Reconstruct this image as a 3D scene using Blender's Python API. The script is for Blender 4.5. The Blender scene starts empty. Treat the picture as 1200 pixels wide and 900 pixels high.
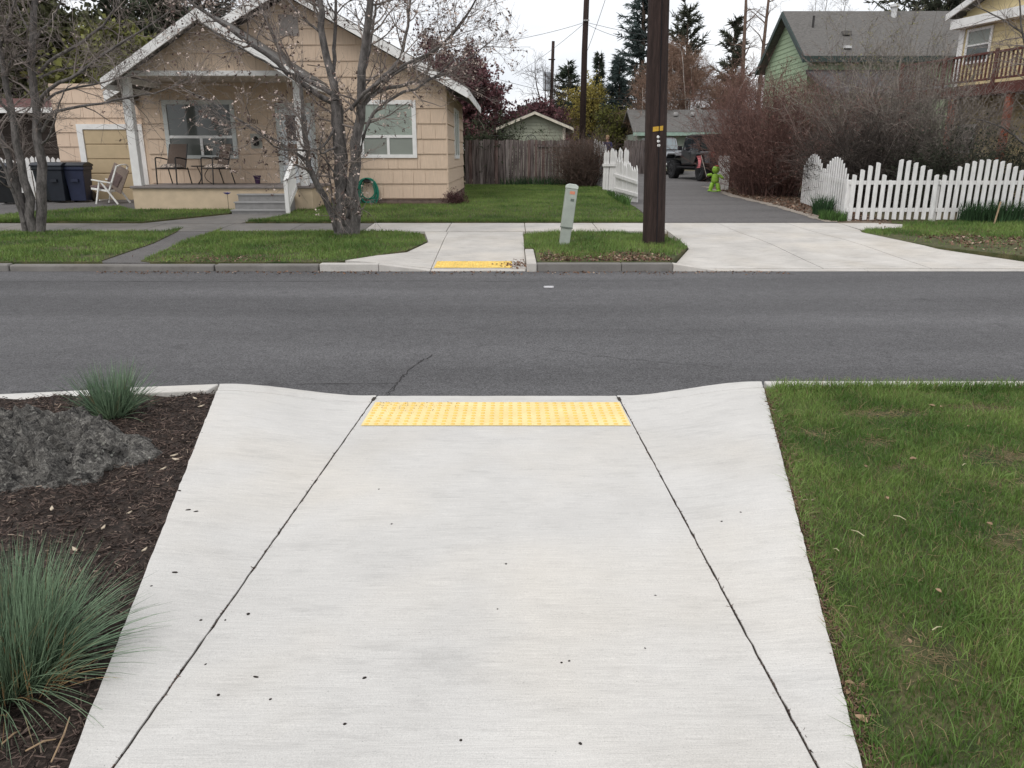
import bpy, bmesh, math, random
import numpy as np
from mathutils import Vector, Matrix, noise

# ------------------------------------------------------------------ camera, sky, sun
S = bpy.context.scene
COL = S.collection
EYE = 1.65
PITCH = math.atan(270 / 905.0)
cam = bpy.data.cameras.new('camera'); camo = bpy.data.objects.new('camera', cam); COL.objects.link(camo)
camo.location = (0, 0, EYE); camo.rotation_euler = (math.pi / 2 - PITCH, 0, 0)
cam.sensor_width = 36; cam.lens = 36 * 905 / 1200.0; cam.clip_start = 0.05; cam.clip_end = 2000
S.camera = camo
S.view_settings.view_transform = 'Standard'; S.view_settings.look = 'None'
S.view_settings.exposure = 0.26; S.view_settings.gamma = 1.0; S.view_settings.use_curve_mapping = False

SUN_EL, SUN_AZ = math.radians(52), math.radians(215)      # behind and left of the camera, veiled by cloud
W = bpy.data.worlds.new('World'); S.world = W; W.use_nodes = True
nt = W.node_tree; nt.nodes.clear()
def wn(t, **k):
    n = nt.nodes.new(t)
    for a, b in k.items(): setattr(n, a, b)
    return n
sky = wn('ShaderNodeTexSky', sky_type='NISHITA', sun_disc=False); sky.sun_elevation = SUN_EL; sky.sun_rotation = SUN_AZ
bg1 = wn('ShaderNodeBackground'); bg1.inputs[1].default_value = 0.10
nt.links.new(sky.outputs[0], bg1.inputs[0])
tc = wn('ShaderNodeTexCoord'); mp = wn('ShaderNodeMapping'); mp.inputs['Scale'].default_value = (1.5, 1.5, 5.0)
nz = wn('ShaderNodeTexNoise'); nz.inputs['Scale'].default_value = 1.6; nz.inputs['Detail'].default_value = 6
nz.inputs['Roughness'].default_value = 0.55
cr = wn('ShaderNodeValToRGB'); cr.color_ramp.elements[0].position = 0.33; cr.color_ramp.elements[1].position = 0.62
cr.color_ramp.elements[0].color = (0.74, 0.765, 0.82, 1); cr.color_ramp.elements[1].color = (1.0, 1.0, 1.0, 1)
bg2 = wn('ShaderNodeBackground'); bg2.inputs[1].default_value = 1.02
nt.links.new(tc.outputs['Generated'], mp.inputs[0]); nt.links.new(mp.outputs[0], nz.inputs['Vector'])
nt.links.new(nz.outputs[0], cr.inputs[0]); nt.links.new(cr.outputs[0], bg2.inputs[0])
mx = wn('ShaderNodeMixShader'); mx.inputs[0].default_value = 0.9
nt.links.new(bg1.outputs[0], mx.inputs[1]); nt.links.new(bg2.outputs[0], mx.inputs[2])
wo = wn('ShaderNodeOutputWorld'); nt.links.new(mx.outputs[0], wo.inputs[0])
sun = bpy.data.lights.new('sun', 'SUN'); sun.energy = 1.1; sun.angle = math.radians(28); sun.color = (1, 0.97, 0.93)
suno = bpy.data.objects.new('sun', sun); COL.objects.link(suno)
sd = Vector((math.sin(SUN_AZ) * math.cos(SUN_EL), math.cos(SUN_AZ) * math.cos(SUN_EL), math.sin(SUN_EL)))
suno.rotation_euler = sd.to_track_quat('Z', 'Y').to_euler(); suno.location = (0, 0, 30)

# ------------------------------------------------------------------ measuring helpers
def at(px, py, Y):
    u = (px - 600) / 905.0; v = (450 - py) / 905.0
    c, s = math.cos(PITCH), math.sin(PITCH)
    dy, dz = c + v * s, -s + v * c
    t = Y / dy
    return Vector((u * t, Y, EYE + dz * t))
_FY = [11.2, 15.6, 17.2, 19.6, 22, 30, 36, 45, 70, 400]
_FZ = [.11, .15, .20, .30, .36, .50, .58, .80, 1.2, 1.5]
def F(y): return float(np.interp(y, _FY, _FZ))
def gnd(px, py, off=0.0):
    z = 0.2
    for _ in range(30):
        u = (px - 600) / 905.0; v = (450 - py) / 905.0
        c, s = math.cos(PITCH), math.sin(PITCH)
        dy, dz = c + v * s, -s + v * c
        t = (z - EYE) / dz; y = dy * t
        z = 0.5 * z + 0.5 * (F(y) + off)
    return Vector((u * t, y, z))

# ------------------------------------------------------------------ materials
MATS = {}
def mat(name, col, rough=0.85, var=0.15, scale=6.0, stretch=(1, 1, 1), bump=0.0, bscale=60.0, isl=0.0, col2=None,
        fine=0.0, fscale=90.0, spec=0.3, trans=0.0, metal=0.0, detail=5, coat=0.0, islcol=None):
    if name in MATS: return MATS[name]
    m = bpy.data.materials.new(name); m.use_nodes = True
    t = m.node_tree; n = t.nodes; L = t.links
    p = n['Principled BSDF']; p.inputs['Roughness'].default_value = rough
    p.inputs['Specular IOR Level'].default_value = spec; p.inputs['Metallic'].default_value = metal
    p.inputs['Coat Weight'].default_value = coat
    tc = n.new('ShaderNodeTexCoord'); mp = n.new('ShaderNodeMapping'); mp.inputs['Scale'].default_value = stretch
    L.new(tc.outputs['Object'], mp.inputs[0])
    nz = n.new('ShaderNodeTexNoise'); nz.inputs['Scale'].default_value = scale; nz.inputs['Detail'].default_value = detail
    L.new(mp.outputs[0], nz.inputs['Vector'])
    rp = n.new('ShaderNodeValToRGB'); rp.color_ramp.elements[0].position = 0.3; rp.color_ramp.elements[1].position = 0.7
    a = [max(0, c * (1 - var)) for c in col]; b = [min(1, c * (1 + var)) for c in (col if col2 is None else col2)]
    rp.color_ramp.elements[0].color = (*a, 1); rp.color_ramp.elements[1].color = (*b, 1)
    L.new(nz.outputs[0], rp.inputs[0]); out = rp.outputs[0]
    if fine:
        n2 = n.new('ShaderNodeTexNoise'); n2.inputs['Scale'].default_value = fscale; n2.inputs['Detail'].default_value = 3
        L.new(mp.outputs[0], n2.inputs['Vector'])
        mr = n.new('ShaderNodeMapRange'); mr.inputs[1].default_value = 0.3; mr.inputs[2].default_value = 0.7
        mr.inputs[3].default_value = 1 - fine; mr.inputs[4].default_value = 1 + fine; L.new(n2.outputs[0], mr.inputs[0])
        hs = n.new('ShaderNodeHueSaturation'); L.new(out, hs.inputs['Color']); L.new(mr.outputs[0], hs.inputs['Value']); out = hs.outputs[0]
    if isl or islcol:
        g = n.new('ShaderNodeNewGeometry')
        if islcol:
            mc = n.new('ShaderNodeMix'); mc.data_type = 'RGBA'
            r2 = n.new('ShaderNodeMapRange'); r2.inputs[1].default_value = islcol[1]; r2.inputs[2].default_value = islcol[1] + 0.02
            L.new(g.outputs['Random Per Island'], r2.inputs[0]); L.new(r2.outputs[0], mc.inputs[0])
            L.new(out, mc.inputs[6]); mc.inputs[7].default_value = (*islcol[0], 1); out = mc.outputs[2]
        if isl:
            wv = n.new('ShaderNodeTexWhiteNoise'); wv.noise_dimensions = '1D'; L.new(g.outputs['Random Per Island'], wv.inputs['W'])
            mr = n.new('ShaderNodeMapRange'); mr.inputs[3].default_value = 1 - isl; mr.inputs[4].default_value = 1 + isl
            L.new(wv.outputs[0], mr.inputs[0])
            hs = n.new('ShaderNodeHueSaturation'); L.new(out, hs.inputs['Color']); L.new(mr.outputs[0], hs.inputs['Value']); out = hs.outputs[0]
    L.new(out, p.inputs['Base Color'])
    if bump:
        n3 = n.new('ShaderNodeTexNoise'); n3.inputs['Scale'].default_value = bscale; n3.inputs['Detail'].default_value = 4
        L.new(mp.outputs[0], n3.inputs['Vector'])
        bp = n.new('ShaderNodeBump'); bp.inputs['Strength'].default_value = bump; bp.inputs['Distance'].default_value = 0.01
        L.new(n3.outputs[0], bp.inputs['Height']); L.new(bp.outputs[0], p.inputs['Normal'])
    if trans:
        tr = n.new('ShaderNodeBsdfTranslucent'); L.new(out, tr.inputs[0])
        ms = n.new('ShaderNodeMixShader'); ms.inputs[0].default_value = trans
        L.new(p.outputs[0], ms.inputs[1]); L.new(tr.outputs[0], ms.inputs[2]); L.new(ms.outputs[0], n['Material Output'].inputs[0])
    MATS[name] = m
    return m

def concrete(name, col, dirt=0.12, broom=0.5, axis=1):
    """broom-finished concrete: fine lines along x, blotches, dark specks and pits"""
    m = bpy.data.materials.new(name); m.use_nodes = True; MATS[name] = m
    t = m.node_tree; n = t.nodes; L = t.links; p = n['Principled BSDF']
    p.inputs['Roughness'].default_value = 0.9; p.inputs['Specular IOR Level'].default_value = 0.2
    tc = n.new('ShaderNodeTexCoord')
    def noise_(scale, st, det=4, rough=.55):
        mp = n.new('ShaderNodeMapping'); mp.inputs['Scale'].default_value = st; L.new(tc.outputs['Object'], mp.inputs[0])
        z = n.new('ShaderNodeTexNoise'); z.inputs['Scale'].default_value = scale; z.inputs['Detail'].default_value = det
        z.inputs['Roughness'].default_value = rough
        L.new(mp.outputs[0], z.inputs['Vector']); return z.outputs[0]
    def rng(src, a, b, lo, hi):
        r = n.new('ShaderNodeMapRange'); r.inputs[1].default_value = a; r.inputs[2].default_value = b
        r.inputs[3].default_value = lo; r.inputs[4].default_value = hi; L.new(src, r.inputs[0]); return r.outputs[0]
    def mul(a, b):
        q = n.new('ShaderNodeMath'); q.operation = 'MULTIPLY'; L.new(a, q.inputs[0]); L.new(b, q.inputs[1]); return q.outputs[0]
    st = (9, 230, 0) if axis == 1 else (230, 9, 0)
    br = noise_(1.0, st, 3)
    blot = noise_(1.3, (1, 1, 1), 6, .6)
    st2 = noise_(5.5, (.6, 2.2, 1), 6, .7)
    gr = noise_(260, (1, 1, 1), 2)
    v = mul(rng(br, .3, .7, 1 - .09 * broom, 1 + .05 * broom), rng(blot, .3, .72, 1 - dirt, 1.04))
    v = mul(v, rng(st2, .28, .48, 1 - dirt * 1.2, 1.0)); v = mul(v, rng(gr, .3, .7, .88, 1.09)); v = mul(v, rng(noise_(1, (2.5, 55, 0), 3), .3, .7, .965, 1.025)); v = mul(v, rng(noise_(2.3, (1, .8, 0), 8, .72), .22, .42, 1 - dirt, 1.0))
    vo = n.new('ShaderNodeTexVoronoi'); vo.inputs['Scale'].default_value = 26; L.new(tc.outputs['Object'], vo.inputs['Vector'])
    v = mul(v, rng(vo.outputs['Distance'], .03, .06, .62, 1.0))
    warm = n.new('ShaderNodeMix'); warm.data_type = 'RGBA'; L.new(rng(noise_(.9, (1, 1, 1), 3), .45, .7, 0, 1), warm.inputs[0])
    warm.inputs[6].default_value = (*col, 1); warm.inputs[7].default_value = (col[0] * 1.0, col[1] * .975, col[2] * .935, 1)
    v2 = n.new('ShaderNodeTexVoronoi'); v2.inputs['Scale'].default_value = 75; L.new(tc.outputs['Object'], v2.inputs['Vector']); v = mul(v, rng(v2.outputs['Distance'], .08, .16, .80, 1.0))
    hs = n.new('ShaderNodeHueSaturation'); L.new(warm.outputs[2], hs.inputs['Color']); L.new(v, hs.inputs['Value'])
    L.new(hs.outputs[0], p.inputs['Base Color'])
    bp = n.new('ShaderNodeBump'); bp.inputs['Strength'].default_value = 0.28 * broom; bp.inputs['Distance'].default_value = 0.004
    L.new(br, bp.inputs['Height'])
    b2 = n.new('ShaderNodeBump'); b2.inputs['Strength'].default_value = 0.15; b2.inputs['Distance'].default_value = 0.003
    b2.inputs['Strength'].default_value = .3; L.new(gr, b2.inputs['Height']); L.new(bp.outputs[0], b2.inputs['Normal']); L.new(b2.outputs[0], p.inputs['Normal'])
    return m
def asphalt(name, col, lo=.55, hi=1.7):
    m = bpy.data.materials.new(name); m.use_nodes = True; MATS[name] = m
    t = m.node_tree; n = t.nodes; L = t.links; p = n['Principled BSDF']
    p.inputs['Roughness'].default_value = 0.88; p.inputs['Specular IOR Level'].default_value = 0.25
    tc = n.new('ShaderNodeTexCoord')
    def nz(scale, st=(1, 1, 1), det=4):
        mp = n.new('ShaderNodeMapping'); mp.inputs['Scale'].default_value = st; L.new(tc.outputs['Object'], mp.inputs[0])
        z = n.new('ShaderNodeTexNoise'); z.inputs['Scale'].default_value = scale; z.inputs['Detail'].default_value = det
        L.new(mp.outputs[0], z.inputs['Vector']); return z.outputs[0]
    def rng(src, a, b, l, h):
        r = n.new('ShaderNodeMapRange'); r.inputs[1].default_value = a; r.inputs[2].default_value = b
        r.inputs[3].default_value = l; r.inputs[4].default_value = h; L.new(src, r.inputs[0]); return r.outputs[0]
    def mul(a, b):
        q = n.new('ShaderNodeMath'); q.operation = 'MULTIPLY'; L.new(a, q.inputs[0]); L.new(b, q.inputs[1]); return q.outputs[0]
    vo = n.new('ShaderNodeTexVoronoi'); vo.inputs['Scale'].default_value = 105; L.new(tc.outputs['Object'], vo.inputs['Vector'])
    v = mul(rng(vo.outputs['Color'], 0, 1, lo, hi), rng(nz(140), .3, .7, .75, 1.25))
    v = mul(v, rng(nz(.55, (.35, 1.3, 1), 6), .32, .68, .86, 1.12)); v = mul(v, rng(nz(7), .3, .7, .92, 1.08)); v = mul(v, rng(nz(.9, (.04, 1.1, 1), 4), .35, .65, .88, 1.12)); v = mul(v, rng(nz(2.6, (1, 1, 1), 3), .22, .34, .75, 1.0))
    hs = n.new('ShaderNodeHueSaturation'); hs.inputs['Color'].default_value = (*col, 1); L.new(v, hs.inputs['Value'])
    L.new(hs.outputs[0], p.inputs['Base Color'])
    bp = n.new('ShaderNodeBump'); bp.inputs['Strength'].default_value = 0.5; bp.inputs['Distance'].default_value = 0.006
    L.new(vo.outputs['Distance'], bp.inputs['Height']); L.new(bp.outputs[0], p.inputs['Normal'])
    return m
def glass(name, col, rough=0.06):
    m = mat(name, col, rough=rough, var=.08, scale=1.5, spec=0.7); return m

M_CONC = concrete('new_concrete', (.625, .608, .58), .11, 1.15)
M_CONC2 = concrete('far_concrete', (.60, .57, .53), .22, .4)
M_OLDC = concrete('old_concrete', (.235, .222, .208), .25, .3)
M_ASPH = asphalt('asphalt', (.094, .092, .094))
M_ASPH2 = asphalt('asphalt_drive', (.125, .118, .115), .7, 1.4)
M_PATCH = asphalt('asphalt_patch', (.085, .083, .085))
M_DIRT = mat('joint_dirt', (.035, .028, .022), var=.4, scale=40)
M_SOIL = mat('soil', (.10, .07, .05), var=.35, scale=9, fine=.3, fscale=60, bump=.6, bscale=50)
M_MULCH = mat('mulch_base', (.036, .026, .021), var=.5, scale=30, fine=.4, fscale=120, bump=1, bscale=80)
M_CHIP = mat('mulch_chip', (.085, .060, .050), var=.4, scale=12, isl=.8, islcol=((.21, .16, .125), .90))
M_LEAFLIT = mat('leaf_litter', (.16, .095, .065), var=.3, scale=6, isl=.6, islcol=((.33, .25, .19), .86))
M_GRASSB = mat('grass_base', (.055, .080, .024), var=.35, scale=5, fine=.35, fscale=70, col2=(.085, .075, .035), bump=.8, bscale=60)
M_GRASS = mat('grass_blade', (.084, .198, .036), rough=.55, var=.35, scale=2.2, isl=.4, trans=.25, islcol=((.27, .21, .11), .91), col2=(.16, .228, .06))
M_GRASSF = mat('grass_blade_far', (.10, .20, .042), rough=.6, var=.3, scale=1.1, isl=.3, trans=.2, islcol=((.21, .18, .08), .93), col2=(.165, .235, .06))
M_YELLOW = mat('yellow_mat', (.82, .64, .29), rough=.75, var=.05, scale=5, fine=.06, fscale=60, col2=(.84, .67, .34))
M_DOME = mat('yellow_dome', (.78, .54, .15), rough=.7, var=.12, scale=20)
M_YELLOW2 = mat('yellow_mat_far', (.78, .55, .14), rough=.75, var=.25, scale=9)
M_WHITE = mat('white_paint', (.78, .77, .75), rough=.55, var=.06, scale=6)
M_WHITEF = mat('fence_white', (.70, .69, .675), rough=.6, var=.12, scale=5, stretch=(4, 4, 1), fine=.06, fscale=40)
M_PEACH = mat('peach_siding', (.62, .48, .362), rough=.75, var=.07, scale=3, stretch=(14, 14, .7), isl=.0, bump=.35, bscale=9)
M_BEIGE = mat('beige_stucco', (.60, .48, .34), rough=.85, var=.07, scale=5, bump=.2, bscale=90)
M_GREYDECK = mat('grey_deck_paint', (.21, .185, .175), rough=.6, var=.12, scale=7)
M_GREYSTEP = mat('grey_step_paint', (.24, .235, .23), rough=.6, var=.12, scale=7)
M_DARK = mat('dark_interior', (.02, .02, .02), var=.2)
M_FOUND = mat('foundation', (.20, .15, .125), var=.25, scale=9, bump=.5, bscale=30)
M_ROOF = mat('shingle_roof', (.135, .128, .12), rough=.95, var=.25, scale=9, stretch=(1, 1, 3.5), fine=.25, fscale=45)
M_TRIMG = mat('grey_white_trim', (.55, .57, .55), rough=.6, var=.06, scale=8)
M_BARK = mat('grey_bark', (.125, .114, .108), rough=.95, var=.5, scale=14, stretch=(1, 1, .35), bump=.7, bscale=40, fine=.3, fscale=60)
M_TWIG = mat('grey_twig', (.245, .208, .187), rough=.9, var=.3, scale=4, isl=.35)

# ------------------------------------------------------------------ mesh helpers
def tag(o, label=None, cat=None, group=None, kind=None):
    if label: o['label'] = label
    if cat: o['category'] = cat
    if group: o['group'] = group
    if kind: o['kind'] = kind
    return o
def thing(name, label, cat, loc=(0, 0, 0), rz=0, group=None, kind=None):
    o = bpy.data.objects.new(name, None); COL.objects.link(o); o.empty_display_size = .2
    o.location = loc; o.rotation_euler = (0, 0, rz)
    return tag(o, label, cat, group, kind)
def root_loc(p):
    while p.parent: p = p.parent
    return Vector(p.location)
class MB:
    def __init__(s): s.v = []; s.f = []
    def add(s, vs, fs):
        o = len(s.v); s.v += [tuple(v) for v in vs]; s.f += [tuple(i + o for i in q) for q in fs]; return s
    def box(s, c, d, rz=0, M=None):
        hx, hy, hz = d[0] / 2, d[1] / 2, d[2] / 2
        vs = [Vector((x, y, z)) for z in (-hz, hz) for y in (-hy, hy) for x in (-hx, hx)]
        if M is not None: vs = [M @ v for v in vs]
        elif rz: R = Matrix.Rotation(rz, 3, 'Z'); vs = [R @ v for v in vs]
        vs = [v + Vector(c) for v in vs]
        return s.add(vs, [(0, 2, 3, 1), (4, 5, 7, 6), (0, 1, 5, 4), (2, 6, 7, 3), (0, 4, 6, 2), (1, 3, 7, 5)])
    def b2(s, a, b): return s.box([(a[i] + b[i]) / 2 for i in range(3)], [abs(b[i] - a[i]) for i in range(3)])
    def bar(s, p, q, w, h, up=(0, 0, 1)):
        p, q = Vector(p), Vector(q); d = (q - p); L = d.length; d.normalize()
        u = Vector(up); x = d.cross(u)
        if x.length < 1e-4: x = d.cross(Vector((0, 1, 0)))
        x.normalize(); z = x.cross(d)
        vs = []
        for t in (p, q):
            for a, b in ((-1, -1), (1, -1), (1, 1), (-1, 1)): vs.append(t + x * (a * w / 2) + z * (b * h / 2))
        return s.add(vs, [(3, 2, 1, 0), (4, 5, 6, 7), (0, 1, 5, 4), (1, 2, 6, 5), (2, 3, 7, 6), (3, 0, 4, 7)])
    def tube(s, pts, r, n=8, closed=False, cap=True):
        pts = [Vector(p) for p in pts]; k = len(pts); rs = r if isinstance(r, (list, tuple)) else [r] * k
        vs = []; px = None
        for i, p in enumerate(pts):
            a = pts[(i - 1) % k] if (i or closed) else pts[0]; b = pts[(i + 1) % k] if (i < k - 1 or closed) else pts[-1]
            d = (b - a).normalized()
            x = px - d * px.dot(d) if px is not None else d.cross(Vector((0, 0, 1)) if abs(d.z) < .9 else Vector((1, 0, 0)))
            if x.length < 1e-5: x = d.cross(Vector((0, 1, 0)))
            x.normalize(); px = x; y = d.cross(x)
            for j in range(n): an = 2 * math.pi * j / n; vs.append(p + (x * math.cos(an) + y * math.sin(an)) * rs[i])
        fs = []
        for i in range(k if closed else k - 1):
            for j in range(n):
                a, b = i * n + j, i * n + (j + 1) % n; c, d_ = ((i + 1) % k) * n + (j + 1) % n, ((i + 1) % k) * n + j
                fs.append((a, b, c, d_))
        if cap and not closed: fs += [tuple(range(n))[::-1], tuple((k - 1) * n + j for j in range(n))]
        return s.add(vs, fs)
    def lathe(s, prof, c=(0, 0, 0), n=16, axis='z'):
        """profile list of (r, h)"""
        vs = []
        for r, h in prof:
            for j in range(n):
                a = 2 * math.pi * j / n; q = (r * math.cos(a), r * math.sin(a), h)
                if axis == 'x': q = (q[2], q[0], q[1])
                if axis == 'y': q = (q[0], q[2], q[1])
                vs.append(Vector(q) + Vector(c))
        k = len(prof); fs = []
        for i in range(k - 1):
            for j in range(n): fs.append((i * n + j, i * n + (j + 1) % n, (i + 1) * n + (j + 1) % n, (i + 1) * n + j))
        fs += [tuple(range(n))[::-1], tuple((k - 1) * n + j for j in range(n))]
        return s.add(vs, fs)
    def prism(s, poly, ax, a, b):
        """polygon extruded along axis ax ('x','y','z') from a to b"""
        def P(q, h): return {'x': (h, q[0], q[1]), 'y': (q[0], h, q[1]), 'z': (q[0], q[1], h)}[ax]
        k = len(poly); vs = [P(q, a) for q in poly] + [P(q, b) for q in poly]
        fs = [tuple(range(k))[::-1], tuple(range(k, 2 * k))] + [(i, (i + 1) % k, k + (i + 1) % k, k + i) for i in range(k)]
        return s.add(vs, fs)
    def build(s, name, m, parent=None, world=True, bevel=0, smooth=False, fix=True):
        me = bpy.data.meshes.new(name)
        off = root_loc(parent) if (parent is not None and world) else Vector((0, 0, 0))
        me.from_pydata([tuple(Vector(v) - off) for v in s.v], [], s.f)
        if fix:
            bm = bmesh.new(); bm.from_mesh(me); bmesh.ops.recalc_face_normals(bm, faces=bm.faces); bm.to_mesh(me); bm.free()
        if smooth: me.polygons.foreach_set('use_smooth', [True] * len(me.polygons))
        o = bpy.data.objects.new(name, me); COL.objects.link(o); me.materials.append(m)
        if parent is not None: o.parent = parent
        if bevel:
            b = o.modifiers.new('bevel', 'BEVEL'); b.width = bevel; b.segments = 2; b.limit_method = 'ANGLE'
        return o
def copy_tree(o, parent=None):
    c = o.copy(); COL.objects.link(c); c.parent = parent
    for ch in list(o.children): copy_tree(ch, c)
    return c

class NM:
    """big meshes from numpy arrays"""
    def __init__(s): s.V = []; s.Q = []; s.T = []; s.n = 0
    def add(s, V, Q=None, T=None):
        V = np.asarray(V, float).reshape(-1, 3); s.V.append(V)
        if Q is not None and len(Q): s.Q.append(np.asarray(Q, np.int64).reshape(-1, 4) + s.n)
        if T is not None and len(T): s.T.append(np.asarray(T, np.int64).reshape(-1, 3) + s.n)
        s.n += len(V); return s
    def build(s, name, m, parent=None, smooth=False):
        V = np.concatenate(s.V); off = np.array(root_loc(parent)) if parent is not None else np.zeros(3)
        V = V - off
        Q = np.concatenate(s.Q) if s.Q else np.zeros((0, 4), np.int64); T = np.concatenate(s.T) if s.T else np.zeros((0, 3), np.int64)
        me = bpy.data.meshes.new(name); me.vertices.add(len(V)); me.vertices.foreach_set('co', V.ravel())
        li = np.concatenate([Q.ravel(), T.ravel()]); me.loops.add(len(li)); me.loops.foreach_set('vertex_index', li.astype(np.int32))
        k = len(Q) + len(T); me.polygons.add(k)
        st = np.concatenate([np.arange(len(Q)) * 4, len(Q) * 4 + np.arange(len(T)) * 3]); me.polygons.foreach_set('loop_start', st.astype(np.int32))
        if smooth: me.polygons.foreach_set('use_smooth', np.ones(k, bool))
        me.update(calc_edges=True); me.materials.append(m)
        o = bpy.data.objects.new(name, me); COL.objects.link(o)
        if parent is not None:
            o.parent = parent
            if name != 'trunk': o['kind'] = 'stuff'
        return o
def unit(a): return a / np.maximum(np.linalg.norm(a, axis=-1, keepdims=True), 1e-9)
def np_tubes(nm, P, R, sides=3):
    N, K, _ = P.shape; T = unit(np.gradient(P, axis=1))
    ref = np.where(np.abs(T[..., 2:3]) > .9, np.array([1., 0, 0]), np.array([0, 0, 1.]))
    U = unit(np.cross(T, ref)); Wv = np.cross(T, U)
    a = 2 * np.pi * np.arange(sides) / sides
    V = P[:, :, None, :] + R[:, :, None, None] * (np.cos(a)[None, None, :, None] * U[:, :, None, :] + np.sin(a)[None, None, :, None] * Wv[:, :, None, :])
    base = (np.arange(N) * K * sides)[:, None, None]; k = np.arange(K - 1)[None, :, None]; j = np.arange(sides)[None, None, :]; j2 = (j + 1) % sides
    Q = np.stack([base + k * sides + j, base + k * sides + j2, base + (k + 1) * sides + j2, base + (k + 1) * sides + j], -1)
    nm.add(V.reshape(-1, 3), Q.reshape(-1, 4))
def grow(rng, P0, D, L, R, K=4, wander=.25, up=.1, taper=.75):
    N = len(P0); P = np.zeros((N, K, 3)); P[:, 0] = P0; d = unit(np.asarray(D, float))
    for k in range(1, K):
        d = unit(d + wander * rng.normal(size=(N, 3)) * .5 + np.array([0, 0, up])); P[:, k] = P[:, k - 1] + d * (np.asarray(L) / (K - 1))[:, None]
    return P, np.asarray(R)[:, None] * (1 - taper * np.arange(K) / (K - 1))[None]
def spawn(rng, P, R, m, tmin=.25, amin=25, amax=60, tmax=1.0):
    N, K, _ = P.shape; t = (tmin + (tmax - tmin) * rng.random((N, m))) * (K - 1); i = np.minimum(t.astype(int), K - 2); f = (t - i)[..., None]
    ii = np.arange(N)[:, None]; p = P[ii, i] * (1 - f) + P[ii, i + 1] * f; tg = unit(P[ii, i + 1] - P[ii, i])
    r = R[ii, i] * (1 - f[..., 0]) + R[ii, i + 1] * f[..., 0]
    rv = rng.normal(size=p.shape); pr = unit(rv - (rv * tg).sum(-1, keepdims=True) * tg)
    a = np.radians(amin + (amax - amin) * rng.random((N, m)))[..., None]
    d = tg * np.cos(a) + pr * np.sin(a)
    return p.reshape(-1, 3), d.reshape(-1, 3), r.reshape(-1), (t / (K - 1)).reshape(-1)
def np_leaves(nm, rng, P, size, aspect=.5, flat=0.0):
    N = len(P); a = unit(rng.normal(size=(N, 3)) * np.array([1, 1, 1 - flat])); b = unit(np.cross(a, rng.normal(size=(N, 3))))
    s = (size * (.6 + .8 * rng.random(N)))[:, None]
    V = np.stack([P - a * s, P + b * s * aspect, P + a * s, P - b * s * aspect], 1)
    nm.add(V.reshape(-1, 3), (np.arange(N) * 4)[:, None] + np.arange(4)[None])
def inpoly(poly, X, Y):
    c = np.zeros(len(X), bool); n = len(poly)
    for i in range(n):
        x1, y1 = poly[i]; x2, y2 = poly[(i + 1) % n]
        if y1 == y2: continue
        q = ((y1 > Y) != (y2 > Y)) & (X < (x2 - x1) * (Y - y1) / (y2 - y1) + x1); c ^= q
    return c
def scatter(rng, poly, n):
    xs = [p[0] for p in poly]; ys = [p[1] for p in poly]
    X = rng.uniform(min(xs), max(xs), n * 4); Y = rng.uniform(min(ys), max(ys), n * 4)
    k = inpoly(poly, X, Y); X, Y = X[k], Y[k]
    return X[:n], Y[:n]
def area(poly): return abs(sum(poly[i][0] * poly[(i + 1) % len(poly)][1] - poly[(i + 1) % len(poly)][0] * poly[i][1] for i in range(len(poly)))) / 2
FV = np.vectorize(F)
def blades(nm, rng, X, Y, Z, h, w, lean=.5, fine=True, clump=None):
    N = len(X); a = rng.uniform(0, 2 * np.pi, N); side = np.stack([np.cos(a), np.sin(a), np.zeros(N)], 1)
    la = rng.uniform(0, 2 * np.pi, N); ll = lean * np.abs(rng.normal(size=N)) * .7
    ld = np.stack([np.cos(la) * ll, np.sin(la) * ll, np.ones(N)], 1)
    H = (h * (.55 + .75 * rng.random(N)))[:, None]; B = np.stack([X, Y, Z], 1); wv = side * (w * (.6 + .8 * rng.random(N)))[:, None] / 2
    tip = B + ld * H * np.array([1.25, 1.25, .95])
    if fine:
        mid = B + ld * H * np.array([.4, .4, .55])
        V = np.stack([B - wv, B + wv, mid + wv * .8, mid - wv * .8, tip], 1); o = np.arange(N) * 5
        nm.add(V.reshape(-1, 3), o[:, None] + np.array([[0, 1, 2, 3]]), o[:, None] + np.array([[3, 2, 4]]))
    else:
        V = np.stack([B - wv, B + wv, tip], 1); nm.add(V.reshape(-1, 3), None, (np.arange(N) * 3)[:, None] + np.arange(3)[None])
def sheet(name, poly, zf, m, skirt=.12, parent=None, step=1.0, kind=None, label=None, cat=None):
    bm = bmesh.new(); vs = [bm.verts.new((p[0], p[1], 0)) for p in poly]; bm.faces.new(vs)
    y0, y1 = min(p[1] for p in poly), max(p[1] for p in poly)
    cuts = [y for y in _FY if y0 < y < y1]
    y = y0 + step
    while y < y1 and step < 50: cuts.append(y); y += step
    for c in cuts:
        bmesh.ops.bisect_plane(bm, geom=bm.verts[:] + bm.edges[:] + bm.faces[:], plane_co=(0, c, 0), plane_no=(0, 1, 0))
    if skirt:
        e = [e for e in bm.edges if e.is_boundary]
        r = bmesh.ops.extrude_edge_only(bm, edges=e)
        low = {v for v in r['geom'] if isinstance(v, bmesh.types.BMVert)}
    else: low = set()
    for v in bm.verts: v.co.z = zf(v.co.x, v.co.y) - (skirt if v in low else 0)
    bmesh.ops.triangulate(bm, faces=[f for f in bm.faces if len(f.verts) > 4]); bmesh.ops.recalc_face_normals(bm, faces=bm.faces)
    me = bpy.data.meshes.new(name); bm.to_mesh(me); bm.free(); me.materials.append(m)
    if sum(p.normal.z * p.area for p in me.polygons) < 0: me.flip_normals()
    o = bpy.data.objects.new(name, me); COL.objects.link(o)
    if parent is not None: o.parent = parent; 
    if label: tag(o, label, cat, None, kind)
    return o
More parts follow.
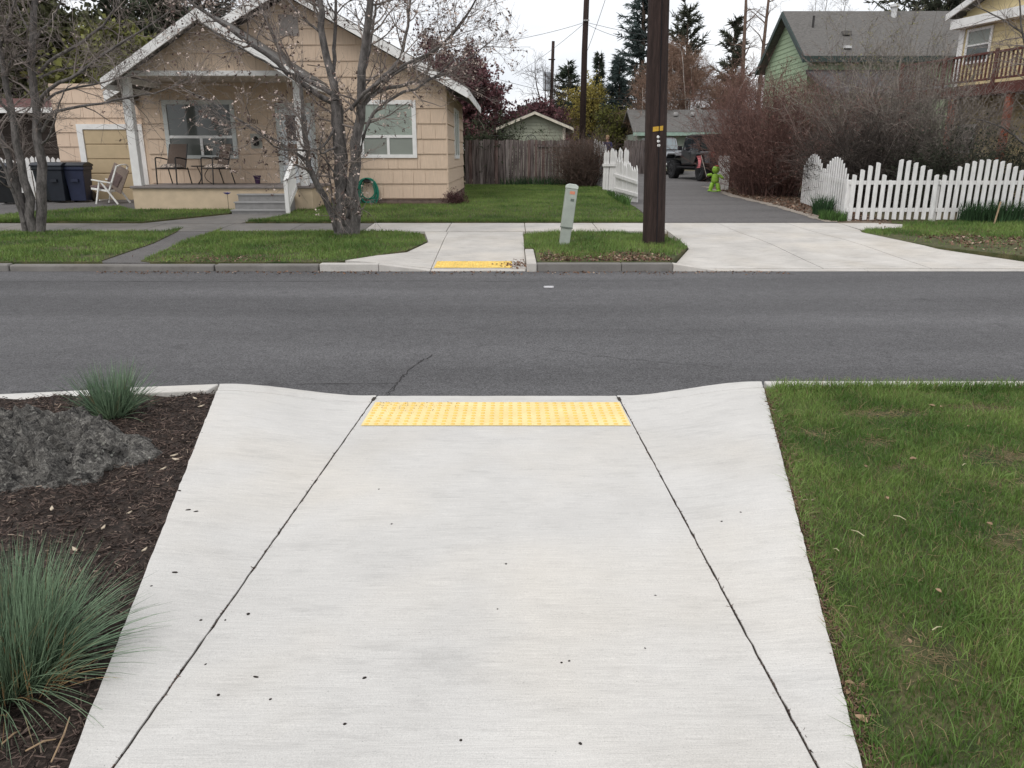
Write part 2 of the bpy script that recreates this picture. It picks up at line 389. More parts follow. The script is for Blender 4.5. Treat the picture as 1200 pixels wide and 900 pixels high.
def catmull(pts, k=5):
    pts = [Vector(p) for p in pts]; q = [pts[0] * 2 - pts[1]] + pts + [pts[-1] * 2 - pts[-2]]; out = []
    for i in range(1, len(q) - 2):
        for j in range(k):
            t = j / k; a, b, c, d = q[i - 1], q[i], q[i + 1], q[i + 2]
            out.append(.5 * ((2 * b) + (c - a) * t + (2 * a - 5 * b + 4 * c - d) * t * t + (3 * b - a - 3 * c + d) * t ** 3))
    out.append(pts[-1]); return out
RNG = np.random.default_rng(7); random.seed(5)

# ================================================================== SETTING: ground, road, kerbs, slabs
g = MB()
gy = [-200, 15.55, 15.75, 17.2, 19.6, 22, 30, 36, 45, 70, 400, 1500]
gz_ = [-.08, -.08] + [F(y) - .014 for y in gy[2:]]
for i in range(len(gy) - 1):
    g.add([(-900, gy[i], gz_[i]), (900, gy[i], gz_[i]), (900, gy[i + 1], gz_[i + 1]), (-900, gy[i + 1], gz_[i + 1])], [(0, 1, 2, 3)])
gm = mat('ground_mix', (.075, .075, .035), var=.4, scale=.8, col2=(.13, .105, .065), fine=.35, fscale=30, bump=.5, bscale=30)
tag(g.build('ground', gm, fix=False), 'brown and green open ground running back behind the houses', 'ground', kind='structure')
r = MB(); r.add([(-300, 2.0, 0), (300, 2.0, 0), (300, 11.6, 0), (-300, 11.6, 0)], [(0, 1, 2, 3)])
road = tag(r.build('road', M_ASPH, fix=False), 'grey asphalt street between the two kerbs', 'road', kind='structure')
# asphalt patch beside the ramp, and cracks in the road
def strip(pts, w, z):
    m = MB(); rr = random.Random(len(pts) * 7 + int(w * 1e4))
    L = [Vector((p[0], p[1], z)) for p in pts]
    for i in range(len(L) - 1):
        d = (L[i + 1] - L[i]).normalized(); nrm = Vector((-d.y, d.x, 0))
        a, b = w * rr.uniform(.4, 1.2), w * rr.uniform(.4, 1.2)
        m.add([L[i] - nrm * a, L[i] + nrm * a, L[i + 1] + nrm * b, L[i + 1] - nrm * b], [(0, 1, 2, 3)])
    return m
def wob(pts, n, amp, seed):
    rr = random.Random(seed); out = []
    for i in range(len(pts) - 1):
        for j in range(n):
            t = j / n; out.append((pts[i][0] * (1 - t) + pts[i + 1][0] * t + rr.uniform(-amp, amp), pts[i][1] * (1 - t) + pts[i + 1][1] * t + rr.uniform(-amp, amp)))
    out.append(pts[-1]); return out
M_CRACK = mat('crack_dark', (.03, .028, .028), var=.3)
sheet('asphalt_patch', [(-3.6, 4.9), (-.93, 5.0), (-.87, 5.52), (-1.7, 5.5), (-2.7, 5.42), (-3.6, 5.3)], lambda x, y: .004, M_PATCH, 0, road, 99)
strip(wob([(-.88, 5.22), (-.86, 5.62), (-.80, 6.05), (-.68, 6.4)], 14, .018, 3), .004, .0045).build('crack', M_CRACK, road, fix=False)
strip(wob([(.35, 6.6), (.9, 6.25), (1.7, 6.0)], 9, .03, 4), .003, .0045).build('crack', M_CRACK, road, fix=False)
strip(wob([(-8, 10.3), (-3, 10.35), (2.2, 10.4)], 14, .02, 5), .006, .0045).build('seam', M_CRACK, road, fix=False)
strip(wob([(-3.6, 5.31), (-2.7, 5.43), (-1.7, 5.51), (-.87, 5.53)], 8, .008, 8), .006, .0065).build('seam', M_CRACK, road, fix=False)

# ---- near kerb ramp -------------------------------------------------
ramp = thing('curb_ramp', 'pale broom finished concrete kerb ramp with flared sides and yellow mat', 'curb ramp', (0, 3, 0), kind='structure')
def patch(corners, nu, nv, m, name, parent, zc=None, jit=.0022, skirt=.1, seed=1):
    """slab from 4 corners (near-left, near-right, far-right, far-left); zc(u,v,p) may override z"""
    A, B, C, D = [Vector(c) for c in corners]; vs = []; fs = []
    for j in range(nv + 1):
        v = j / nv
        for i in range(nu + 1):
            u = i / nu; p = (A * (1 - u) + B * u) * (1 - v) + (D * (1 - u) + C * u) * v
            if zc: p.z = zc(u, v, p)
            if i in (0, nu): p.x += noise.noise(Vector((p.x * 9 + seed, p.y * 17, seed))) * jit * 2.2
            if j in (0, nv): p.y += noise.noise(Vector((p.x * 17, p.y * 9, seed + 4))) * jit * 2.2
            vs.append(p)
    n = nu + 1
    for j in range(nv):
        for i in range(nu): fs.append((j * n + i, j * n + i + 1, (j + 1) * n + i + 1, (j + 1) * n + i))
    ring = [i for i in range(n)] + [j * n + nu for j in range(1, nv + 1)] + [nv * n + i for i in range(nu - 1, -1, -1)] + [j * n for j in range(nv - 1, 0, -1)]
    # rounded arris, then the side
    ctr = (A + B + C + D) / 4
    o1 = len(vs)
    for i in ring:
        p = vs[i].copy(); vs.append(Vector((p.x, p.y, p.z - skirt)))
    for k in range(len(ring)):
        a, b = ring[k], ring[(k + 1) % len(ring)]; fs.append((b, a, o1 + k, o1 + (k + 1) % len(ring)))
    # pull the top edge in a little so that it reads as an eased edge
    mb = MB().add(vs, fs)
    return mb.build(name, m, parent, bevel=0.004)
def zramp(y): return float(np.interp(y, [1.45, 5.0], [.15, .034]))
def jl(y): return -1.022 + (y - 1.6) * (.07 / 3.6)          # left joint x at y
def jr(y): return .785 - (y - 1.6) * (.047 / 3.6)
def ol(y): return -1.131 - (y - 1.6) * (.87 / 3.46)         # outer edges
def orr(y): return .893 + (y - 1.6) * (.837 / 3.52)
J = .0036
def zc_c(u, v, p): return zramp(p.y)
patch([(jl(1.45) + J, 1.45, 0), (jr(1.45) - J, 1.45, 0), (jr(4.98) - J, 4.98, 0), (jl(4.98) + J, 4.98, 0)], 40, 70, M_CONC, 'ramp_slab', ramp, zc_c, seed=1)
def sm(t): t = min(1, max(0, t)); return t * t * (3 - 2 * t)
def zfl(side):
    def z(u, v, p):
        t = u if side < 0 else 1 - u                         # 0 outer, 1 at the joint
        zo = .15 - .01 * v; zi = zramp(p.y)
        return zo * (1 - sm(t) * v - t * (1 - v)) + zi * (sm(t) * v + t * (1 - v))
    return z
patch([(ol(1.45), 1.45, 0), (jl(1.45) - J, 1.45, 0), (jl(4.98) - J, 4.98, 0), (ol(4.91), 4.91, 0)], 24, 70, M_CONC, 'flare_slab', ramp, zfl(-1), seed=2)
patch([(jr(1.45) + J, 1.45, 0), (orr(1.45), 1.45, 0), (orr(4.97), 4.97, 0), (jr(4.98) + J, 4.98, 0)], 24, 70, M_CONC, 'flare_slab', ramp, zfl(1), seed=3)
# kerb lip pieces
patch([(jl(5) + J, 4.985, .034), (jr(5) - J, 4.985, .034), (jr(5.2) - J, 5.2, .012), (jl(5.2) + J, 5.2, .012)], 30, 3, M_CONC, 'curb_lip', ramp, seed=5, skirt=.05)
def zl(u, v, p): t = sm(u); return .141 * (1 - t) + (.034 - .018 * v) * t
patch([(ol(4.91), 4.919, 0), (jl(5) - J, 4.989, 0), (jl(5.2) - J, 5.2, 0), (ol(5.06), 5.065, 0)], 30, 3, M_CONC, 'curb_lip', ramp, zl, seed=6, skirt=.15)
def zr_(u, v, p): t = sm(1 - u); return .141 * (1 - t) + (.034 - .018 * v) * t
patch([(jr(5) + J, 4.989, 0), (orr(4.97), 4.979, 0), (orr(5.12), 5.125, 0), (jr(5.2) + J, 5.2, 0)], 30, 3, M_CONC, 'curb_lip', ramp, zr_, seed=7, skirt=.15)
# dark dirt that shows in the joints
for a, b in ((lambda y: jl(y) - .012, lambda y: jl(y) + .012), (lambda y: jr(y) - .012, lambda y: jr(y) + .012)):
    q = MB(); ys = np.linspace(1.45, 5.12, 12)
    for i in range(11):
        y0, y1 = ys[i], ys[i + 1]; zz = lambda y: max(.002, zramp(y) - .006)
        q.add([(a(y0), y0, zz(y0)), (b(y0), y0, zz(y0)), (b(y1), y1, zz(y1)), (a(y1), y1, zz(y1))], [(0, 1, 2, 3)])
    q.build('joint_fill', M_DIRT, ramp, fix=False)
# tufts of moss and dirt crumbs along the joints
nm = NM(); n = 900; yy = RNG.uniform(1.5, 5.0, n); sd_ = RNG.random(n) < .5
dens = np.array([noise.noise(Vector((y * 3, 5 * s, 0))) for y, s in zip(yy, sd_)]); k = dens > -.1; yy, sd_ = yy[k], sd_[k]
xx = np.where(sd_, jl(yy), jr(yy)) + RNG.normal(size=len(yy)) * .004
zz = np.interp(yy, [1.45, 5.0], [.15, .034]) - .002
P, R = grow(RNG, np.stack([xx, yy, zz], 1), RNG.normal(size=(len(yy), 3)) * np.array([1, 1, .15]), RNG.uniform(.004, .018, len(yy)), RNG.uniform(.0012, .003, len(yy)), 2)
np_tubes(nm, P, R); o = nm.build('joint_crumbs', M_CHIP, ramp); o['kind'] = 'stuff'
# yellow tactile mat
def mat_plate(x0, x1, y0, y1, zf, m, parent, nx, ny, name='tactile_mat'):
    b = MB(); st = 6
    for i in range(st):
        a, c = y0 + (y1 - y0) * i / st, y0 + (y1 - y0) * (i + 1) / st
        b.add([(x0, a, zf(a) + .004), (x1, a, zf(a) + .004), (x1, c, zf(c) + .004), (x0, c, zf(c) + .004)], [(0, 1, 2, 3)])
    o = b.build(name, m, parent, fix=False)
    d = MB(); px, py = (x1 - x0) / nx, (y1 - y0) / ny
    for i in range(nx):
        for j in range(ny):
            cx, cy = x0 + px * (i + .5), y0 + py * (j + .5)
            d.lathe([(.0145, 0), (.0125, .0045), (.0085, .006)], (cx, cy, zf(cy) + .0035), 8)
    q = d.build('domes', M_DOME, o, smooth=False); q['kind'] = 'stuff'
    return o
mat_plate(-.925, .728, 4.455, 4.972, zramp, M_YELLOW, ramp, 28, 9)
nm = NM(); n = 110; X = -.92 + np.abs(RNG.normal(size=n)) * .3; Y = 4.97 - np.abs(RNG.normal(size=n)) * .16; k = (X < .7) & (Y > 4.46); X, Y = X[k], Y[k]
P, R = grow(RNG, np.stack([X, Y, np.interp(Y, [1.45, 5.0], [.15, .034]) + .007], 1), RNG.normal(size=(len(X), 3)) * np.array([1, 1, .1]), RNG.uniform(.003, .012, len(X)), RNG.uniform(.001, .0022, len(X)), 2); np_tubes(nm, P, R); nm.build('mat_dirt', M_LEAFLIT, ramp)
# path slab that leads to the ramp, under and behind the camera
patch([(-1.10, -3, .15), (.86, -3, .15), (.86, 1.44, .15), (-1.10, 1.44, .15)], 10, 10, M_CONC, 'path_slab', ramp, seed=8)
patch([(-1.10, -9, .15), (.86, -9, .15), (.86, -3.01, .15), (-1.10, -3.01, .15)], 10, 10, M_CONC, 'path_slab', ramp, seed=9)

# ---- near kerbs
def ykl(x): return float(np.interp(x, [-40, -12, -6, -3.26, -2.4, -2.0], [1.5, 3.35, 4.28, 4.69, 4.865, 4.915]))
kl = thing('kerb', 'white concrete kerb curving along the mulch bed beside the street', 'kerb', (-4, 4.7, 0), kind='structure')
xs = [-30, -20, -12, -9, -6.5, -4.4, -3.6, -3.0, -2.5, -2.02]
for i in range(len(xs) - 1):
    a, b = xs[i], xs[i + 1]
    if i < 5: segs = [(a, b)]
    else: segs = [(a, b)]
    for s, t in segs:
        last = (i == len(xs) - 2)
        gap = .006 if xs[i] in (-12, -6.5) else 0
        q = MB(); pr = []
        for x in (s + gap, t - (.006 if last else 0)):
            y = ykl(x); pr.append([(x, y, -.05), (x, y, .142), (x + .02, y + .15, .142), (x + .025, y + .155, -.05)])
        v = pr[0] + pr[1]; q.add(v, [(0, 1, 5, 4), (1, 2, 6, 5), (2, 3, 7, 6), (0, 3, 2, 1), (4, 5, 6, 7)])
        q.build('kerb_block', M_CONC, kl, bevel=.008)
kr = thing('kerb', 'pale kerb edging the street along the near lawn', 'kerb', (6, 5.05, 0), kind='structure')
x = 1.745
while x < 30:
    w = 3.0; q = MB().b2((x, 4.98, -.05), (x + w - .01, 5.13, .142)); q.build('kerb_block', M_CONC, kr, bevel=.008); x += w

# ---- mulch bed
mu = MB(); NU, NV = 90, 90
for j in range(NV + 1):
    for i in range(NU + 1):
        u, v = i / NU, j / NV; x0 = -6.2 + 4.2 * u
        y = .2 + (ykl(min(-2.0, x0)) - .0 - .2) * v; xe = ol(max(1.45, y)) if y > 1.45 else -1.1
        x = -6.2 + (xe + .0 + 6.2) * u
        e = min(1, (xe - x) / .15); e = max(0, e)
        z = .118 + .035 * e * sm((xe - x) / 1.2) + .03 * e * noise.fractal(Vector((x * 3, y * 3, 1)), .8, 2, 4)
        mu.v.append((x, y, z))
for j in range(NV):
    for i in range(NU): mu.f.append((j * (NU + 1) + i, j * (NU + 1) + i + 1, (j + 1) * (NU + 1) + i + 1, (j + 1) * (NU + 1) + i))
mu.add([(-60, -60, .12), (-1.1, -60, .12), (-1.1, .2, .12), (-60, .2, .12)], [(0, 1, 2, 3)])
mu.add([(-60, .2, .12), (-6.2, .2, .12), (-6.2, 4.24, .12), (-60, .25, .12)], [(0, 1, 2, 3)])
tag(mu.build('mulch_bed', M_MULCH, fix=False), 'dark shredded bark mulch bed left of the concrete ramp', 'mulch bed', kind='structure')
def mulch_z(x, y):
    xe = ol(max(1.45, y)) if y > 1.45 else -1.1
    e = max(0, min(1, (xe - x) / .15))
    return .118 + .035 * e * sm((xe - x) / 1.2) + .03 * e * noise.fractal(Vector((x * 3, y * 3, 1)), .8, 2, 4)
nm = NM(); n = 75000; X = RNG.uniform(-5.2, -.95, n); Y = RNG.uniform(.7, 4.95, n)
k = (X < np.where(Y > 1.45, ol(np.maximum(Y, 1.45)), -1.1) - .012) & (Y < np.interp(X, [-40, -12, -6, -3.26, -2.4, -2.0], [1.5, 3.35, 4.28, 4.69, 4.865, 4.915]) - .015)
X, Y = X[k], Y[k]; Z = np.array([mulch_z(a, b) for a, b in zip(X, Y)]) + RNG.uniform(0, .012, len(X))
D = RNG.normal(size=(len(X), 3)) * np.array([1, 1, .28]); D[:, 0] *= 1.0
Lc = RNG.uniform(.010, .042, len(X)); Rc = RNG.uniform(.0012, .0040, len(X))
P, R = grow(RNG, np.stack([X, Y, Z], 1), D, Lc, Rc, 2, .2, 0, .3); np_tubes(nm, P, R, 3)
tag(nm.build('bark_mulch', M_CHIP), 'loose shredded bark lying over the planting bed', 'mulch', kind='stuff')
# a few pale chips and leaves in the bed
M_PALE = mat('pale_chip', (.5, .42, .32), var=.25, scale=3)
for i, (px, py) in enumerate([(228, 462), (203, 525), (205, 530), (190, 540), (150, 592), (60, 593), (86, 635), (168, 636), (235, 470), (120, 612)]):
    p = gnd(px, py); 
    c, s = math.cos(PITCH), math.sin(PITCH); u = (px - 600) / 905; v = (450 - py) / 905; t = (.165 - EYE) / (-s + v * c)
    x, y = u * t, (c + v * s) * t
    q = MB(); rr = random.Random(i); a = rr.uniform(0, 3.14); L = rr.uniform(.012, .022); d = Vector((math.cos(a), math.sin(a), 0)); w = Vector((-d.y, d.x, 0)) * L * .4
    z = mulch_z(x, y) + .014; C = Vector((x, y, z))
    q.add([C - d * L, C + w, C + d * L + Vector((0, 0, .006)), C - w, C - d * L + Vector((0, 0, -.004)), C + w - Vector((0, 0, .004)), C + d * L, C - w - Vector((0, 0, .004))],
          [(0, 1, 2, 3), (4, 5, 6, 7), (0, 1, 5, 4), (1, 2, 6, 5), (2, 3, 7, 6), (3, 0, 4, 7)])
    tag(q.build('wood_chip', M_PALE), 'small pale wood chip lying on the dark mulch', 'wood chip', 'pale chips on the mulch bed')

# ---- near lawn
def lawn_z(x, y): return .128 + .012 * noise.noise(Vector((x * 1.3, y * 1.3, 3)))
lw = MB(); NU, NV = 60, 60
for j in range(NV + 1):
    for i in range(NU + 1):
        u, v = i / NU, j / NV; y = .0 + 4.985 * v; xe = orr(y) if y > 1.45 else .86; x = xe + (7 - xe) * u; lw.v.append((x, y, lawn_z(x, y)))
for j in range(NV):
    for i in range(NU): lw.f.append((j * (NU + 1) + i, j * (NU + 1) + i + 1, (j + 1) * (NU + 1) + i + 1, (j + 1) * (NU + 1) + i))
lw.add([(.86, -60, .128), (60, -60, .128), (60, 0, .128), (.86, 0, .128)], [(0, 1, 2, 3)])
lw.add([(7, 0, .128), (60, 0, .128), (60, 4.985, .128), (7, 4.985, .128)], [(0, 1, 2, 3)])
tag(lw.build('lawn', M_GRASSB, fix=False), 'soil and thatch under the near lawn', 'lawn', kind='structure')
def patchy(X, Y):
    """1 in bare dry spots"""
    sp = [(2.75, 2.75, .38, .16), (2.1, 2.85, .18, .07), (3.05, 2.95, .35, .1), (2.6, 3.75, .22, .12), (2.45, 3.4, .16, .06), (2.0, 3.6, .12, .05), (3.05, 3.95, .2, .08), (2.25, 4.45, .3, .06), (2.9, 4.55, .2, .06), (1.32, 2.1, .10, .12), (2.0, 3.95, .1, .06), (2.9, 3.4, .22, .08)]
    b = np.zeros(len(X))
    sp = sp + [(3.3, 2.3, .3, .15), (1.9, 2.3, .12, .08), (3.6, 3.3, .35, .1), (1.7, 4.1, .12, .06), (3.5, 4.2, .3, .07), (2.3, 1.9, .2, .12)]
    for x, y, a, c in sp: b = np.maximum(b, np.exp(-(((X - x) / a) ** 2 + ((Y - y) / c) ** 2)))
    return b
poly = [(.87, .9), (orr(1.45) + .02, 1.45), (orr(4.98) + .02, 4.99), (5.6, 4.99), (5.6, .9)]
X, Y = scatter(RNG, poly, 320000)
b = patchy(X, Y) + .25 * np.array([noise.noise(Vector((x * 4, y * 4, 2))) for x, y in zip(X, Y)])
edge = (X - np.where(Y > 1.45, orr(Y), .86)); keep = (RNG.random(len(X)) > np.clip(b * 1.2, 0, .96)) & (RNG.random(len(X)) < np.clip(edge / .09, .05, 1))
X, Y, b = X[keep], Y[keep], b[keep]; Z = np.array([lawn_z(x, y) for x, y in zip(X, Y)]) - .004
hh = .038 + .018 * np.array([noise.noise(Vector((x * 2.2, y * 2.2, 7))) for x, y in zip(X, Y)])
nm = NM(); blades(nm, RNG, X, Y, Z, hh, .0027, .8)
Xe = RNG.uniform(1.76, 8, 9000); Ye = RNG.uniform(4.90, 5.0, 9000); blades(nm, RNG, Xe, Ye, np.full(9000, .12), np.full(9000, .085), .0045, .7)
Ye = RNG.uniform(1.3, 4.95, 2600); Xe = np.where(Ye > 1.45, orr(Ye), .86) + RNG.uniform(.012, .06, 2600); blades(nm, RNG, Xe, Ye, np.full(2600, .126), np.full(2600, .042), .0034, 1.2)
Xt, Yt = scatter(RNG, poly, 420); Xt = np.repeat(Xt, 26) + RNG.normal(size=420 * 26) * .018; Yt = np.repeat(Yt, 26) + RNG.normal(size=420 * 26) * .018
kt = (Xt > np.where(Yt > 1.45, orr(Yt), .86) + .03) & (Yt < 4.98); Xt, Yt = Xt[kt], Yt[kt]
blades(nm, RNG, Xt, Yt, np.full(len(Xt), .122), np.full(len(Xt), .058), .0036, .9)
tag(nm.build('grass', M_GRASS), 'short mown green grass of the near lawn beside the ramp', 'grass', kind='stuff')
M_STRAW = mat('dry_straw', (.30, .225, .125), rough=.7, var=.25, scale=4, isl=.35, trans=.15)
X, Y = scatter(RNG, poly, 90000); b = patchy(X, Y); edge = (X - np.where(Y > 1.45, orr(Y), .86))
k = RNG.random(len(X)) < np.clip(b * .9 + .06 * np.array([noise.noise(Vector((x * 2.5, y * 2.5, 8))) for x, y in zip(X, Y)]), .04, .85) + .5 * np.exp(-(edge / .06) ** 2); X, Y = X[k], Y[k]
Z = np.array([lawn_z(x, y) for x, y in zip(X, Y)]) + RNG.uniform(.0, .022, len(X))
D = RNG.normal(size=(len(X), 3)) * np.array([1, 1, .22]); P, R = grow(RNG, np.stack([X, Y, Z], 1), D, RNG.uniform(.02, .07, len(X)), RNG.uniform(.0007, .0015, len(X)), 3, .3, 0, .5)
nm = NM(); np_tubes(nm, P, R, 3)
tag(nm.build('dry_thatch', M_STRAW), 'dead straw coloured grass stems lying in the near lawn', 'thatch', kind='stuff')
# brown litter between ramp and lawn
n = 2600; Y = RNG.uniform(1.2, 4.95, n); X = np.where(Y > 1.45, orr(Y), .86) + np.abs(RNG.normal(size=n)) * .03 + .004
D = RNG.normal(size=(n, 3)) * np.array([1, 1, .3]); P, R = grow(RNG, np.stack([X, Y, np.full(n, .133) + RNG.uniform(0, .012, n)], 1), D, RNG.uniform(.008, .03, n), RNG.uniform(.001, .004, n), 2, .2, 0, .3)
nm = NM(); np_tubes(nm, P, R, 3); tag(nm.build('leaf_litter', M_LEAFLIT), 'brown leaf crumbs along the edge of the near lawn', 'leaf litter', kind='stuff')
# curled dry leaves, straw stalks in the lawn
M_DLEAF = mat('dry_leaf', (.30, .20, .125), rough=.7, var=.3, scale=30, bump=.4)
def dry_leaf(x, y, z, s, seed, label, group, m=None, tilt=.25):
    rr = random.Random(seed); a = rr.uniform(0, 6.28); M = Matrix.Rotation(a, 3, 'Z') @ Matrix.Rotation(rr.uniform(-tilt, tilt), 3, 'X')
    q = MB(); out = [(-1, 0), (-.55, .42), (0, .55), (.55, .36), (1, 0), (.55, -.36), (0, -.55), (-.55, -.42)]
    vs = [Vector((0, 0, -.18 * s))] + [Vector((p[0] * s * rr.uniform(.85, 1.1), p[1] * s, (p[1] ** 2 * .9 + .12 * p[0]) * s)) for p in out]
    vs += [v + Vector((0, 0, .0018)) for v in vs]
    vs = [M @ v + Vector((x, y, z)) for v in vs]
    fs = [(0, i, i % 8 + 1) for i in range(1, 9)] + [(9, 9 + i % 8 + 1, 9 + i) for i in range(1, 9)] + [(i, i % 8 + 1, 9 + i % 8 + 1, 9 + i) for i in range(1, 9)]
    q.add(vs, fs); return tag(q.build('dry_leaf', m or M_DLEAF), label, 'leaf', group)
def near(px, py, z):
    c, s = math.cos(PITCH), math.sin(PITCH); u = (px - 600) / 905; v = (450 - py) / 905; t = (z - EYE) / (-s + v * c); return u * t, (c + v * s) * t
for i, (px, py, s) in enumerate([(1092, 474, .035), (1103, 475, .02), (1070, 536, .03), (1040, 582, .022), (1015, 545, .02), (1135, 498, .02), (1160, 612, .025), (1100, 690, .02), (1066, 749, .02)]):
    x, y = near(px, py, .17); dry_leaf(x, y, .163, s * .62, i, 'curled brown dry leaf lying on the mown lawn', 'dry leaves on the lawn')
for i, (px, py, s) in enumerate([(991, 804, .022), (1004, 846, .026), (988, 815, .015)]):
    x, y = near(px, py, .14); dry_leaf(x + .012, y, .150, s * .75, 40 + i, 'dry tan leaf caught between the ramp edge and the lawn', 'leaves at the ramp edge')
for i, (px, py, a, L) in enumerate([(1054, 607, 2.5, .09), (1005, 625, 2.3, .1), (980, 645, 2.4, .04), (1098, 737, .3, .07), (1130, 545, .4, .05)]):
    x, y = near(px, py, .17); d = Vector((math.cos(a), math.sin(a), .12)) * L * .55
    C = Vector((x, y, .172)); q = MB(); q.tube([C - d * .5, C + Vector((0, 0, .006)), C + d * .5], [.0017, .002, .001], 5)
    tag(q.build('straw_stalk', mat('pale_straw', (.52, .47, .30), var=.2)), 'pale dry straw stalk lying across the near grass', 'straw', 'straw stalks on the lawn')
# bark bits on the ramp
for i, (px, py, s) in enumerate([(221, 602, .012), (211, 581, .011), (230, 603, .011), (300, 794, .010), (427, 795, .008), (291, 720, .008), (256, 815, .006), (241, 779, .005), (317, 820, .005), (444, 573, .006), (459, 614, .006), (593, 661, .006), (658, 777, .005), (667, 775, .005), (404, 849, .006), (768, 698, .005), (583, 714, .004), (205, 673, .012), (178, 690, .005), (264, 727, .005), (235, 724, .006), (846, 608, .006), (600, 497, .004), (706, 490, .009), (868, 600, .005), (540, 868, .005), (756, 760, .004), (680, 872, .006)]):
    x, y = near(px, py, .1); z0 = zramp(y) if jl(y) < x < jr(y) else .5 * (zramp(y) + .15)
    x, y = near(px, py, z0); z0 = zramp(y) if jl(y) < x < jr(y) else zfl(-1 if x < 0 else 1)(((x - ol(y)) / (jl(y) - ol(y))) if x < 0 else (x - jr(y)) / (orr(y) - jr(y)), (y - 1.45) / 3.5, Vector((x, y, 0)))
    rr = random.Random(i); a = rr.uniform(-.5, .5) if s > .009 else rr.uniform(0, 3); q = MB()
    e = rr.uniform(.25, .45) if s > .009 else rr.uniform(.6, .9)
    R3 = Matrix.Rotation(a, 3, 'Z'); prof = [(0.9, -.1), (1, .25), (.75, .6), (.3, .8)]
    vs = []
    for (r_, h_) in prof:
        for j in range(7):
            t = 6.283 * j / 7; k_ = rr.uniform(.8, 1.15); vs.append(R3 @ Vector((math.cos(t) * r_ * s * k_, math.sin(t) * r_ * s * e * k_, h_ * s * .45)) + Vector((x, y, z0)))
    fs = [(a_ * 7 + j, a_ * 7 + (j + 1) % 7, (a_ + 1) * 7 + (j + 1) % 7, (a_ + 1) * 7 + j) for a_ in range(3) for j in range(7)] + [tuple(21 + j for j in range(7)), tuple(range(7))[::-1]]
    q.add(vs, fs); tag(q.build('bark_crumb', mat('dark_crumb', (.02, .015, .012), var=.3)), 'tiny dark crumb of bark lying on the pale concrete ramp', 'bark crumb', 'bark crumbs on the ramp')

# ---- boulder in the bed
bm = bmesh.new(); bmesh.ops.create_icosphere(bm, subdivisions=6, radius=1)
bx, by = near(40, 530, .2)
for v in bm.verts:
    p = v.co.copy(); q = Vector((p.x * .92, p.y * .64, p.z * .24))
    s = Vector((q.x * 1.6, q.y * 1.6, q.z * 2 + 3))
    f = 1 + .22 * noise.fractal(s, .9, 2, 5)
    top = max(0, p.z)
    cr_ = noise.voronoi(Vector((q.x * 5, q.y * 7, q.z * 6)))[0][0]
    pit = noise.voronoi(Vector((q.x * 16, q.y * 20, q.z * 16)))[0][0]
    q = q * f; q.z = q.z * (.85 if q.z > 0 else 1) + top * (.10 * (noise.ridged_multi_fractal(Vector((q.x * 3.5, q.y * 6, 9)), .9, 2.1, 6, 1, 2) - 1.1) * .6 + .06 * noise.fractal(Vector((q.x * 9, q.y * 12, 4)), .6, 2.1, 4) + .14 * (cr_ - .3) + .10 * (pit - .3)) - top * top * .07
    v.co = q
for f in bm.faces: f.smooth = False
me = bpy.data.meshes.new('boulder'); bm.to_mesh(me); bm.free()
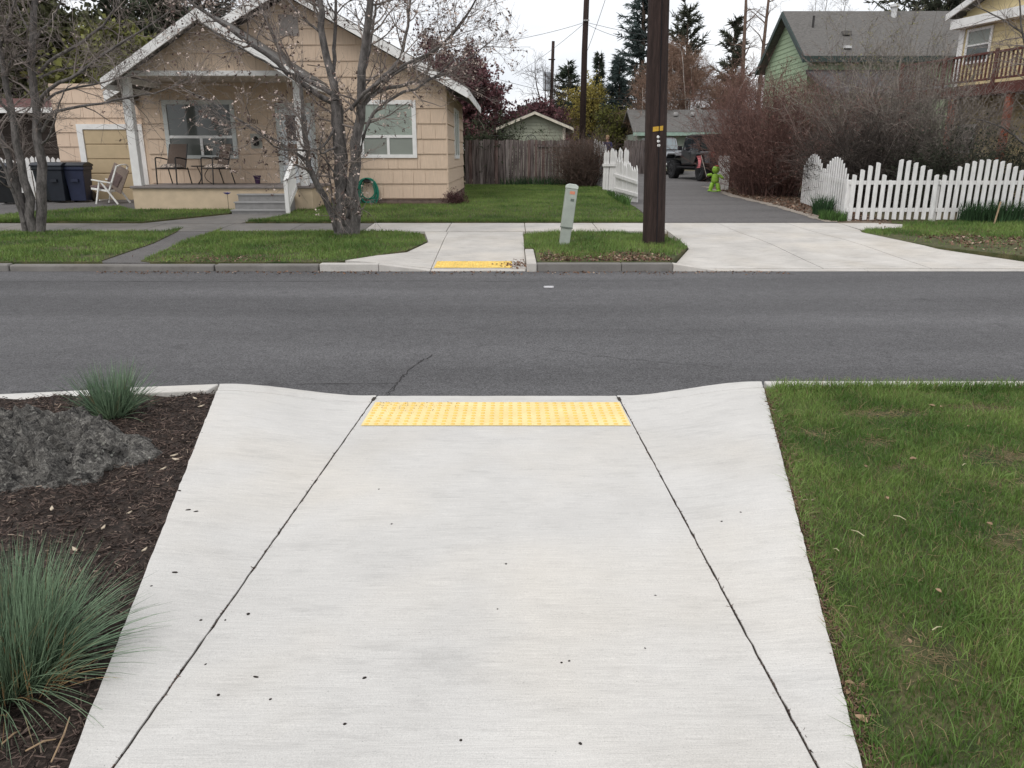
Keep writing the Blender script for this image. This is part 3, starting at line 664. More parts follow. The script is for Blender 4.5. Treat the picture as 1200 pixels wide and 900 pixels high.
def rock_mat():
    m = bpy.data.materials.new('lichen_rock'); m.use_nodes = True; t = m.node_tree; n = t.nodes; L = t.links; p = n['Principled BSDF']; p.inputs['Roughness'].default_value = .95; p.inputs['Specular IOR Level'].default_value = .15
    tc = n.new('ShaderNodeTexCoord')
    def nz(sc, det, ro):
        z = n.new('ShaderNodeTexNoise'); z.inputs['Scale'].default_value = sc; z.inputs['Detail'].default_value = det; z.inputs['Roughness'].default_value = ro; L.new(tc.outputs['Object'], z.inputs['Vector']); return z.outputs[0]
    r = n.new('ShaderNodeValToRGB'); e = r.color_ramp.elements; e[0].position = .18; e[0].color = (.022, .021, .021, 1); e[1].position = .95; e[1].color = (.36, .345, .31, 1)
    k = r.color_ramp.elements.new(.45); k.color = (.088, .083, .077, 1); k = r.color_ramp.elements.new(.75); k.color = (.185, .176, .16, 1)
    ds = n.new('ShaderNodeTexNoise'); ds.inputs['Scale'].default_value = 30; ds.inputs['Detail'].default_value = 5; L.new(tc.outputs['Object'], ds.inputs['Vector'])
    mxv = n.new('ShaderNodeMix'); mxv.data_type = 'RGBA'; mxv.blend_type = 'LINEAR_LIGHT'; mxv.inputs[0].default_value = .05; L.new(tc.outputs['Object'], mxv.inputs[6]); L.new(ds.outputs['Color'], mxv.inputs[7])
    cells = []
    for sc in (24, 60, 130):
        vc = n.new('ShaderNodeTexVoronoi'); vc.inputs['Scale'].default_value = sc; L.new(mxv.outputs[2], vc.inputs['Vector']); sp_ = n.new('ShaderNodeSeparateColor'); L.new(vc.outputs['Color'], sp_.inputs[0]); cells.append(sp_.outputs[0])
    a1 = n.new('ShaderNodeMix'); a1.inputs[0].default_value = .5; L.new(cells[0], a1.inputs[2]); L.new(cells[1], a1.inputs[3])
    a2 = n.new('ShaderNodeMix'); a2.inputs[0].default_value = .33; L.new(a1.outputs[0], a2.inputs[2]); L.new(cells[2], a2.inputs[3])
    L.new(a2.outputs[0], r.inputs[0])
    v = n.new('ShaderNodeTexVoronoi'); v.inputs['Scale'].default_value = 34; L.new(tc.outputs['Object'], v.inputs['Vector'])
    mr = n.new('ShaderNodeMapRange'); mr.inputs[1].default_value = .12; mr.inputs[2].default_value = .3; mr.inputs[3].default_value = 1; mr.inputs[4].default_value = 0; L.new(v.outputs['Distance'], mr.inputs[0])
    ms = n.new('ShaderNodeMapRange'); ms.inputs[1].default_value = .54; ms.inputs[2].default_value = .62; L.new(nz(11, 4, .6), ms.inputs[0])
    ml = n.new('ShaderNodeMath'); ml.operation = 'MULTIPLY'; L.new(mr.outputs[0], ml.inputs[0]); L.new(ms.outputs[0], ml.inputs[1])
    mx_ = n.new('ShaderNodeMix'); mx_.data_type = 'RGBA'; L.new(ml.outputs[0], mx_.inputs[0]); L.new(r.outputs[0], mx_.inputs[6]); mx_.inputs[7].default_value = (.34, .34, .30, 1); L.new(mx_.outputs[2], p.inputs['Base Color'])
    bp = n.new('ShaderNodeBump'); bp.inputs['Strength'].default_value = 1; bp.inputs['Distance'].default_value = .02; L.new(nz(40, 6, .7), bp.inputs['Height']); L.new(bp.outputs[0], p.inputs['Normal']); return m
M_ROCK = rock_mat()
me.materials.append(M_ROCK); bo = bpy.data.objects.new('boulder', me); COL.objects.link(bo); bo.location = (bx - .40, by + .06, .085); bo.rotation_euler = (0, 0, math.radians(-6))
tag(bo, 'rough low grey lichen covered boulder in the mulch bed', 'boulder')

# ---- ornamental grasses
def oat_grass(loc, h, n, spread, label, w, seed, dry):
    rng = np.random.default_rng(seed); root = thing('ornamental_grass', label, 'grass plant', loc)
    M_B = mat('blue_green_blade', (.155, .255, .165), rough=.5, var=.2, scale=3, isl=.5, trans=.2, col2=(.23, .315, .195), islcol=((.33, .27, .15), .95))
    M_D = mat('dry_blade', (.34, .22, .11), rough=.7, var=.3, scale=5, isl=.4)
    for nm_, cnt, mt, hf, sp in (('green_blades', n, M_B, 1.0, 1.0), ('dry_blades', dry, M_D, .55, 1.1)):
        if not cnt: continue
        a = rng.uniform(0, 2 * np.pi, cnt); t = np.abs(rng.normal(size=cnt)) * (.42 + .20 * (spread - .9)) * sp + .05; t = np.minimum(t, 1.25)
        B = np.stack([np.cos(a) * .09 * spread * np.sqrt(rng.random(cnt)), np.sin(a) * .09 * spread * np.sqrt(rng.random(cnt)), np.zeros(cnt)], 1)
        d = np.stack([np.cos(a) * np.sin(t), np.sin(a) * np.sin(t), np.cos(t)], 1)
        L = h * hf * (.6 + .55 * rng.random(cnt)); K = 6; P = np.zeros((cnt, K, 3)); P[:, 0] = B; dd = d.copy()
        for k in range(1, K):
            dd = unit(dd + np.array([0, 0, -.07]) * (k / K) * 1.6 * (.4 + t[:, None]) + rng.normal(size=(cnt, 3)) * .03); P[:, k] = P[:, k - 1] + dd * (L / (K - 1))[:, None]
        if nm_ == 'dry_blades': P += np.array([.05, -.05, 0])
        P[:, :, 2] = np.maximum(P[:, :, 2], .004)
        R = np.full((cnt, 1), w) * np.array([1, 1, .9, .75, .5, .12])[None]
        nm = NM(); np_tubes(nm, P + np.array(loc), R, 3); nm.build(nm_, mt, root)
    return root
x, y = near(-6, 792, .14); oat_grass((x, y, .125), .355, 1900, 1.9, 'large blue green tuft of ornamental grass spilling over the ramp edge', .0016, 11, 190)
x, y = near(132, 486, .14); oat_grass((x, y, .125), .32, 620, .9, 'small upright tuft of ornamental grass between boulder and kerb', .0019, 12, 0)
# dead stems in front of the big tuft
for i, (a, b) in enumerate([((60, 893), (82, 842)), ((30, 880), (66, 868)), ((2, 872), (24, 858))]):
    p = near(*a, .15); q = near(*b, .15); m = MB().tube([(p[0], p[1], .15), ((p[0] + q[0]) / 2 + .01, (p[1] + q[1]) / 2, .165), (q[0], q[1], .155)], [.0022, .0028, .0016], 6)
    tag(m.build('dead_stem', mat('dead_stem', (.30, .21, .13), var=.3, scale=20)), 'dry brown stem lying on mulch before the large grass tuft', 'stem', 'dead stems in the mulch bed')

# ================================================================== FAR SIDE OF THE STREET
def G2(pts, off=0): return [tuple(gnd(a, b, off)[:2]) for a, b in pts]
# old grey kerb, newer pale kerb
ko = thing('kerb', 'weathered grey kerb in front of the house with the porch', 'kerb', (-8, 11.3, 0), kind='structure')
x = -29.0
edges_ = [-32, -26, -20, -14, -11, -8.9, -7.35, -4.35, -2.82]
for a, b in zip(edges_[:-1], edges_[1:]):
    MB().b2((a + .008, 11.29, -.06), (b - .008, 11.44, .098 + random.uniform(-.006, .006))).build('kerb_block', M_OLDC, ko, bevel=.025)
kn = thing('kerb', 'short pale kerb piece dropping to the far ramp', 'kerb', (-2.3, 11.3, 0), kind='structure')
def kpiece(parent, x0, z0, x1, z1, m=M_CONC2, y0=11.29, y1=11.44):
    q = MB(); q.add([(x0, y0, -.06), (x0, y0, z0), (x0, y1, z0), (x0, y1, -.06), (x1, y0, -.06), (x1, y0, z1), (x1, y1, z1), (x1, y1, -.06)],
                    [(0, 1, 5, 4), (1, 2, 6, 5), (2, 3, 7, 6), (0, 3, 2, 1), (4, 5, 6, 7), (0, 4, 7, 3)]); q.build('kerb_block', m, parent, bevel=.012)
kpiece(kn, -2.81, .108, -1.95, .108); kpiece(kn, -1.945, .108, -1.2, .016); kpiece(kn, -1.19, .016, .20, .016)
ki = thing('kerb', 'pale kerb around the island with the utility pole', 'kerb', (1.5, 11.3, 0), kind='structure')
MB().b2((.215, 11.26, -.06), (.36, 13.0, .125)).build('kerb_block', M_CONC2, ki, bevel=.015)
kpiece(ki, .365, .112, 1.6, .112, M_OLDC); kpiece(ki, 1.605, .112, 2.35, .112, M_OLDC); kpiece(ki, 2.355, .112, 3.0, .016)
kpiece(ki, 3.005, .016, 5.2, .014); kpiece(ki, 5.21, .014, 7.6, .014); kpiece(ki, 7.61, .014, 8.6, .10); kpiece(ki, 8.61, .10, 30, .11, M_OLDC)

# sidewalk slabs, ramp slab, drive apron, paths
sw = thing('sidewalk', 'concrete sidewalk along the far side, grey and old before the porch, pale and new beyond', 'sidewalk', (0, 16.4, 0), kind='structure')
def slab(name, poly, m, parent, zf=None, off=.004):
    return sheet(name, poly, zf or (lambda x, y: F(y) + off), m, .1, None, .7)
def reparent(o, p):
    o.parent = p; l = root_loc(p); me = o.data
    me.transform(Matrix.Translation(-l)); return o
xs_ = [-40, -30, -22, -16, -13.5]; 
x = -13.5
while x < -3.2: xs_.append(x + 1.5); x += 1.5
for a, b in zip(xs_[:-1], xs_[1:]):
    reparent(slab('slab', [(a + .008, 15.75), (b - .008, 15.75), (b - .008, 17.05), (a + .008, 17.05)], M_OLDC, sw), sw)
x0 = xs_[-1]
cuts_ = [x0, -1.32, .27, 1.75, 3.12]
for a, b in zip(cuts_[:-1], cuts_[1:]):
    reparent(slab('slab', [(a + .008, 15.72), (b - .008, 15.72), (b - .008, 17.12), (a + .008, 17.12)], M_CONC2, sw), sw)
def zfr(x, y): return float(np.interp(y, [11.44, 14.6], [.02, F(14.6)])) + .005
fr = thing('curb_ramp', 'pale concrete kerb ramp across the street with a worn yellow mat', 'curb ramp', (-.5, 13, 0), kind='structure')
sheetp = [(-1.19, 11.445), (.205, 11.445), (.205, 13.0), (.22, 15.71), (-1.27, 15.71)]
reparent(slab('ramp_slab', sheetp, M_CONC2, fr, zfr), fr)
def zff(x, y):
    t = min(1, max(0, (-1.2 - x) / .9)); return (F(y) + .006) * t + zfr(x, y) * (1 - t)
reparent(slab('flare_slab', [(-2.0, 11.445), (-1.2, 11.445), (-1.28, 15.71), (-1.75, 15.71), (-1.5, 14), (-1.72, 12.7), (-2.5, 11.6)], M_CONC2, fr, zff), fr)
mp_ = mat_plate(-1.16, -.0, 11.46, 12.03, lambda y: zfr(0, y), M_YELLOW2, fr, 20, 9)
def zap(x, y): return F(y) * min(1, max(0, (y - 11.44) / 2.4)) + .016 * (1 - min(1, max(0, (y - 11.44) / 2.4))) + .005
apr = thing('driveway_apron', 'pale concrete driveway apron right of the utility pole', 'driveway', (5, 14, 0), kind='structure')
R_ = G2([(1010, 272.5), (1050, 281), (1100, 290), (1150, 298)])
la = [(2.95, 11.445), (3.02, 12.4), (3.13, 17.12)]
seams = [la, [(4.6, 11.445), (4.45, 17.12)], [(6.2, 11.445), (6.0, 17.12)]]
reparent(slab('slab', [(2.36, 11.445), (4.6, 11.445), (4.46, 17.12), (3.13, 17.12), (3.13, 15.6), (3.0, 13.2)], M_CONC2, apr, zap), apr)
reparent(slab('slab', [(4.616, 11.445), (6.2, 11.445), (5.95, 17.12), (4.474, 17.12)], M_CONC2, apr, zap), apr)
reparent(slab('slab', [(6.216, 11.445), (8.6, 11.445), (8.0, 11.9)] + [R_[2], R_[1], R_[0]] + [(7.05, 15.9), (7.1, 17.12), (5.966, 17.12)], M_CONC2, apr, zap), apr)
reparent(slab('slab', [(7.12, 15.95), (8.1, 16.3), (8.4, 16.9), (7.9, 17.12), (7.12, 17.12)], M_CONC2, apr), apr)
# islands of planting strip
ISL = {}
def island(key, poly, label):
    ISL[key] = poly
    tag(sheet('planting_strip', poly, lambda x, y: F(y) + .006, M_GRASSB, .14, None, .8), label, 'planting strip', kind='structure')
pa = G2([(165, 306), (215, 283), (262, 267)]); pb = G2([(118, 306), (180, 285), (215, 267)])
island('a', [(-40, 11.445), (-6.05, 11.445)] + [pb[0], pb[1], pb[2]] + [(-7.0, 15.74), (-40, 15.74)], 'grass strip around the many stemmed tree by the kerb')
island('b', [(-5.35, 11.445), (-2.6, 11.445), (-1.74, 12.7), (-1.52, 14), (-1.8, 15.3), (-2.3, 15.74), (-5.9, 15.74), pa[2], pa[1], pa[0]], 'grass strip around the tree before the porch steps')
island('c', [(.37, 11.445), (2.33, 11.445), (2.98, 13.2), (3.0, 13.9), (2.6, 15.2), (2.0, 15.6), (.8, 15.6), (.24, 15.1), (.21, 13.02), (.37, 13.02)], 'small grass island holding the utility pole')
island('d', [(8.62, 11.445), (30, 11.445), (30, 17.2), (8.3, 17.2), (8.42, 16.88), (8.12, 16.28), (7.15, 15.9)] + [R_[0], R_[1], R_[2], (8.05, 11.95)], 'strip of grass and leaves before the scalloped picket fence')
tag(sheet('path', [(-6.05, 11.45), (-5.35, 11.445)] + pa + [(-5.9, 15.74), (-7.0, 15.74)] + pb[::-1], lambda x, y: F(y) - .006, M_ASPH2, .05, None, .8), 'worn narrow asphalt path crossing the grass strip', 'path', kind='structure')
wk = MB(); tag(sheet('walkway', [(-8.0, 17.06), (-5.9, 17.06), (-5.42, 18.3), (-5.42, 18.8), (-6.62, 18.8)], lambda x, y: F(y) + .008, M_OLDC, .06, None, .8), 'old concrete walk leading up to the porch steps', 'path', kind='structure')
tag(sheet('soil_bed', [(-4.9, 20.9), (-1.3, 20.85), (-1.3, 28.7), (-1.9, 28.7), (-1.9, 21.7), (-4.9, 21.7)], lambda x, y: F(y) + .016, M_SOIL, .03, None, .8), 'narrow bare soil bed along the foot of the house', 'soil bed', kind='structure')
# lawns in front of the houses
LAWN1 = [(-12.0, 17.4), (-8.05, 17.12), (-6.72, 18.75), (-6.75, 19.55), (-9.4, 19.55), (-10.2, 20.5), (-11.9, 18.6)]
LAWN2 = [(-5.8, 17.12), (3.05, 17.14), (3.1, 19.5), (3.15, 29.95), (-1.75, 29.9), (-1.35, 21.9), (-1.35, 20.95), (-4.9, 21.0), (-4.9, 19.62), (-5.3, 19.55), (-5.3, 18.4)]
for P_, lab in ((LAWN1, 'bright green lawn below the porch beside the driveway'), (LAWN2, 'mown green side lawn reaching back to the board fence')):
    tag(sheet('lawn', P_, lambda x, y: F(y) + .03, M_GRASSB, .06, None, .8), lab, 'lawn', kind='structure')
tag(sheet('driveway', [(-40, 17.07), (-12.02, 17.07), (-11.95, 18.6), (-10.3, 20.6), (-9.45, 19.62), (-9.45, 22.75), (-40, 22.75)], lambda x, y: F(y) + .012, M_ASPH2, .03, None, .8), 'asphalt driveway in front of the small garage', 'driveway', kind='structure')
lane = tag(sheet('driveway', [(3.16, 17.13), (7.1, 17.13), (6.95, 20), (6.75, 24), (7.1, 29), (9.5, 33), (10.5, 43), (3.3, 43), (3.2, 30)], lambda x, y: F(y) + .012, M_ASPH2, .03, None, .8), 'asphalt lane running back between the fences to the parked cars', 'driveway', kind='structure')
tag(sheet('gravel_verge', [(7.11, 17.13), (8.3, 17.2), (8.2, 19.6), (9.5, 20), (9.5, 32), (7.2, 29), (6.85, 24), (7.0, 20)], lambda x, y: F(y) + .006, mat('verge_soil', (.15, .115, .085), var=.3, scale=5, fine=.3), .03, None, .8), 'leaf strewn dirt verge between lane and hedge', 'verge', kind='structure')
q = strip(wob([(7.0, 17.2), (6.9, 20), (6.72, 24), (7.05, 29)], 10, .06, 12), .16, 0); q.v = [(a, b, F(b) + .02) for a, b, c in q.v]
q.build('gravel_edge', mat('pale_gravel', (.30, .26, .22), var=.3, scale=20, fine=.4), lane, fix=False)

# grass on the far side
nm = NM()
bare = [(-4.35, 11.75, .75, .28), (-3.9, 12.0, .5, .2), (-6.4, 12.0, .5, .3), (-3.0, 11.6, .4, .12), (-7.4, 13, .5, .3)]
for key, dens in (('a', 1500), ('b', 1700), ('c', 1500), ('d', 1400)):
    P_ = ISL[key]; pp = [(max(-12.5, min(13.5, a)), b) for a, b in P_]
    X, Y = scatter(RNG, pp, int(area(pp) * dens))
    nv_ = np.array([noise.fractal(Vector((a * 1.2, b * 1.2, 4)), .8, 2, 3) for a, b in zip(X, Y)])
    den = np.clip(1.0 + nv_ * .6, .25, 1)
    if key in 'ab':
        for a, b, c, d in bare: den *= 1 - .95 * np.exp(-(((X - a) / c) ** 2 + ((Y - b) / d) ** 2))
    if key == 'c': den *= np.clip((Y - 11.95) / .7 + nv_ * .9, .10, 1)
    if key == 'd': den *= np.clip((Y - 14.6 + (X - 8) * .15) / .7 + nv_ * .5, .04, 1)
    k = RNG.random(len(X)) < den; X, Y, nv_ = X[k], Y[k], nv_[k]
    blades(nm, RNG, X, Y, FV(Y) + .004, .055 + .03 * nv_ + (.02 if key in 'cd' else 0), .011, .8, False)
for P_ in (LAWN1, LAWN2):
    X, Y = scatter(RNG, P_, int(area(P_) * 1100)); blades(nm, RNG, X, Y, FV(Y) + .026, .055, .012, .5, False)
X = RNG.uniform(-12, 3.05, 16000); Y = 17.16 + np.abs(RNG.normal(size=16000)) * .06; k = ~((X > -8.1) & (X < -5.75)); X, Y = X[k], Y[k]
Y = Y + np.where(X < -8, .1, 0)
blades(nm, RNG, X, Y, FV(Y) + .0, .10, .012, .6, False)
tag(nm.build('grass', M_GRASSF), 'grass of the lawns and planting strips across the street', 'grass', kind='stuff')
# leaf litter: gutter, island front, verge, hedge foot
nm = NM()
def litter(n, xf, yf, s=.02, z=.0):
    X, Y = xf(n), yf(n)
    Z = np.where(Y < 11.29, 0.004, FV(Y) + .012) + z
    np_leaves(nm, RNG, np.stack([X, Y, Z + RNG.uniform(0, .012, n)], 1), np.full(n, s), .6, .7)
U = RNG.uniform; NR = lambda n: RNG.normal(size=n)
litter(700, lambda n: U(-6, 4, n), lambda n: 11.25 - np.abs(NR(n)) * .15, .016)
litter(170, lambda n: .12 + NR(n) * .12 - .02, lambda n: 11.75 + NR(n) * .22, .02, -.085)
litter(1500, lambda n: U(.42, 2.4, n), lambda n: 11.5 + np.abs(NR(n)) * .5, .022)
litter(2600, lambda n: U(7.6, 13, n), lambda n: 14.4 - (0) + NR(n) * .9, .026)
litter(3200, lambda n: U(6.95, 8.4, n), lambda n: U(17.3, 28, n), .03)
litter(400, lambda n: -4.3 + NR(n) * .5, lambda n: 11.75 + NR(n) * .2, .015)
k = None
tag(nm.build('fallen_leaves', M_LEAFLIT), 'brown fallen leaves along the far gutter, island and hedge', 'leaf litter', kind='stuff')
# flattened can on the road
q = MB().lathe([(.018, -.06), (.03, -.05), (.03, .05), (.018, .06)], (0, 0, .012), 10, 'x')
cx, cy = near(643, 336, .01); o = q.build('crushed_can', mat('can_metal', (.55, .54, .55), rough=.35, metal=.6, var=.2), None); o.location = (cx, cy, 0); o.scale = (1.1, 1.2, .5)
tag(o, 'small pale crushed can lying on the asphalt street', 'can')

# ================================================================== HOUSE
YW, YP = 21.6, 19.6
house = thing('house', 'peach shingled single storey house with white trimmed gables and a raised porch', 'house', (-5.7, 25, .3))
def clip(poly, a, b, c):
    """keep a*x+b*z<=c"""
    out = []
    for i in range(len(poly)):
        p, q = poly[i], poly[(i + 1) % len(poly)]; dp, dq = a * p[0] + b * p[1] - c, a * q[0] + b * q[1] - c
        if dp <= 0: out.append(p)
        if (dp < 0 < dq) or (dq < 0 < dp): t = dp / (dp - dq); out.append((p[0] + (q[0] - p[0]) * t, p[1] + (q[1] - p[1]) * t))
    return out
def siding(parent, x0, x1, z0, z1, h, holes, cuts, put, m, seed, wmin=.22, wmax=.7, name='shingle', proud=.028, grooves=True):
    """lapped courses of shingle panels; put(x, z, d) -> world point d metres proud of the wall"""
    rr = random.Random(seed); z = z0; k = 0
    while z < z1 - .02:
        zt = min(z + h, z1); xs = [x0]
        while xs[-1] < x1:
            nx = xs[-1] + rr.uniform(wmin, wmax); xs.append(nx if nx < x1 - .25 else x1)
        for a, b in zip(xs[:-1], xs[1:]):
            rects = [(a, b, z, zt)]
            for hx0, hx1, hz0, hz1 in holes:
                nr = []
                for (p, q, r_, s_) in rects:
                    if q <= hx0 or p >= hx1 or s_ <= hz0 or r_ >= hz1: nr.append((p, q, r_, s_)); continue
                    if p < hx0: nr.append((p, hx0, r_, s_))
                    if q > hx1: nr.append((hx1, q, r_, s_))
                    mp0, mp1 = max(p, hx0), min(q, hx1)
                    if r_ < hz0: nr.append((mp0, mp1, r_, hz0))
                    if s_ > hz1: nr.append((mp0, mp1, hz1, s_))
                rects = nr
            for (p, q, r_, s_) in rects:
                if q - p < .03 or s_ - r_ < .02: continue
                e = .0035; poly = [(p + e, r_), (q - e, r_), (q - e, s_), (p + e, s_)]
                for c in cuts: poly = clip(poly, *c)
                if len(poly) < 3: continue
                n = len(poly); jz = rr.uniform(0, .004)
                vs = [put(x, zz, .003 + jz + proud * (1 - (zz - z) / h)) for x, zz in poly] + [put(x, zz, -.01) for x, zz in poly]
                MB().add(vs, [tuple(range(n)), tuple(range(n, 2 * n))[::-1]] + [(i, (i + 1) % n, n + (i + 1) % n, n + i) for i in range(n)]).build(name, m, parent)
        z = zt; k += 1
XL, XR = -9.72, -1.74
AX, AZ, EZ_, SL = -5.72, 5.58, 3.12, .535          # main gable apex, slope
def zmain(x): return AZ - SL * abs(x - AX)
# front wall core with gable
w = MB().prism([(XL, .46), (XR, .46), (XR, zmain(XR) - .12), (AX, AZ - .12), (XL, zmain(XL) - .12)], 'y', YW, YW + .15)
wall = w.build('wall', M_PEACH, house)
MB().b2((XL + .02, YW + .02, .1), (XR - .02, YW + .2, .475)).build('foundation', M_FOUND, house)
MB().b2((XR - .12, YW + .21, .1), (XR - .02, 28.7, .475)).build('foundation', M_FOUND, house)
WIN1 = (-9.22, -7.33, 1.52, 3.0); WIN2 = (-4.06, -2.54, 1.54, 3.0); DOOR = (-6.25, -5.22, .86, 2.93)
holes = [WIN1, WIN2, DOOR, (-9.8, -4.95, .3, .885)]
cuts = [(SL, 1, AZ - .14 + SL * AX), (-SL, 1, AZ - .14 - SL * AX)]
siding(wall, XL, XR, .49, AZ, .385, holes, cuts, lambda x, z, d: (x, YW - d, z), M_PEACH, 3)
# side wall, right
sw_ = MB().prism([(YW + .15, .46), (28.7, .46), (28.7, 3.3), (YW + .15, 3.3)], 'x', XR - .15, XR - .01).build('wall', M_PEACH, house)
SWIN = (24.3, 26.2, 1.5, 2.95)
siding(sw_, YW, 28.7, .49, 3.25, .385, [SWIN], [], lambda y, z, d: (XR - .01 + d, y, z), M_PEACH, 5, 1.0, 2.2)
MB().b2((XR - .02, YW - .022, .455), (XR + .022, YW + .05, 3.2)).build('corner_board', M_PEACH, house)
MB().b2((XL - .15, YW + .15, .3), (XL, 28.7, 3.2)).build('wall', M_PEACH, house)
MB().b2((XL - .1, 28.6, .3), (XR - .05, 28.69, 3.2)).build('wall', M_PEACH, house)
# main roof
def gable_roof(parent, ax, az, slope, xl, xr, y0, y1, th, m, fascia, fw=.2):
    rf = MB()
    for xe in (xl, xr):
        ze = az - slope * abs(xe - ax)
        rf.prism([(ax, az), (xe, ze), (xe, ze + th), (ax, az + th)], 'y', y0 + .03, y1)
    r_ = rf.build('roof', m, parent)
    for xe in (xl, xr):
        ze = az - slope * abs(xe - ax); s = 1 if xe > ax else -1
        MB().prism([(ax + s * .002, az + th * .75), (xe, ze + th * .75), (xe, ze + th * .75 - fw), (ax + s * .002, az + th * .75 - fw)], 'y', y0 - .02, y0 + .028).build('fascia_board', fascia, r_)
        MB().b2((xe - .02 * (s < 0), y0 + .03, ze - .12), (xe + .02 * (s > 0), y1, ze + th * .6)).build('eave_board', fascia, r_)
    return r_
gable_roof(house, AX, AZ + .02, SL, -10.45, -1.13, 21.05, 29.2, .13, M_ROOF, M_WHITE, .23)
MB().b2((AX - .25, YW - .035, 4.55), (AX + .25, YW - .0, 5.05)).build('gable_vent', mat('vent_grey', (.3, .27, .25)), house)
# windows
def window(parent, box, y, m_trim, panes, depth=.05, tw=.11, name='window'):
    x0, x1, z0, z1 = box
    fr_ = MB()
    fr_.b2((x0, y - depth, z1 - tw), (x1, y, z1)); fr_.b2((x0, y - depth, z0), (x1, y, z0 + tw * .8))
    fr_.b2((x0, y - depth, z0 + tw * .8), (x0 + tw, y, z1 - tw)); fr_.b2((x1 - tw, y - depth, z0 + tw * .8), (x1, y, z1 - tw))
    f_ = fr_.build(name, m_trim, parent)
    return f_
GL_D = glass('dark_pane', (.075, .085, .08)); GL_G = glass('shade_pane', (.30, .345, .30), .25)
GL_G2 = glass('screen_pane', (.235, .255, .225), .4)
for bx_, trim, up, lo in ((WIN1, M_TRIMG, GL_D, (glass('pane_lo', (.10, .108, .098), .2), GL_D)), (WIN2, M_WHITE, GL_G, (GL_G2, GL_G2))):
    f_ = window(house, bx_, YW, trim, None); x0, x1, z0, z1 = bx_; tw = .11; zm = z0 + (z1 - z0) * .375; xm = (x0 + x1) / 2
    MB().b2((x0 + tw, YW - .045, zm - .035), (x1 - tw, YW - .005, zm + .035)).build('rail', M_WHITE, f_)
    MB().b2((xm - .035, YW - .042, z0 + .09), (xm + .035, YW - .006, zm - .035)).build('mullion', M_WHITE, f_)
    MB().b2((x0 + tw, YW - .022, zm + .035), (x1 - tw, YW - .012, z1 - tw)).build('pane', up, f_)
    MB().b2((x0 + tw, YW - .022, z0 + .088), (xm - .035, YW - .012, zm - .035)).build('pane', lo[0], f_)
    MB().b2((xm + .035, YW - .022, z0 + .088), (x1 - tw, YW - .012, zm - .035)).build('pane', lo[1], f_)
y0, y1, z0, z1 = SWIN
f_ = MB().b2((XR, y0, z0), (XR + .04, y0 + .1, z1)).b2((XR, y1 - .1, z0), (XR + .04, y1, z1)).b2((XR, y0 + .1, z0), (XR + .04, y1 - .1, z0 + .1)).b2((XR, y0 + .1, z1 - .1), (XR + .04, y1 - .1, z1)).build('window', M_WHITE, house)
MB().b2((XR, y0 + .1, z0 + .1), (XR + .012, y1 - .1, z1 - .1)).build('pane', GL_G, f_)
MB().b2((XR + .014, (y0 + y1) / 2 - .03, z0 + .1), (XR + .035, (y0 + y1) / 2 + .03, z1 - .1)).build('mullion', M_WHITE, f_)
# door
dr = MB(); x0, x1, z0, z1 = DOOR
fd = MB().b2((x0, YW - .05, z0), (x0 + .11, YW, z1)).b2((x1 - .11, YW - .05, z0), (x1, YW, z1)).b2((x0 + .11, YW - .05, z1 - .12), (x1 - .11, YW, z1)).build('door_frame', M_TRIMG, house)
M_DOORW = mat('door_white', (.70, .73, .75), rough=.45, var=.05)
d_ = MB().b2((x0 + .11, YW - .03, z0 + .02), (x1 - .11, YW - .005, z1 - .12)).build('door', M_DOORW, house)
xa, xb = x0 + .26, x1 - .22
MB().b2((xa, YW - .036, 1.98), (xb, YW - .0305, 2.62)).build('pane', mat('door_pane', (.05, .03, .028), rough=.15, var=.5, scale=9, spec=.6), d_)
MB().b2((xa, YW - .036, 1.38), (xb, YW - .0305, 1.90)).build('pane', mat('door_pane_low', (.17, .10, .055), rough=.2, var=.4, scale=6, spec=.6), d_)
MB().lathe([(.03, 0), (.03, .05)], (x0 + .17, YW - .09, 1.85), 10, 'y').build('handle', M_DARK, d_)
# porch
pb_ = MB().b2((-9.36, YP + .02, .05), (-4.93, YP + .2, .82)).b2((-9.36, YP + .2, .05), (-9.2, YW, .82)).b2((-5.09, YP + .2, .05), (-4.93, YW, .82))
porch = pb_.build('porch_base', M_BEIGE, house)
MB().b2((-9.40, YP - .03, .825), (-4.89, YW - .03, .885)).build('porch_deck', M_GREYDECK, house, bevel=.01)
for i, zt in enumerate((.71, .54, .37)):
    y1_ = YP - .035 - i * .27
    st_ = MB().b2((-6.66, y1_ - .27, .05), (-5.36, y1_, zt - .03)).build('step', M_GREYSTEP, house)
    MB().b2((-6.68, y1_ - .29, zt - .03), (-5.345, y1_, zt)).build('tread', mat('tread_edge', (.33, .325, .32), rough=.6, var=.1), st_)
for xc in (-9.22, -5.12):
    MB().b2((xc - .10, YP + .02, .886), (xc + .10, YP + .22, 3.42)).build('column', M_WHITE, house, bevel=.01)
# railing by the steps
rl = MB().bar((-5.30, YP - .03, 1.56), (-5.30, YP - .92, 1.02), .10, .07).build('handrail', M_WHITE, house)
MB().b2((-5.345, YP - .95, F(18.7)), (-5.255, YP - .86, 1.02)).build('newel_post', M_WHITE, rl)
for i in range(7):
    y = YP - .09 - i * .115; zt = 1.56 - (.03 + .06 + i * .115) * .607 + .0; MB().b2((-5.32, y - .022, .80 - i * .062), (-5.28, y + .022, zt - .01)).build('baluster', M_WHITE, rl)
MB().bar((-5.30, YP - .03, .86), (-5.30, YP - .90, .42), .045, .10).build('bottom_rail', M_WHITE, rl)
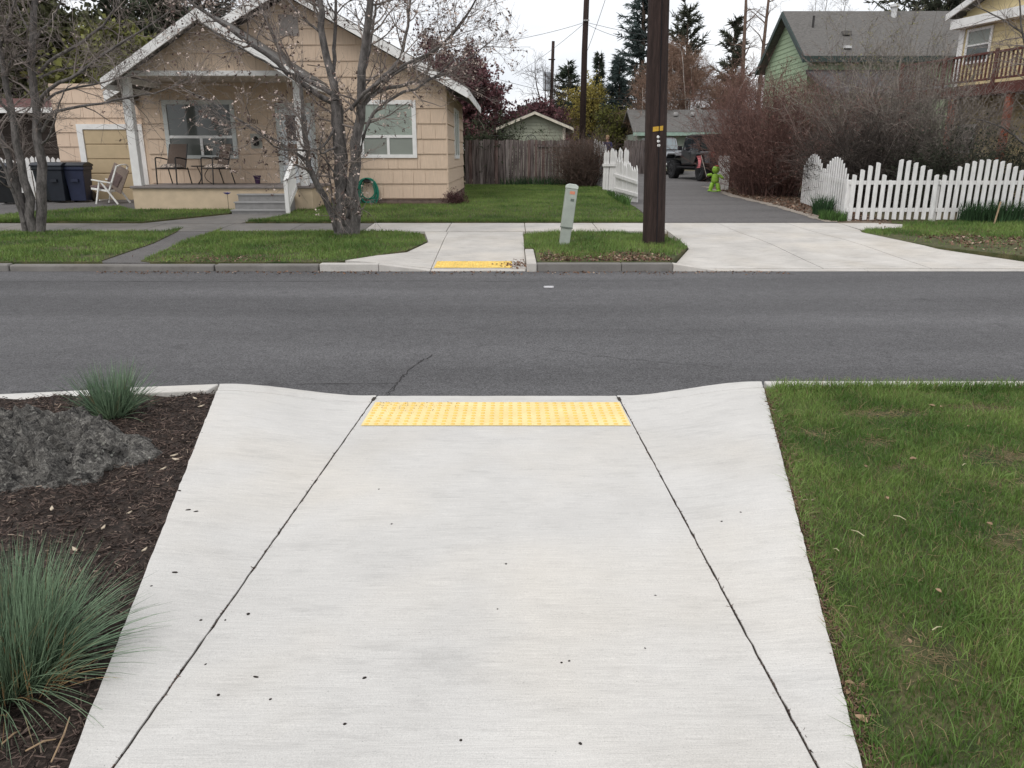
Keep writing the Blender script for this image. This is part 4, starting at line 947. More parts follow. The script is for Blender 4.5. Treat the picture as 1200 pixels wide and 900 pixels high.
# porch gable
PX, PZ, PS = -7.12, 4.70, .625
rp = gable_roof(house, PX, PZ, PS, -9.50, -4.84, 19.08, YW - .03, .12, M_ROOF, M_WHITE, .23)
def zpor(x): return PZ - PS * abs(x - PX)
gw = MB().prism([(-9.3, 3.53), (-4.95, 3.53), (PX + (PZ - 3.55) / PS, 3.53), (PX, PZ - .03), (PX - (PZ - 3.55) / PS, 3.53)][2:], 'y', YP + .06, YP + .15).build('porch_gable', M_PEACH, house)
siding(gw, -9.2, -5.0, 3.53, PZ, .385, [], [(PS, 1, PZ - .03 + PS * PX), (-PS, 1, PZ - .03 - PS * PX)], lambda x, z, d: (x, YP + .06 - d, z), M_PEACH, 8)
MB().b2((-9.34, YP, 3.42), (-4.98, YP + .17, 3.53)).build('porch_beam', M_WHITE, house)
MB().b2((-9.3, YP + .18, 3.43), (-5.0, YW - .04, 3.47)).build('porch_ceiling', mat('porch_ceiling', (.55, .48, .42)), house)
for a_ in (-9.34, -5.12): MB().b2((a_, YP + .17, 3.28), (a_ + .14, YW - .03, 3.43)).build('side_beam', M_WHITE, house)
# number, porch lamp / mailbox
def text3d(name, s, loc, size, m, parent, rot=(math.pi / 2, 0, 0), ext=.006):
    cu = bpy.data.curves.new(name, 'FONT'); cu.body = s; cu.size = size; cu.extrude = ext; cu.align_x = 'CENTER'; cu.align_y = 'CENTER'
    ob = bpy.data.objects.new(name, cu); COL.objects.link(ob); bpy.context.view_layer.update()
    me = bpy.data.meshes.new_from_object(ob.evaluated_get(bpy.context.evaluated_depsgraph_get())); bpy.data.objects.remove(ob)
    me.materials.clear(); me.materials.append(m); o = bpy.data.objects.new(name, me); COL.objects.link(o)
    o.rotation_euler = rot; o.location = Vector(loc) - (root_loc(parent) if parent else Vector()); o.parent = parent; return o
text3d('house_number', '401', (-6.82, YW - .035, 2.45), .17, mat('number_brown', (.12, .085, .06)), house)
lamp_ = MB().b2((-6.96, YW - .04, 1.78), (-6.66, YW - .001, 2.16)).build('lamp_plate', mat('plate_grey', (.42, .42, .38)), house)
MB().lathe([(.05, -.12), (.09, -.08), (.09, .05), (.03, .12)], (-6.80, YW - .13, 1.97), 10).build('lamp', M_DARK, lamp_)

# ---- garage
gar = thing('garage', 'small flat roofed peach garage with a panelled door beside the porch', 'garage', (-11.3, 25, .3))
gwl = MB().b2((-12.8, 22.8, .28), (-10.46, 22.95, 3.5)).b2((-10.46, 22.8, .28), (-9.75, 22.95, 3.1)).build('wall', M_PEACH, gar)
GD = (-12.18, -10.35, .3, 2.42)
siding(gwl, -12.8, -9.9, .3, 3.5, .385, [GD, (-10.44, -9, 3.0, 4)], [], lambda x, z, d: (x, 22.8 - d, z), mat('peach_sunlit', (.645, .495, .378), rough=.75, var=.05, scale=3, stretch=(14, 14, .7), bump=.35, bscale=9), 11)  # lighter copy of the peach siding, with sunlight put into its colour
MB().b2((-12.8, 22.96, .28), (-12.65, 28.5, 3.5)).build('wall', M_PEACH, gar)
MB().b2((-12.64, 22.96, 3.3), (-10.47, 28.5, 3.45)).build('roof', M_ROOF, gar)
gf = MB().b2((-12.18, 22.72, .3), (-12.02, 22.8, 2.3)).b2((-10.5, 22.72, .3), (-10.34, 22.8, 2.3)).b2((-12.18, 22.72, 2.3), (-10.34, 22.8, 2.44)).build('door_frame', M_WHITE, gar)
gd = MB().b2((-12.02, 22.775, .31), (-10.5, 22.79, 2.3)).build('garage_door', mat('tan_door', (.50, .39, .245), rough=.6, var=.05), gar)
for i in range(5): MB().b2((-12.01, 22.748, .33 + i * .395), (-10.51, 22.775, .33 + i * .395 + .37)).build('door_panel', mat('tan_door', None), gd, bevel=.012)

# ================================================================== PORCH AND YARD OBJECTS
M_BLK = mat('black_metal', (.02, .017, .016), rough=.4, var=.2, spec=.5)
M_SLING = mat('brown_sling', (.135, .10, .08), rough=.8, var=.08, scale=40)
M_CUSH = mat('patterned_cushion', (.05, .045, .06), rough=.9, var=.3, scale=26, col2=(.55, .46, .38), detail=1)
def patio_chair(loc, rz, label):
    t = thing('patio_chair', label, 'chair', loc, rz, 'brown sling chairs on the porch')
    B = lambda n, mb, m, par=t, **k: mb.build(n, m, par, world=False, **k)
    for s in (-1, 1):
        x = s * .29
        B('front_leg', MB().tube([(x, -.27, .012), (x, -.24, .42), (x, -.23, .64)], .017, 8), M_BLK)
        B('back_leg', MB().tube([(x, .33, .012), (x, .22, .42)], .015, 8), M_BLK)
        B('arm', MB().tube(catmull([(x, -.23, .64), (x, -.19, .665), (x, .0, .655), (x, .22, .62)], 4), .017, 8), M_BLK)
        B('back_post', MB().tube(catmull([(x * .93, .16, .40), (x * .93, .24, .62), (x * .9, .36, 1.0)], 4), .014, 8), M_BLK)
    B('seat_frame', MB().tube([(-.27, -.25, .41), (.27, -.25, .41), (.27, .22, .39), (-.27, .22, .39)], .013, 6, True), M_BLK)
    s = MB(); n = 6; vs = []
    for k in range(n + 1):
        v = k / n; y = -.25 + .44 * v; z = .425 - .03 * math.sin(v * 3.14)
        vs += [(-.255, y, z), (.255, y, z)]
    B('seat', MB().add(vs + [(a, b, c - .012) for a, b, c in vs], [(2 * k, 2 * k + 1, 2 * k + 3, 2 * k + 2) for k in range(n)] + [(2 * k + 15, 2 * k + 14, 2 * k + 16, 2 * k + 17) for k in range(n - 0) if 2 * k + 17 < 28] ), M_SLING)
    b = MB(); vs = []
    for k in range(7):
        v = k / 6; y = .17 + .19 * v ** 1.2; z = .42 + .58 * v
        vs += [(-.262, y, z), (.262, y, z)]
    m = len(vs); b.add(vs + [(a, c + .012, d) for a, c, d in vs], [(2 * k, 2 * k + 1, 2 * k + 3, 2 * k + 2) for k in range(6)] + [(m + 2 * k + 1, m + 2 * k, m + 2 * k + 2, m + 2 * k + 3) for k in range(6)] + [(12, 13, m + 13, m + 12)])
    B('backrest', b, M_SLING)
    c = MB(); N = 12; vs = []; fs = []
    for j in range(N + 1):
        for i in range(N + 1):
            a, e = i / N * 2 - 1, j / N * 2 - 1; f = max(0, (1 - a ** 4) * (1 - e ** 4)) ** .5; vs.append((a * .22, -.02 + e * .2, .43 + .085 * f))
    for j in range(N):
        for i in range(N): fs.append((j * 13 + i, j * 13 + i + 1, j * 13 + i + 14, j * 13 + i + 13))
    o = len(vs); vs += [(v[0], v[1], .86 - v[2] - .0) if False else (v[0], v[1], .425) for v in vs]; fs += [tuple(o + q for q in f[::-1]) for f in fs[:]]
    B('cushion', c.add(vs, fs), M_CUSH, smooth=True)
    return t
p1 = at(205, 216, 20.55); patio_chair((p1.x, 20.5, .886), math.radians(-14), 'brown sling patio chair left of the small porch table')
p2 = at(256, 216, 20.55); patio_chair((p2.x, 20.5, .886), math.radians(-42), 'brown sling patio chair turned towards the small porch table')
tt = thing('side_table', 'small round dark metal table between the two porch chairs', 'table', (at(238, 214, 20.75).x, 20.75, .886))
MB().lathe([(.24, 0), (.25, .008), (.25, .02), (.24, .026)], (0, 0, .44), 24).build('table_top', M_BLK, tt, world=False)
for k in range(3):
    a = k * 2.094 + .4; c, s = math.cos(a), math.sin(a)
    MB().tube(catmull([(c * .2, s * .2, .435), (c * .07, s * .07, .25), (c * .09, s * .09, .12), (c * .22, s * .22, .008)], 5), .010, 6).build('leg', M_BLK, tt, world=False)
pt = thing('flower_pot', 'small dark purple flower pot on the porch deck', 'pot', (at(302, 214, 21.1).x, 21.1, .886))
MB().lathe([(.06, 0), (.085, .17), (.10, .17), (.10, .21), (.088, .21), (.08, .17), (.02, .16)], (0, 0, 0), 14).build('pot', mat('purple_glaze', (.055, .025, .065), rough=.35), pt, world=False)
gs = thing('garden_stake', 'thin garden stake with a small blue flower head before the porch', 'garden stake', (-6.92, 19.3, F(19.3)))
MB().tube([(0, 0, 0), (.005, 0, .42)], .005, 6).build('stake', M_BLK, gs, world=False)
q = MB()
for k in range(7):
    a = k * .9; c, s = math.cos(a), math.sin(a); q.add([(0, 0, .41), (c * .06 - s * .03, s * .06 + c * .03, .45), (c * .1, s * .1, .46), (c * .06 + s * .03, s * .06 - c * .03, .45), (c * .05, s * .05, .425)], [(0, 1, 2, 3), (0, 4, 1), (1, 4, 2), (2, 4, 3), (3, 4, 0)])
q.build('flower_head', mat('blue_flower', (.12, .12, .42), rough=.6), gs, world=False)
# hose coiled on the wall
hs = thing('garden_hose', 'coiled green garden hose hanging on the house wall', 'hose', (-3.89, 21.5, .3))
rr = random.Random(4); pts = []
for i in range(11 * 26):
    t = i / 26; a = t * 2 * math.pi; k = int(t); r0 = random.Random(k); rx = .20 + r0.uniform(-.02, .10); rz = .25 + r0.uniform(.0, .17); cx = r0.uniform(-.04, .05)
    pts.append((-3.89 + cx + rx * math.sin(a), 21.5 - .006 * k - .03 * math.sin(t * 3), 1.02 - rz + rz * math.cos(a)))
MB().tube(pts, .014, 6).build('hose_coil', mat('green_hose', (.02, .20, .13), rough=.45, var=.2, scale=20), hs, smooth=True)
MB().b2((-3.99, 21.44, .90), (-3.79, 21.585, 1.0)).build('hose_hanger', M_BLK, hs, bevel=.02)
# bins
def bin_(loc, rz, m, label, lidm):
    t = thing('wheelie_bin', label, 'bin', loc, rz)
    b = MB(); lv = [(.20, .22, .04), (.25, .28, .85), (.28, .31, .86), (.28, .31, .95)]
    vs = [(sx * a, sy * c, z) for a, c, z in lv for sx, sy in ((-1, -1), (1, -1), (1, 1), (-1, 1))]
    fs = [(i * 4 + j, i * 4 + (j + 1) % 4, i * 4 + 4 + (j + 1) % 4, i * 4 + 4 + j) for i in range(3) for j in range(4)] + [(3, 2, 1, 0), (12, 13, 14, 15)]
    b.add(vs, fs).build('body', m, t, world=False, bevel=.025)
    l = MB().prism([(-.33, .951), (.34, .951), (.34, 1.0), (.1, 1.06), (-.2, 1.05), (-.33, .99)], 'x', -.295, .295); l.build('lid', lidm, t, world=False, bevel=.015)
    MB().tube([(-.2, .36, .98), (.2, .36, .98)], .015, 6).build('handle', lidm, t, world=False)
    MB().b2((-.09, -.31, .55), (.09, -.24, .62)).build('grip_bar', m, t, world=False)
    for s in (-1, 1): MB().lathe([(.13, -.03), (.14, -.02), (.14, .02), (.13, .03)], (s * .23, .22, .141), 14, 'x').build('wheel', M_BLK, t, world=False)
M_NAVY = mat('navy_plastic', (.018, .024, .055), rough=.45, var=.15, spec=.4); M_NAVY2 = mat('dark_plastic', (.014, .018, .026), rough=.45, var=.15, spec=.4)
gyb = F(21.9) + .012
bin_((at(97, 238, 21.9).x, 21.9, gyb), .1, M_NAVY, 'navy blue wheeled bin closest to the garage door', M_NAVY2)
bin_((at(76, 239, 21.8).x, 21.75, gyb), -.05, M_NAVY2, 'near black wheeled bin between the navy bin and the grey one', M_NAVY2)
bin_((at(58, 240, 21.9).x, 22.05, gyb), .05, mat('grey_plastic', (.028, .033, .036), rough=.5), 'dark grey wheeled bin behind the leaning tree stems', M_NAVY2)
bin_((at(14, 242, 21.3).x, 21.3, F(21.3) + .012), .15, mat('black_plastic', (.012, .013, .014), rough=.5), 'black wheeled bin left of the many stemmed tree', M_NAVY2)
# white reclining chair
rc = thing('reclining_chair', 'white folding recliner chair with brown padding on the driveway', 'chair', (at(135, 240, 21.5).x, 21.4, F(21.4) + .013), math.radians(-8))
M_WPL = mat('white_plastic', (.75, .74, .71), rough=.4)
for s in (-1, 1):
    y = s * .27
    MB().bar((-.30, y, .0), (-.12, y, .60), .035, .035).build('leg', M_WPL, rc, world=False)
    MB().bar((.33, y, .0), (-.10, y + .0 * s, .60), .03, .04).build('leg', M_WPL, rc, world=False)
    MB().bar((-.32, y * 1.08, .63), (.22, y * 1.08, .55), .05, .03).build('arm', M_WPL, rc, world=False)
    MB().bar((.10, y * .9, .33), (.42, y * .9, .98), .035, .04).build('back_post', M_WPL, rc, world=False)
MB().tube(catmull([(.40, -.243, .95), (.45, -.15, 1.0), (.46, 0, 1.01), (.45, .15, 1.0), (.40, .243, .95)], 4), .02, 8).build('top_bar', M_WPL, rc, world=False)
MB().bar((.07, 0, .36), (.40, 0, .96), .44, .03, (0, 1, 0)).build('backrest', mat('taupe_mesh', (.24, .19, .16), var=.15, scale=30), rc, world=False)
MB().bar((-.42, 0, .40), (.12, 0, .33), .46, .05).build('seat', M_WPL, rc, world=False)
MB().bar((-.46, 0, .455), (.06, 0, .40), .42, .055).build('cushion', mat('brown_pad', (.14, .10, .095), var=.25, scale=14), rc, world=False, bevel=.025)
MB().bar((.06, 0, .5), (.27, 0, .80), .34, .07, (0, 1, 0)).build('head_cushion', mat('brown_pad', None), rc, world=False, bevel=.03)
MB().bar((-.2, -.26, .10), (-.2, .26, .10), .03, .03).build('stretcher', M_WPL, rc, world=False)
# low white garden lounger standing by the porch's far end
lc = thing('garden_stool', 'low white plastic stool behind the porch column by the garage', 'stool', (-9.62, 22.2, F(22.2)))
for sx in (-1, 1):
    for sy in (-1, 1): MB().bar((sx * .16, sy * .13, 0), (sx * .11, sy * .10, .62), .035, .035).build('leg', M_WPL, lc, world=False)
MB().box((0, 0, .64), (.38, .3, .04)).build('seat', M_WPL, lc, world=False, bevel=.01)
# trellis ladder on the garage wall
tl = thing('trellis', 'narrow cream ladder trellis against the garage wall beside the porch', 'trellis', (-9.83, 22.7, .4))
for x in (-9.93, -9.73): MB().b2((x - .012, 22.68, .40), (x + .012, 22.71, 2.9)).build('upright', M_BEIGE, tl)
for i in range(12): MB().b2((-9.96, 22.65, .6 + i * .19), (-9.70, 22.678, .625 + i * .19)).build('rung', M_BEIGE, tl)
# reddish small shrub
def twig_ball(name, label, cat, loc, rad, n, m, seed, up=.3, sub=4, r=.006, leaf=None, group=None, extra=None):
    rng = np.random.default_rng(seed); t = thing(name, label, cat, loc, 0, group)
    a = rng.uniform(0, 6.283, n); e = rng.uniform(.1, 1.45, n); d = np.stack([np.cos(a) * np.cos(e), np.sin(a) * np.cos(e), np.sin(e)], 1)
    P0 = np.array(loc) + np.stack([np.cos(a), np.sin(a), np.zeros(n)], 1) * rad[0] * .25 * rng.random((n, 1)) + np.array([0, 0, .01])
    L = np.linalg.norm(d * np.array(rad), axis=1) * rng.uniform(.7, 1.1, n)
    nm = NM(); P, R = grow(rng, P0, d * np.array(rad), L, np.full(n, r), 5, .35, .04); np_tubes(nm, P, R, 4)
    pts = [P.reshape(-1, 3)]
    if sub:
        p, dd, rr_, t_ = spawn(rng, P, R, sub, .3, 20, 55); P2, R2 = grow(rng, p, dd, rng.uniform(.2, .45, len(p)) * np.mean(rad), rr_ * .6, 4, .4, .05); np_tubes(nm, P2, R2, 3); pts.append(P2.reshape(-1, 3))
        p, dd, rr_, t_ = spawn(rng, P2, R2, 3, .3, 20, 60); P3, R3 = grow(rng, p, dd, rng.uniform(.12, .3, len(p)) * np.mean(rad), rr_ * .6, 3, .4, .05); np_tubes(nm, P3, R3, 3); pts.append(P3.reshape(-1, 3))
    nm.build('twigs', m, t)
    if leaf:
        lm, cnt, sz = leaf; A = np.concatenate(pts); A = A[A[:, 2] > loc[2] + .05]; k = rng.integers(0, len(A), cnt); q = NM()
        np_leaves(q, rng, A[k] + rng.normal(size=(cnt, 3)) * sz, np.full(cnt, sz), .55); q.build('leaves', lm, t)
    return t
M_REDTW = mat('red_twig', (.105, .06, .05), var=.3, scale=6, isl=.4)
twig_ball('small_shrub', 'low dark reddish shrub at the house corner', 'shrub', (at(534, 240, 21.3).x, 21.2, F(21.2)), (.36, .3, .32), 90, M_REDTW, 21, leaf=(mat('dark_red_leaf', (.075, .035, .035), isl=.4), 1500, .018))

# ================================================================== STREET FURNITURE
pole = thing('utility_pole', 'dark brown wooden utility pole with a yellow tag on the grass island', 'utility pole', (2.47, 13.62, F(13.6)))
M_POLE = mat('pole_wood', (.036, .023, .020), rough=.9, var=.35, scale=5, stretch=(4, 4, .25), bump=.9, bscale=26, fine=.35, fscale=22)
q = MB(); n = 24; vs = []; H = 9.5
for k in range(40):
    h = H * k / 39 - .1 * (k == 0)
    for j in range(n):
        a = 6.283 * j / n; r_ = .190 - .0055 * h + .005 * noise.noise(Vector((math.cos(a) * 3, math.sin(a) * 3, h * .25))) + .004 * noise.noise(Vector((math.cos(a) * 8, math.sin(a) * 8, h * .6)))
        vs.append((2.47 - .030 * h + r_ * math.cos(a), 13.62 + r_ * math.sin(a), F(13.6) + h))
q.add(vs, [(k * n + j, k * n + (j + 1) % n, (k + 1) * n + (j + 1) % n, (k + 1) * n + j) for k in range(39) for j in range(n)] + [tuple(39 * n + j for j in range(n))])
q.build('pole', M_POLE, pole, smooth=True)
def on_pole(px, py): 
    p = at(px, py, 13.43); return p
def curved_plate(px0, px1, py0, py1, m, name, tilt=0):
    h = at(772, (py0 + py1) / 2, 13.43).z - F(13.6); cx, rad = 2.47 - .03 * h, .190 - .0055 * h + .009
    q = MB(); vs = []; K = 6
    for k in range(K + 1):
        x = at(px0 + (px1 - px0) * k / K, py0, 13.43).x; sx = max(-.97, min(.97, (x - cx) / rad)); y = 13.62 - rad * math.sqrt(1 - sx * sx)
        for pp in (py1, py0): z = at(px0, pp + tilt * (k / K - .5), 13.43).z; vs += [(cx + sx * rad, y, z), (cx + sx * (rad - .012), y + .012, z)]
    fs = []
    for k in range(K):
        a = 4 * k; b = a + 4; fs += [(a, b, b + 2, a + 2), (a + 1, a + 3, b + 3, b + 1), (a + 2, b + 2, b + 3, a + 3), (a, a + 1, b + 1, b)]
    fs += [(0, 2, 3, 1), (4 * K, 4 * K + 1, 4 * K + 3, 4 * K + 2)]
    q.add(vs, fs).build(name, m, pole)
MB().tube([(2.47 + .02 - .03 * h_, 13.62 - .195 + .0055 * h_, F(13.6) + h_) for h_ in (0, 3, 6, 9.4)], .009, 6).build('ground_wire', mat('wire_dark', (.012, .01, .012)), pole)
curved_plate(765.5, 777.5, 148, 153.5, mat('yellow_tag', (.55, .33, .04), rough=.5, var=.15, scale=40), 'pole_tag', -1.5)
for i, py in enumerate((160.5, 165.5, 170.5)):
    h = at(771, py, 13.43).z; xx = at(771.5 + .3 * i, py, 13.43).x; sx = (xx - (2.47 - .03 * (h - F(13.6)))) / .18
    MB().lathe([(.022, -.05), (.026, .0), (.018, .008)], (0, 0, 0), 12, 'y').build('reflector', M_WHITE, pole, world=False).location = Vector((xx, 13.62 - .185 * math.sqrt(max(0, 1 - sx * sx)), h)) - Vector(pole.location)
    pole.children[-1].rotation_euler = (math.pi, 0, 0)
ped = thing('utility_pedestal', 'leaning grey green utility pedestal with an orange sticker', 'pedestal', (at(661, 284, 13.55).x, 13.55, F(13.5)))
M_PED = mat('pedestal_green', (.335, .365, .325), rough=.55, var=.1, scale=7, fine=.06)
LE = Matrix.Rotation(math.radians(7.0), 3, 'Y') @ Matrix.Rotation(math.radians(-3), 3, 'X')
def ped_part(name, mb, m, bevel=0, par=None):
    mb.v = [tuple(LE @ Vector(v)) for v in mb.v]; return mb.build(name, m, par or ped, world=False, bevel=bevel)
ped_part('base', MB().box((0, 0, .14), (.175, .175, .32)), M_PED, .008)
cov = ped_part('cover', MB().box((0, 0, .625), (.20, .20, .65)), M_PED, .012)
ped_part('cap', MB().prism([(-.105, .951), (.105, .951), (.105, 1.0), (.06, 1.03), (-.06, 1.03), (-.105, 1.0)], 'y', -.105, .105), mat('pedestal_top', (.50, .54, .49), rough=.5), .01)
ped_part('orange_sticker', MB().box((.015, -.1015, .885), (.085, .003, .05)), mat('orange_sticker', (.62, .13, .05), rough=.5, var=.3, scale=90, col2=(.62, .3, .2)), 0, cov)
ped_part('grey_sticker', MB().box((.03, -.1015, .765), (.06, .003, .045)), mat('grey_sticker', (.12, .14, .12), rough=.5, var=.5, scale=110), 0, cov)
ped_part('label', MB().box((.01, -.1015, .83), (.05, .003, .025)), mat('pale_sticker', (.40, .42, .36), rough=.5, var=.3, scale=110), 0, cov)
ped_part('band', MB().box((0, 0, .3), (.208, .208, .018)), mat('band_dark', (.14, .16, .14)))

# ================================================================== FENCES
# board fence at the back of the side lawn
bf = thing('board_fence', 'weathered grey brown vertical board fence behind the side lawn', 'fence', (.7, 30, .5))
M_BRD = mat('weathered_board', (.085, .066, .062), rough=.95, var=.5, scale=3, stretch=(7, 7, .5), isl=.0, col2=(.15, .125, .118), bump=.5, bscale=20)
M_BRD2 = mat('weathered_board_red', (.10, .055, .05), rough=.95, var=.45, scale=3, stretch=(7, 7, .5), col2=(.155, .115, .105), bump=.5, bscale=20)
M_BRD3 = mat('weathered_board_pale', (.16, .135, .125), rough=.95, var=.4, scale=3, stretch=(7, 7, .5), col2=(.24, .21, .20), bump=.5, bscale=20)
rr = random.Random(9); x = -1.75
while x < 3.05:
    w_ = rr.uniform(.125, .15); h = 2.13 + rr.uniform(-.03, .03); y = 30 + rr.uniform(-.012, .012)
    MB().prism([(x, .46), (x + w_ - .012, .46), (x + w_ - .012, h - .02), (x + w_ - .03, h), (x + .02, h), (x, h - .015)], 'y', y - .01, y + .01).build('board', rr.choice([M_BRD, M_BRD, M_BRD2, M_BRD, M_BRD3] if x < 0.2 else [M_BRD, M_BRD2, M_BRD2, M_BRD3]), bf)
    x += w_
for z in (.8, 1.95): MB().b2((-1.8, 30.025, z - .04), (3.05, 30.07, z + .04)).build('rail', M_BRD, bf)
MB().b2((.95, 29.955, 1.88), (2.6, 29.985, 1.95)).build('rail', M_BRD, bf)
for x in (-1.7, .7, 3.02): MB().b2((x - .05, 30.08, .4), (x + .05, 30.18, 2.1)).build('post', M_BRD, bf)
# second board fence farther back by the cars
b2 = thing('board_fence', 'dark board fence across the lane behind the white picket panels', 'fence', (5.5, 40, .6))
x = 5.55
while x < 7.6:
    w_ = rr.uniform(.13, .15); h = 2.28 + rr.uniform(-.02, .02)
    MB().b2((x, 40 + rr.uniform(-.01, .01), .62), (x + w_ - .012, 40.03, h)).build('board', rr.choice([M_BRD, M_BRD2, M_BRD]), b2); x += w_
MB().b2((5.5, 40.04, 1.9), (7.6, 40.09, 2.0)).build('rail', M_BRD, b2)
# white picket panels along the lane
def picket(mb, x0, w, z0, z1, d, point=.5):
    """local: along x, front at -y"""
    return mb.prism([(x0, z0), (x0 + w, z0), (x0 + w, z1 - w * point), (x0 + w / 2, z1), (x0, z1 - w * point)], 'y', -d / 2, d / 2)
def lane_panel(p, q, h0, h1, n, label, lean, railz, seed):
    """leaning panel from p to q; local x axis along the run"""
    L = math.hypot(q[0] - p[0], q[1] - p[1]); t = thing('picket_fence', label, 'fence', (p[0], p[1], 0)); t.rotation_euler = (lean, 0, math.atan2(q[1] - p[1], q[0] - p[0]))
    rr = random.Random(seed); w = L / n
    for i in range(n):
        f = i / max(1, n - 1); yb = p[1] + (q[1] - p[1]) * f; z0 = F(yb) + rr.uniform(.01, .05); h = h0 * (1 - f) + h1 * f + rr.uniform(-.06, .04)
        o = picket(MB(), 0, w * .88, z0, F(yb) + h, .02, .9).build('picket', M_WHITEF, t, world=False); o.location.x = i * w; o.rotation_euler.y = rr.uniform(-.03, .03)
    for k in railz: MB().bar((-.03, -.035, F(p[1]) + h0 * k), (L + .04, -.035, F(q[1]) + h1 * k), .04, .085).build('rail', M_WHITEF, t, world=False)
    MB().b2((-.05, .02, F(p[1])), (.04, .1, F(p[1]) + h0 * .9)).build('post', M_WHITEF, t, world=False); return t
lane_panel((3.02, 29.3), (3.38, 28.6), 1.68, 1.5, 5, 'tall white picket panel next to the board fence', .02, (.3, .72), 3)
lane_panel((3.05, 26.7), (3.74, 25.9), 1.36, 1.40, 9, 'middle white picket panel with a sagging rail along the lane', -.02, (.62,), 4)
lane_panel((3.02, 23.0), (3.40, 21.3), 1.18, .98, 11, 'short white picket panel ending beside the lane with a loose rail', .04, (.25, .58), 5)
# scalloped white picket fence, right
def fence_run(t, p, q, n, w, humps, hlo, hhi, zb, missing=(), broken=(), seed=1, gap=None, rails=(.17, .62)):
    p, q = Vector(p), Vector(q); d = (q - p); L = d.length; d.normalize(); a = math.atan2(d.y, d.x); rr = random.Random(seed)
    def put(mb, nm): mb.v = [tuple(Matrix.Rotation(a, 3, 'Z') @ Vector(v) + Vector((p.x, p.y, 0))) for v in mb.v]; return mb.build(nm, M_WHITEF, t, bevel=.003)
    for i in range(n):
        if i in missing: continue
        s = (i + .5) / n; ph = s * humps; f = math.sin((ph % 1) * math.pi) ** .8; h = hlo + (hhi - hlo) * f
        if i in broken: h = .98 if i == broken[0] else .86
        x0 = L * s - w / 2; zz = zb(s)
        e = .012 * math.copysign(1, math.cos((ph % 1) * math.pi))
        m = MB().prism([(x0, zz + rr.uniform(.0, .03)), (x0 + w, zz + .01), (x0 + w, zz + h - .012 - e), (x0 + w * .5, zz + h), (x0, zz + h - .012 + e)], 'y', -.012, .012)
        put(m, 'picket')
    for k in rails:
        put(MB().bar((0, .036, zb(0) + hhi * k), (L, .036, zb(1) + hhi * k), .035, .085), 'rail')
    for s in np.arange(0, 1.001, 1 / max(1, round(humps))):
        put(MB().b2((L * s - .045, .058, zb(s) - .1), (L * s + .045, .145, zb(s) + hlo * .96)), 'post')
pf = thing('picket_fence', 'white scalloped picket fence with missing pickets along the yellow house yard', 'fence', (9, 17.5, .2))
def zbf(s): return F(17.5) + .02
fence_run(pf, (7.42, 17.5, 0), (9.38, 17.5, 0), 12, .092, 1.0, .90, 1.30, zbf, (), (4, 5), 2)
fence_run(pf, (9.40, 17.5, 0), (11.36, 17.48, 0), 13, .092, 1.0, .90, 1.30, zbf, (), (), 3)
fence_run(pf, (11.38, 17.48, 0), (13.34, 17.45, 0), 13, .092, 1.0, .90, 1.30, zbf, (), (), 4)
fence_run(pf, (13.36, 17.45, 0), (15.3, 17.42, 0), 13, .092, 1.0, .90, 1.30, zbf, (), (), 6)
ps = thing('picket_fence', 'white scalloped picket fence running back along the lane under the hedge', 'fence', (7.6, 19.5, .25))
fence_run(ps, (7.86, 21.6, 0), (7.40, 17.56, 0), 22, .085, 2.0, .90, 1.30, lambda s: F(21.6 - 4.04 * s) + .02, (), (), 5)
# low white picket pieces glimpsed left and by the caution figure
pl = thing('picket_fence', 'white picket fence behind the wheeled bins', 'fence', (-14.5, 23.2, .35))
for i in range(30): picket(MB(), -17.2 + i * .15, .115, F(23.2), F(23.2) + 1.17 + .05 * math.sin(i * .6), .02, .55).build('picket', M_WHITEF, pl, world=False)
for o in pl.children: o.location = Vector((0, 23.2, 0)) - Vector(pl.location)
MB().b2((-17.2, 23.22, 1.15), (-12.7, 23.27, 1.24)).build('rail', M_WHITEF, pl)
pw = thing('picket_fence', 'white picket stub at the hedge behind the green figure', 'fence', (7.1, 27.3, .45))
for i in range(3): picket(MB(), 7.02 + i * .14, .12, F(27.3), F(27.3) + 1.15, .02, .5).build('picket', M_WHITEF, pw, world=False)
for o in pw.children: o.location = Vector((0, 27.3, 0)) - Vector(pw.location)
MB().b2((7.0, 27.32, .95), (7.45, 27.36, 1.03)).build('rail', M_WHITEF, pw)

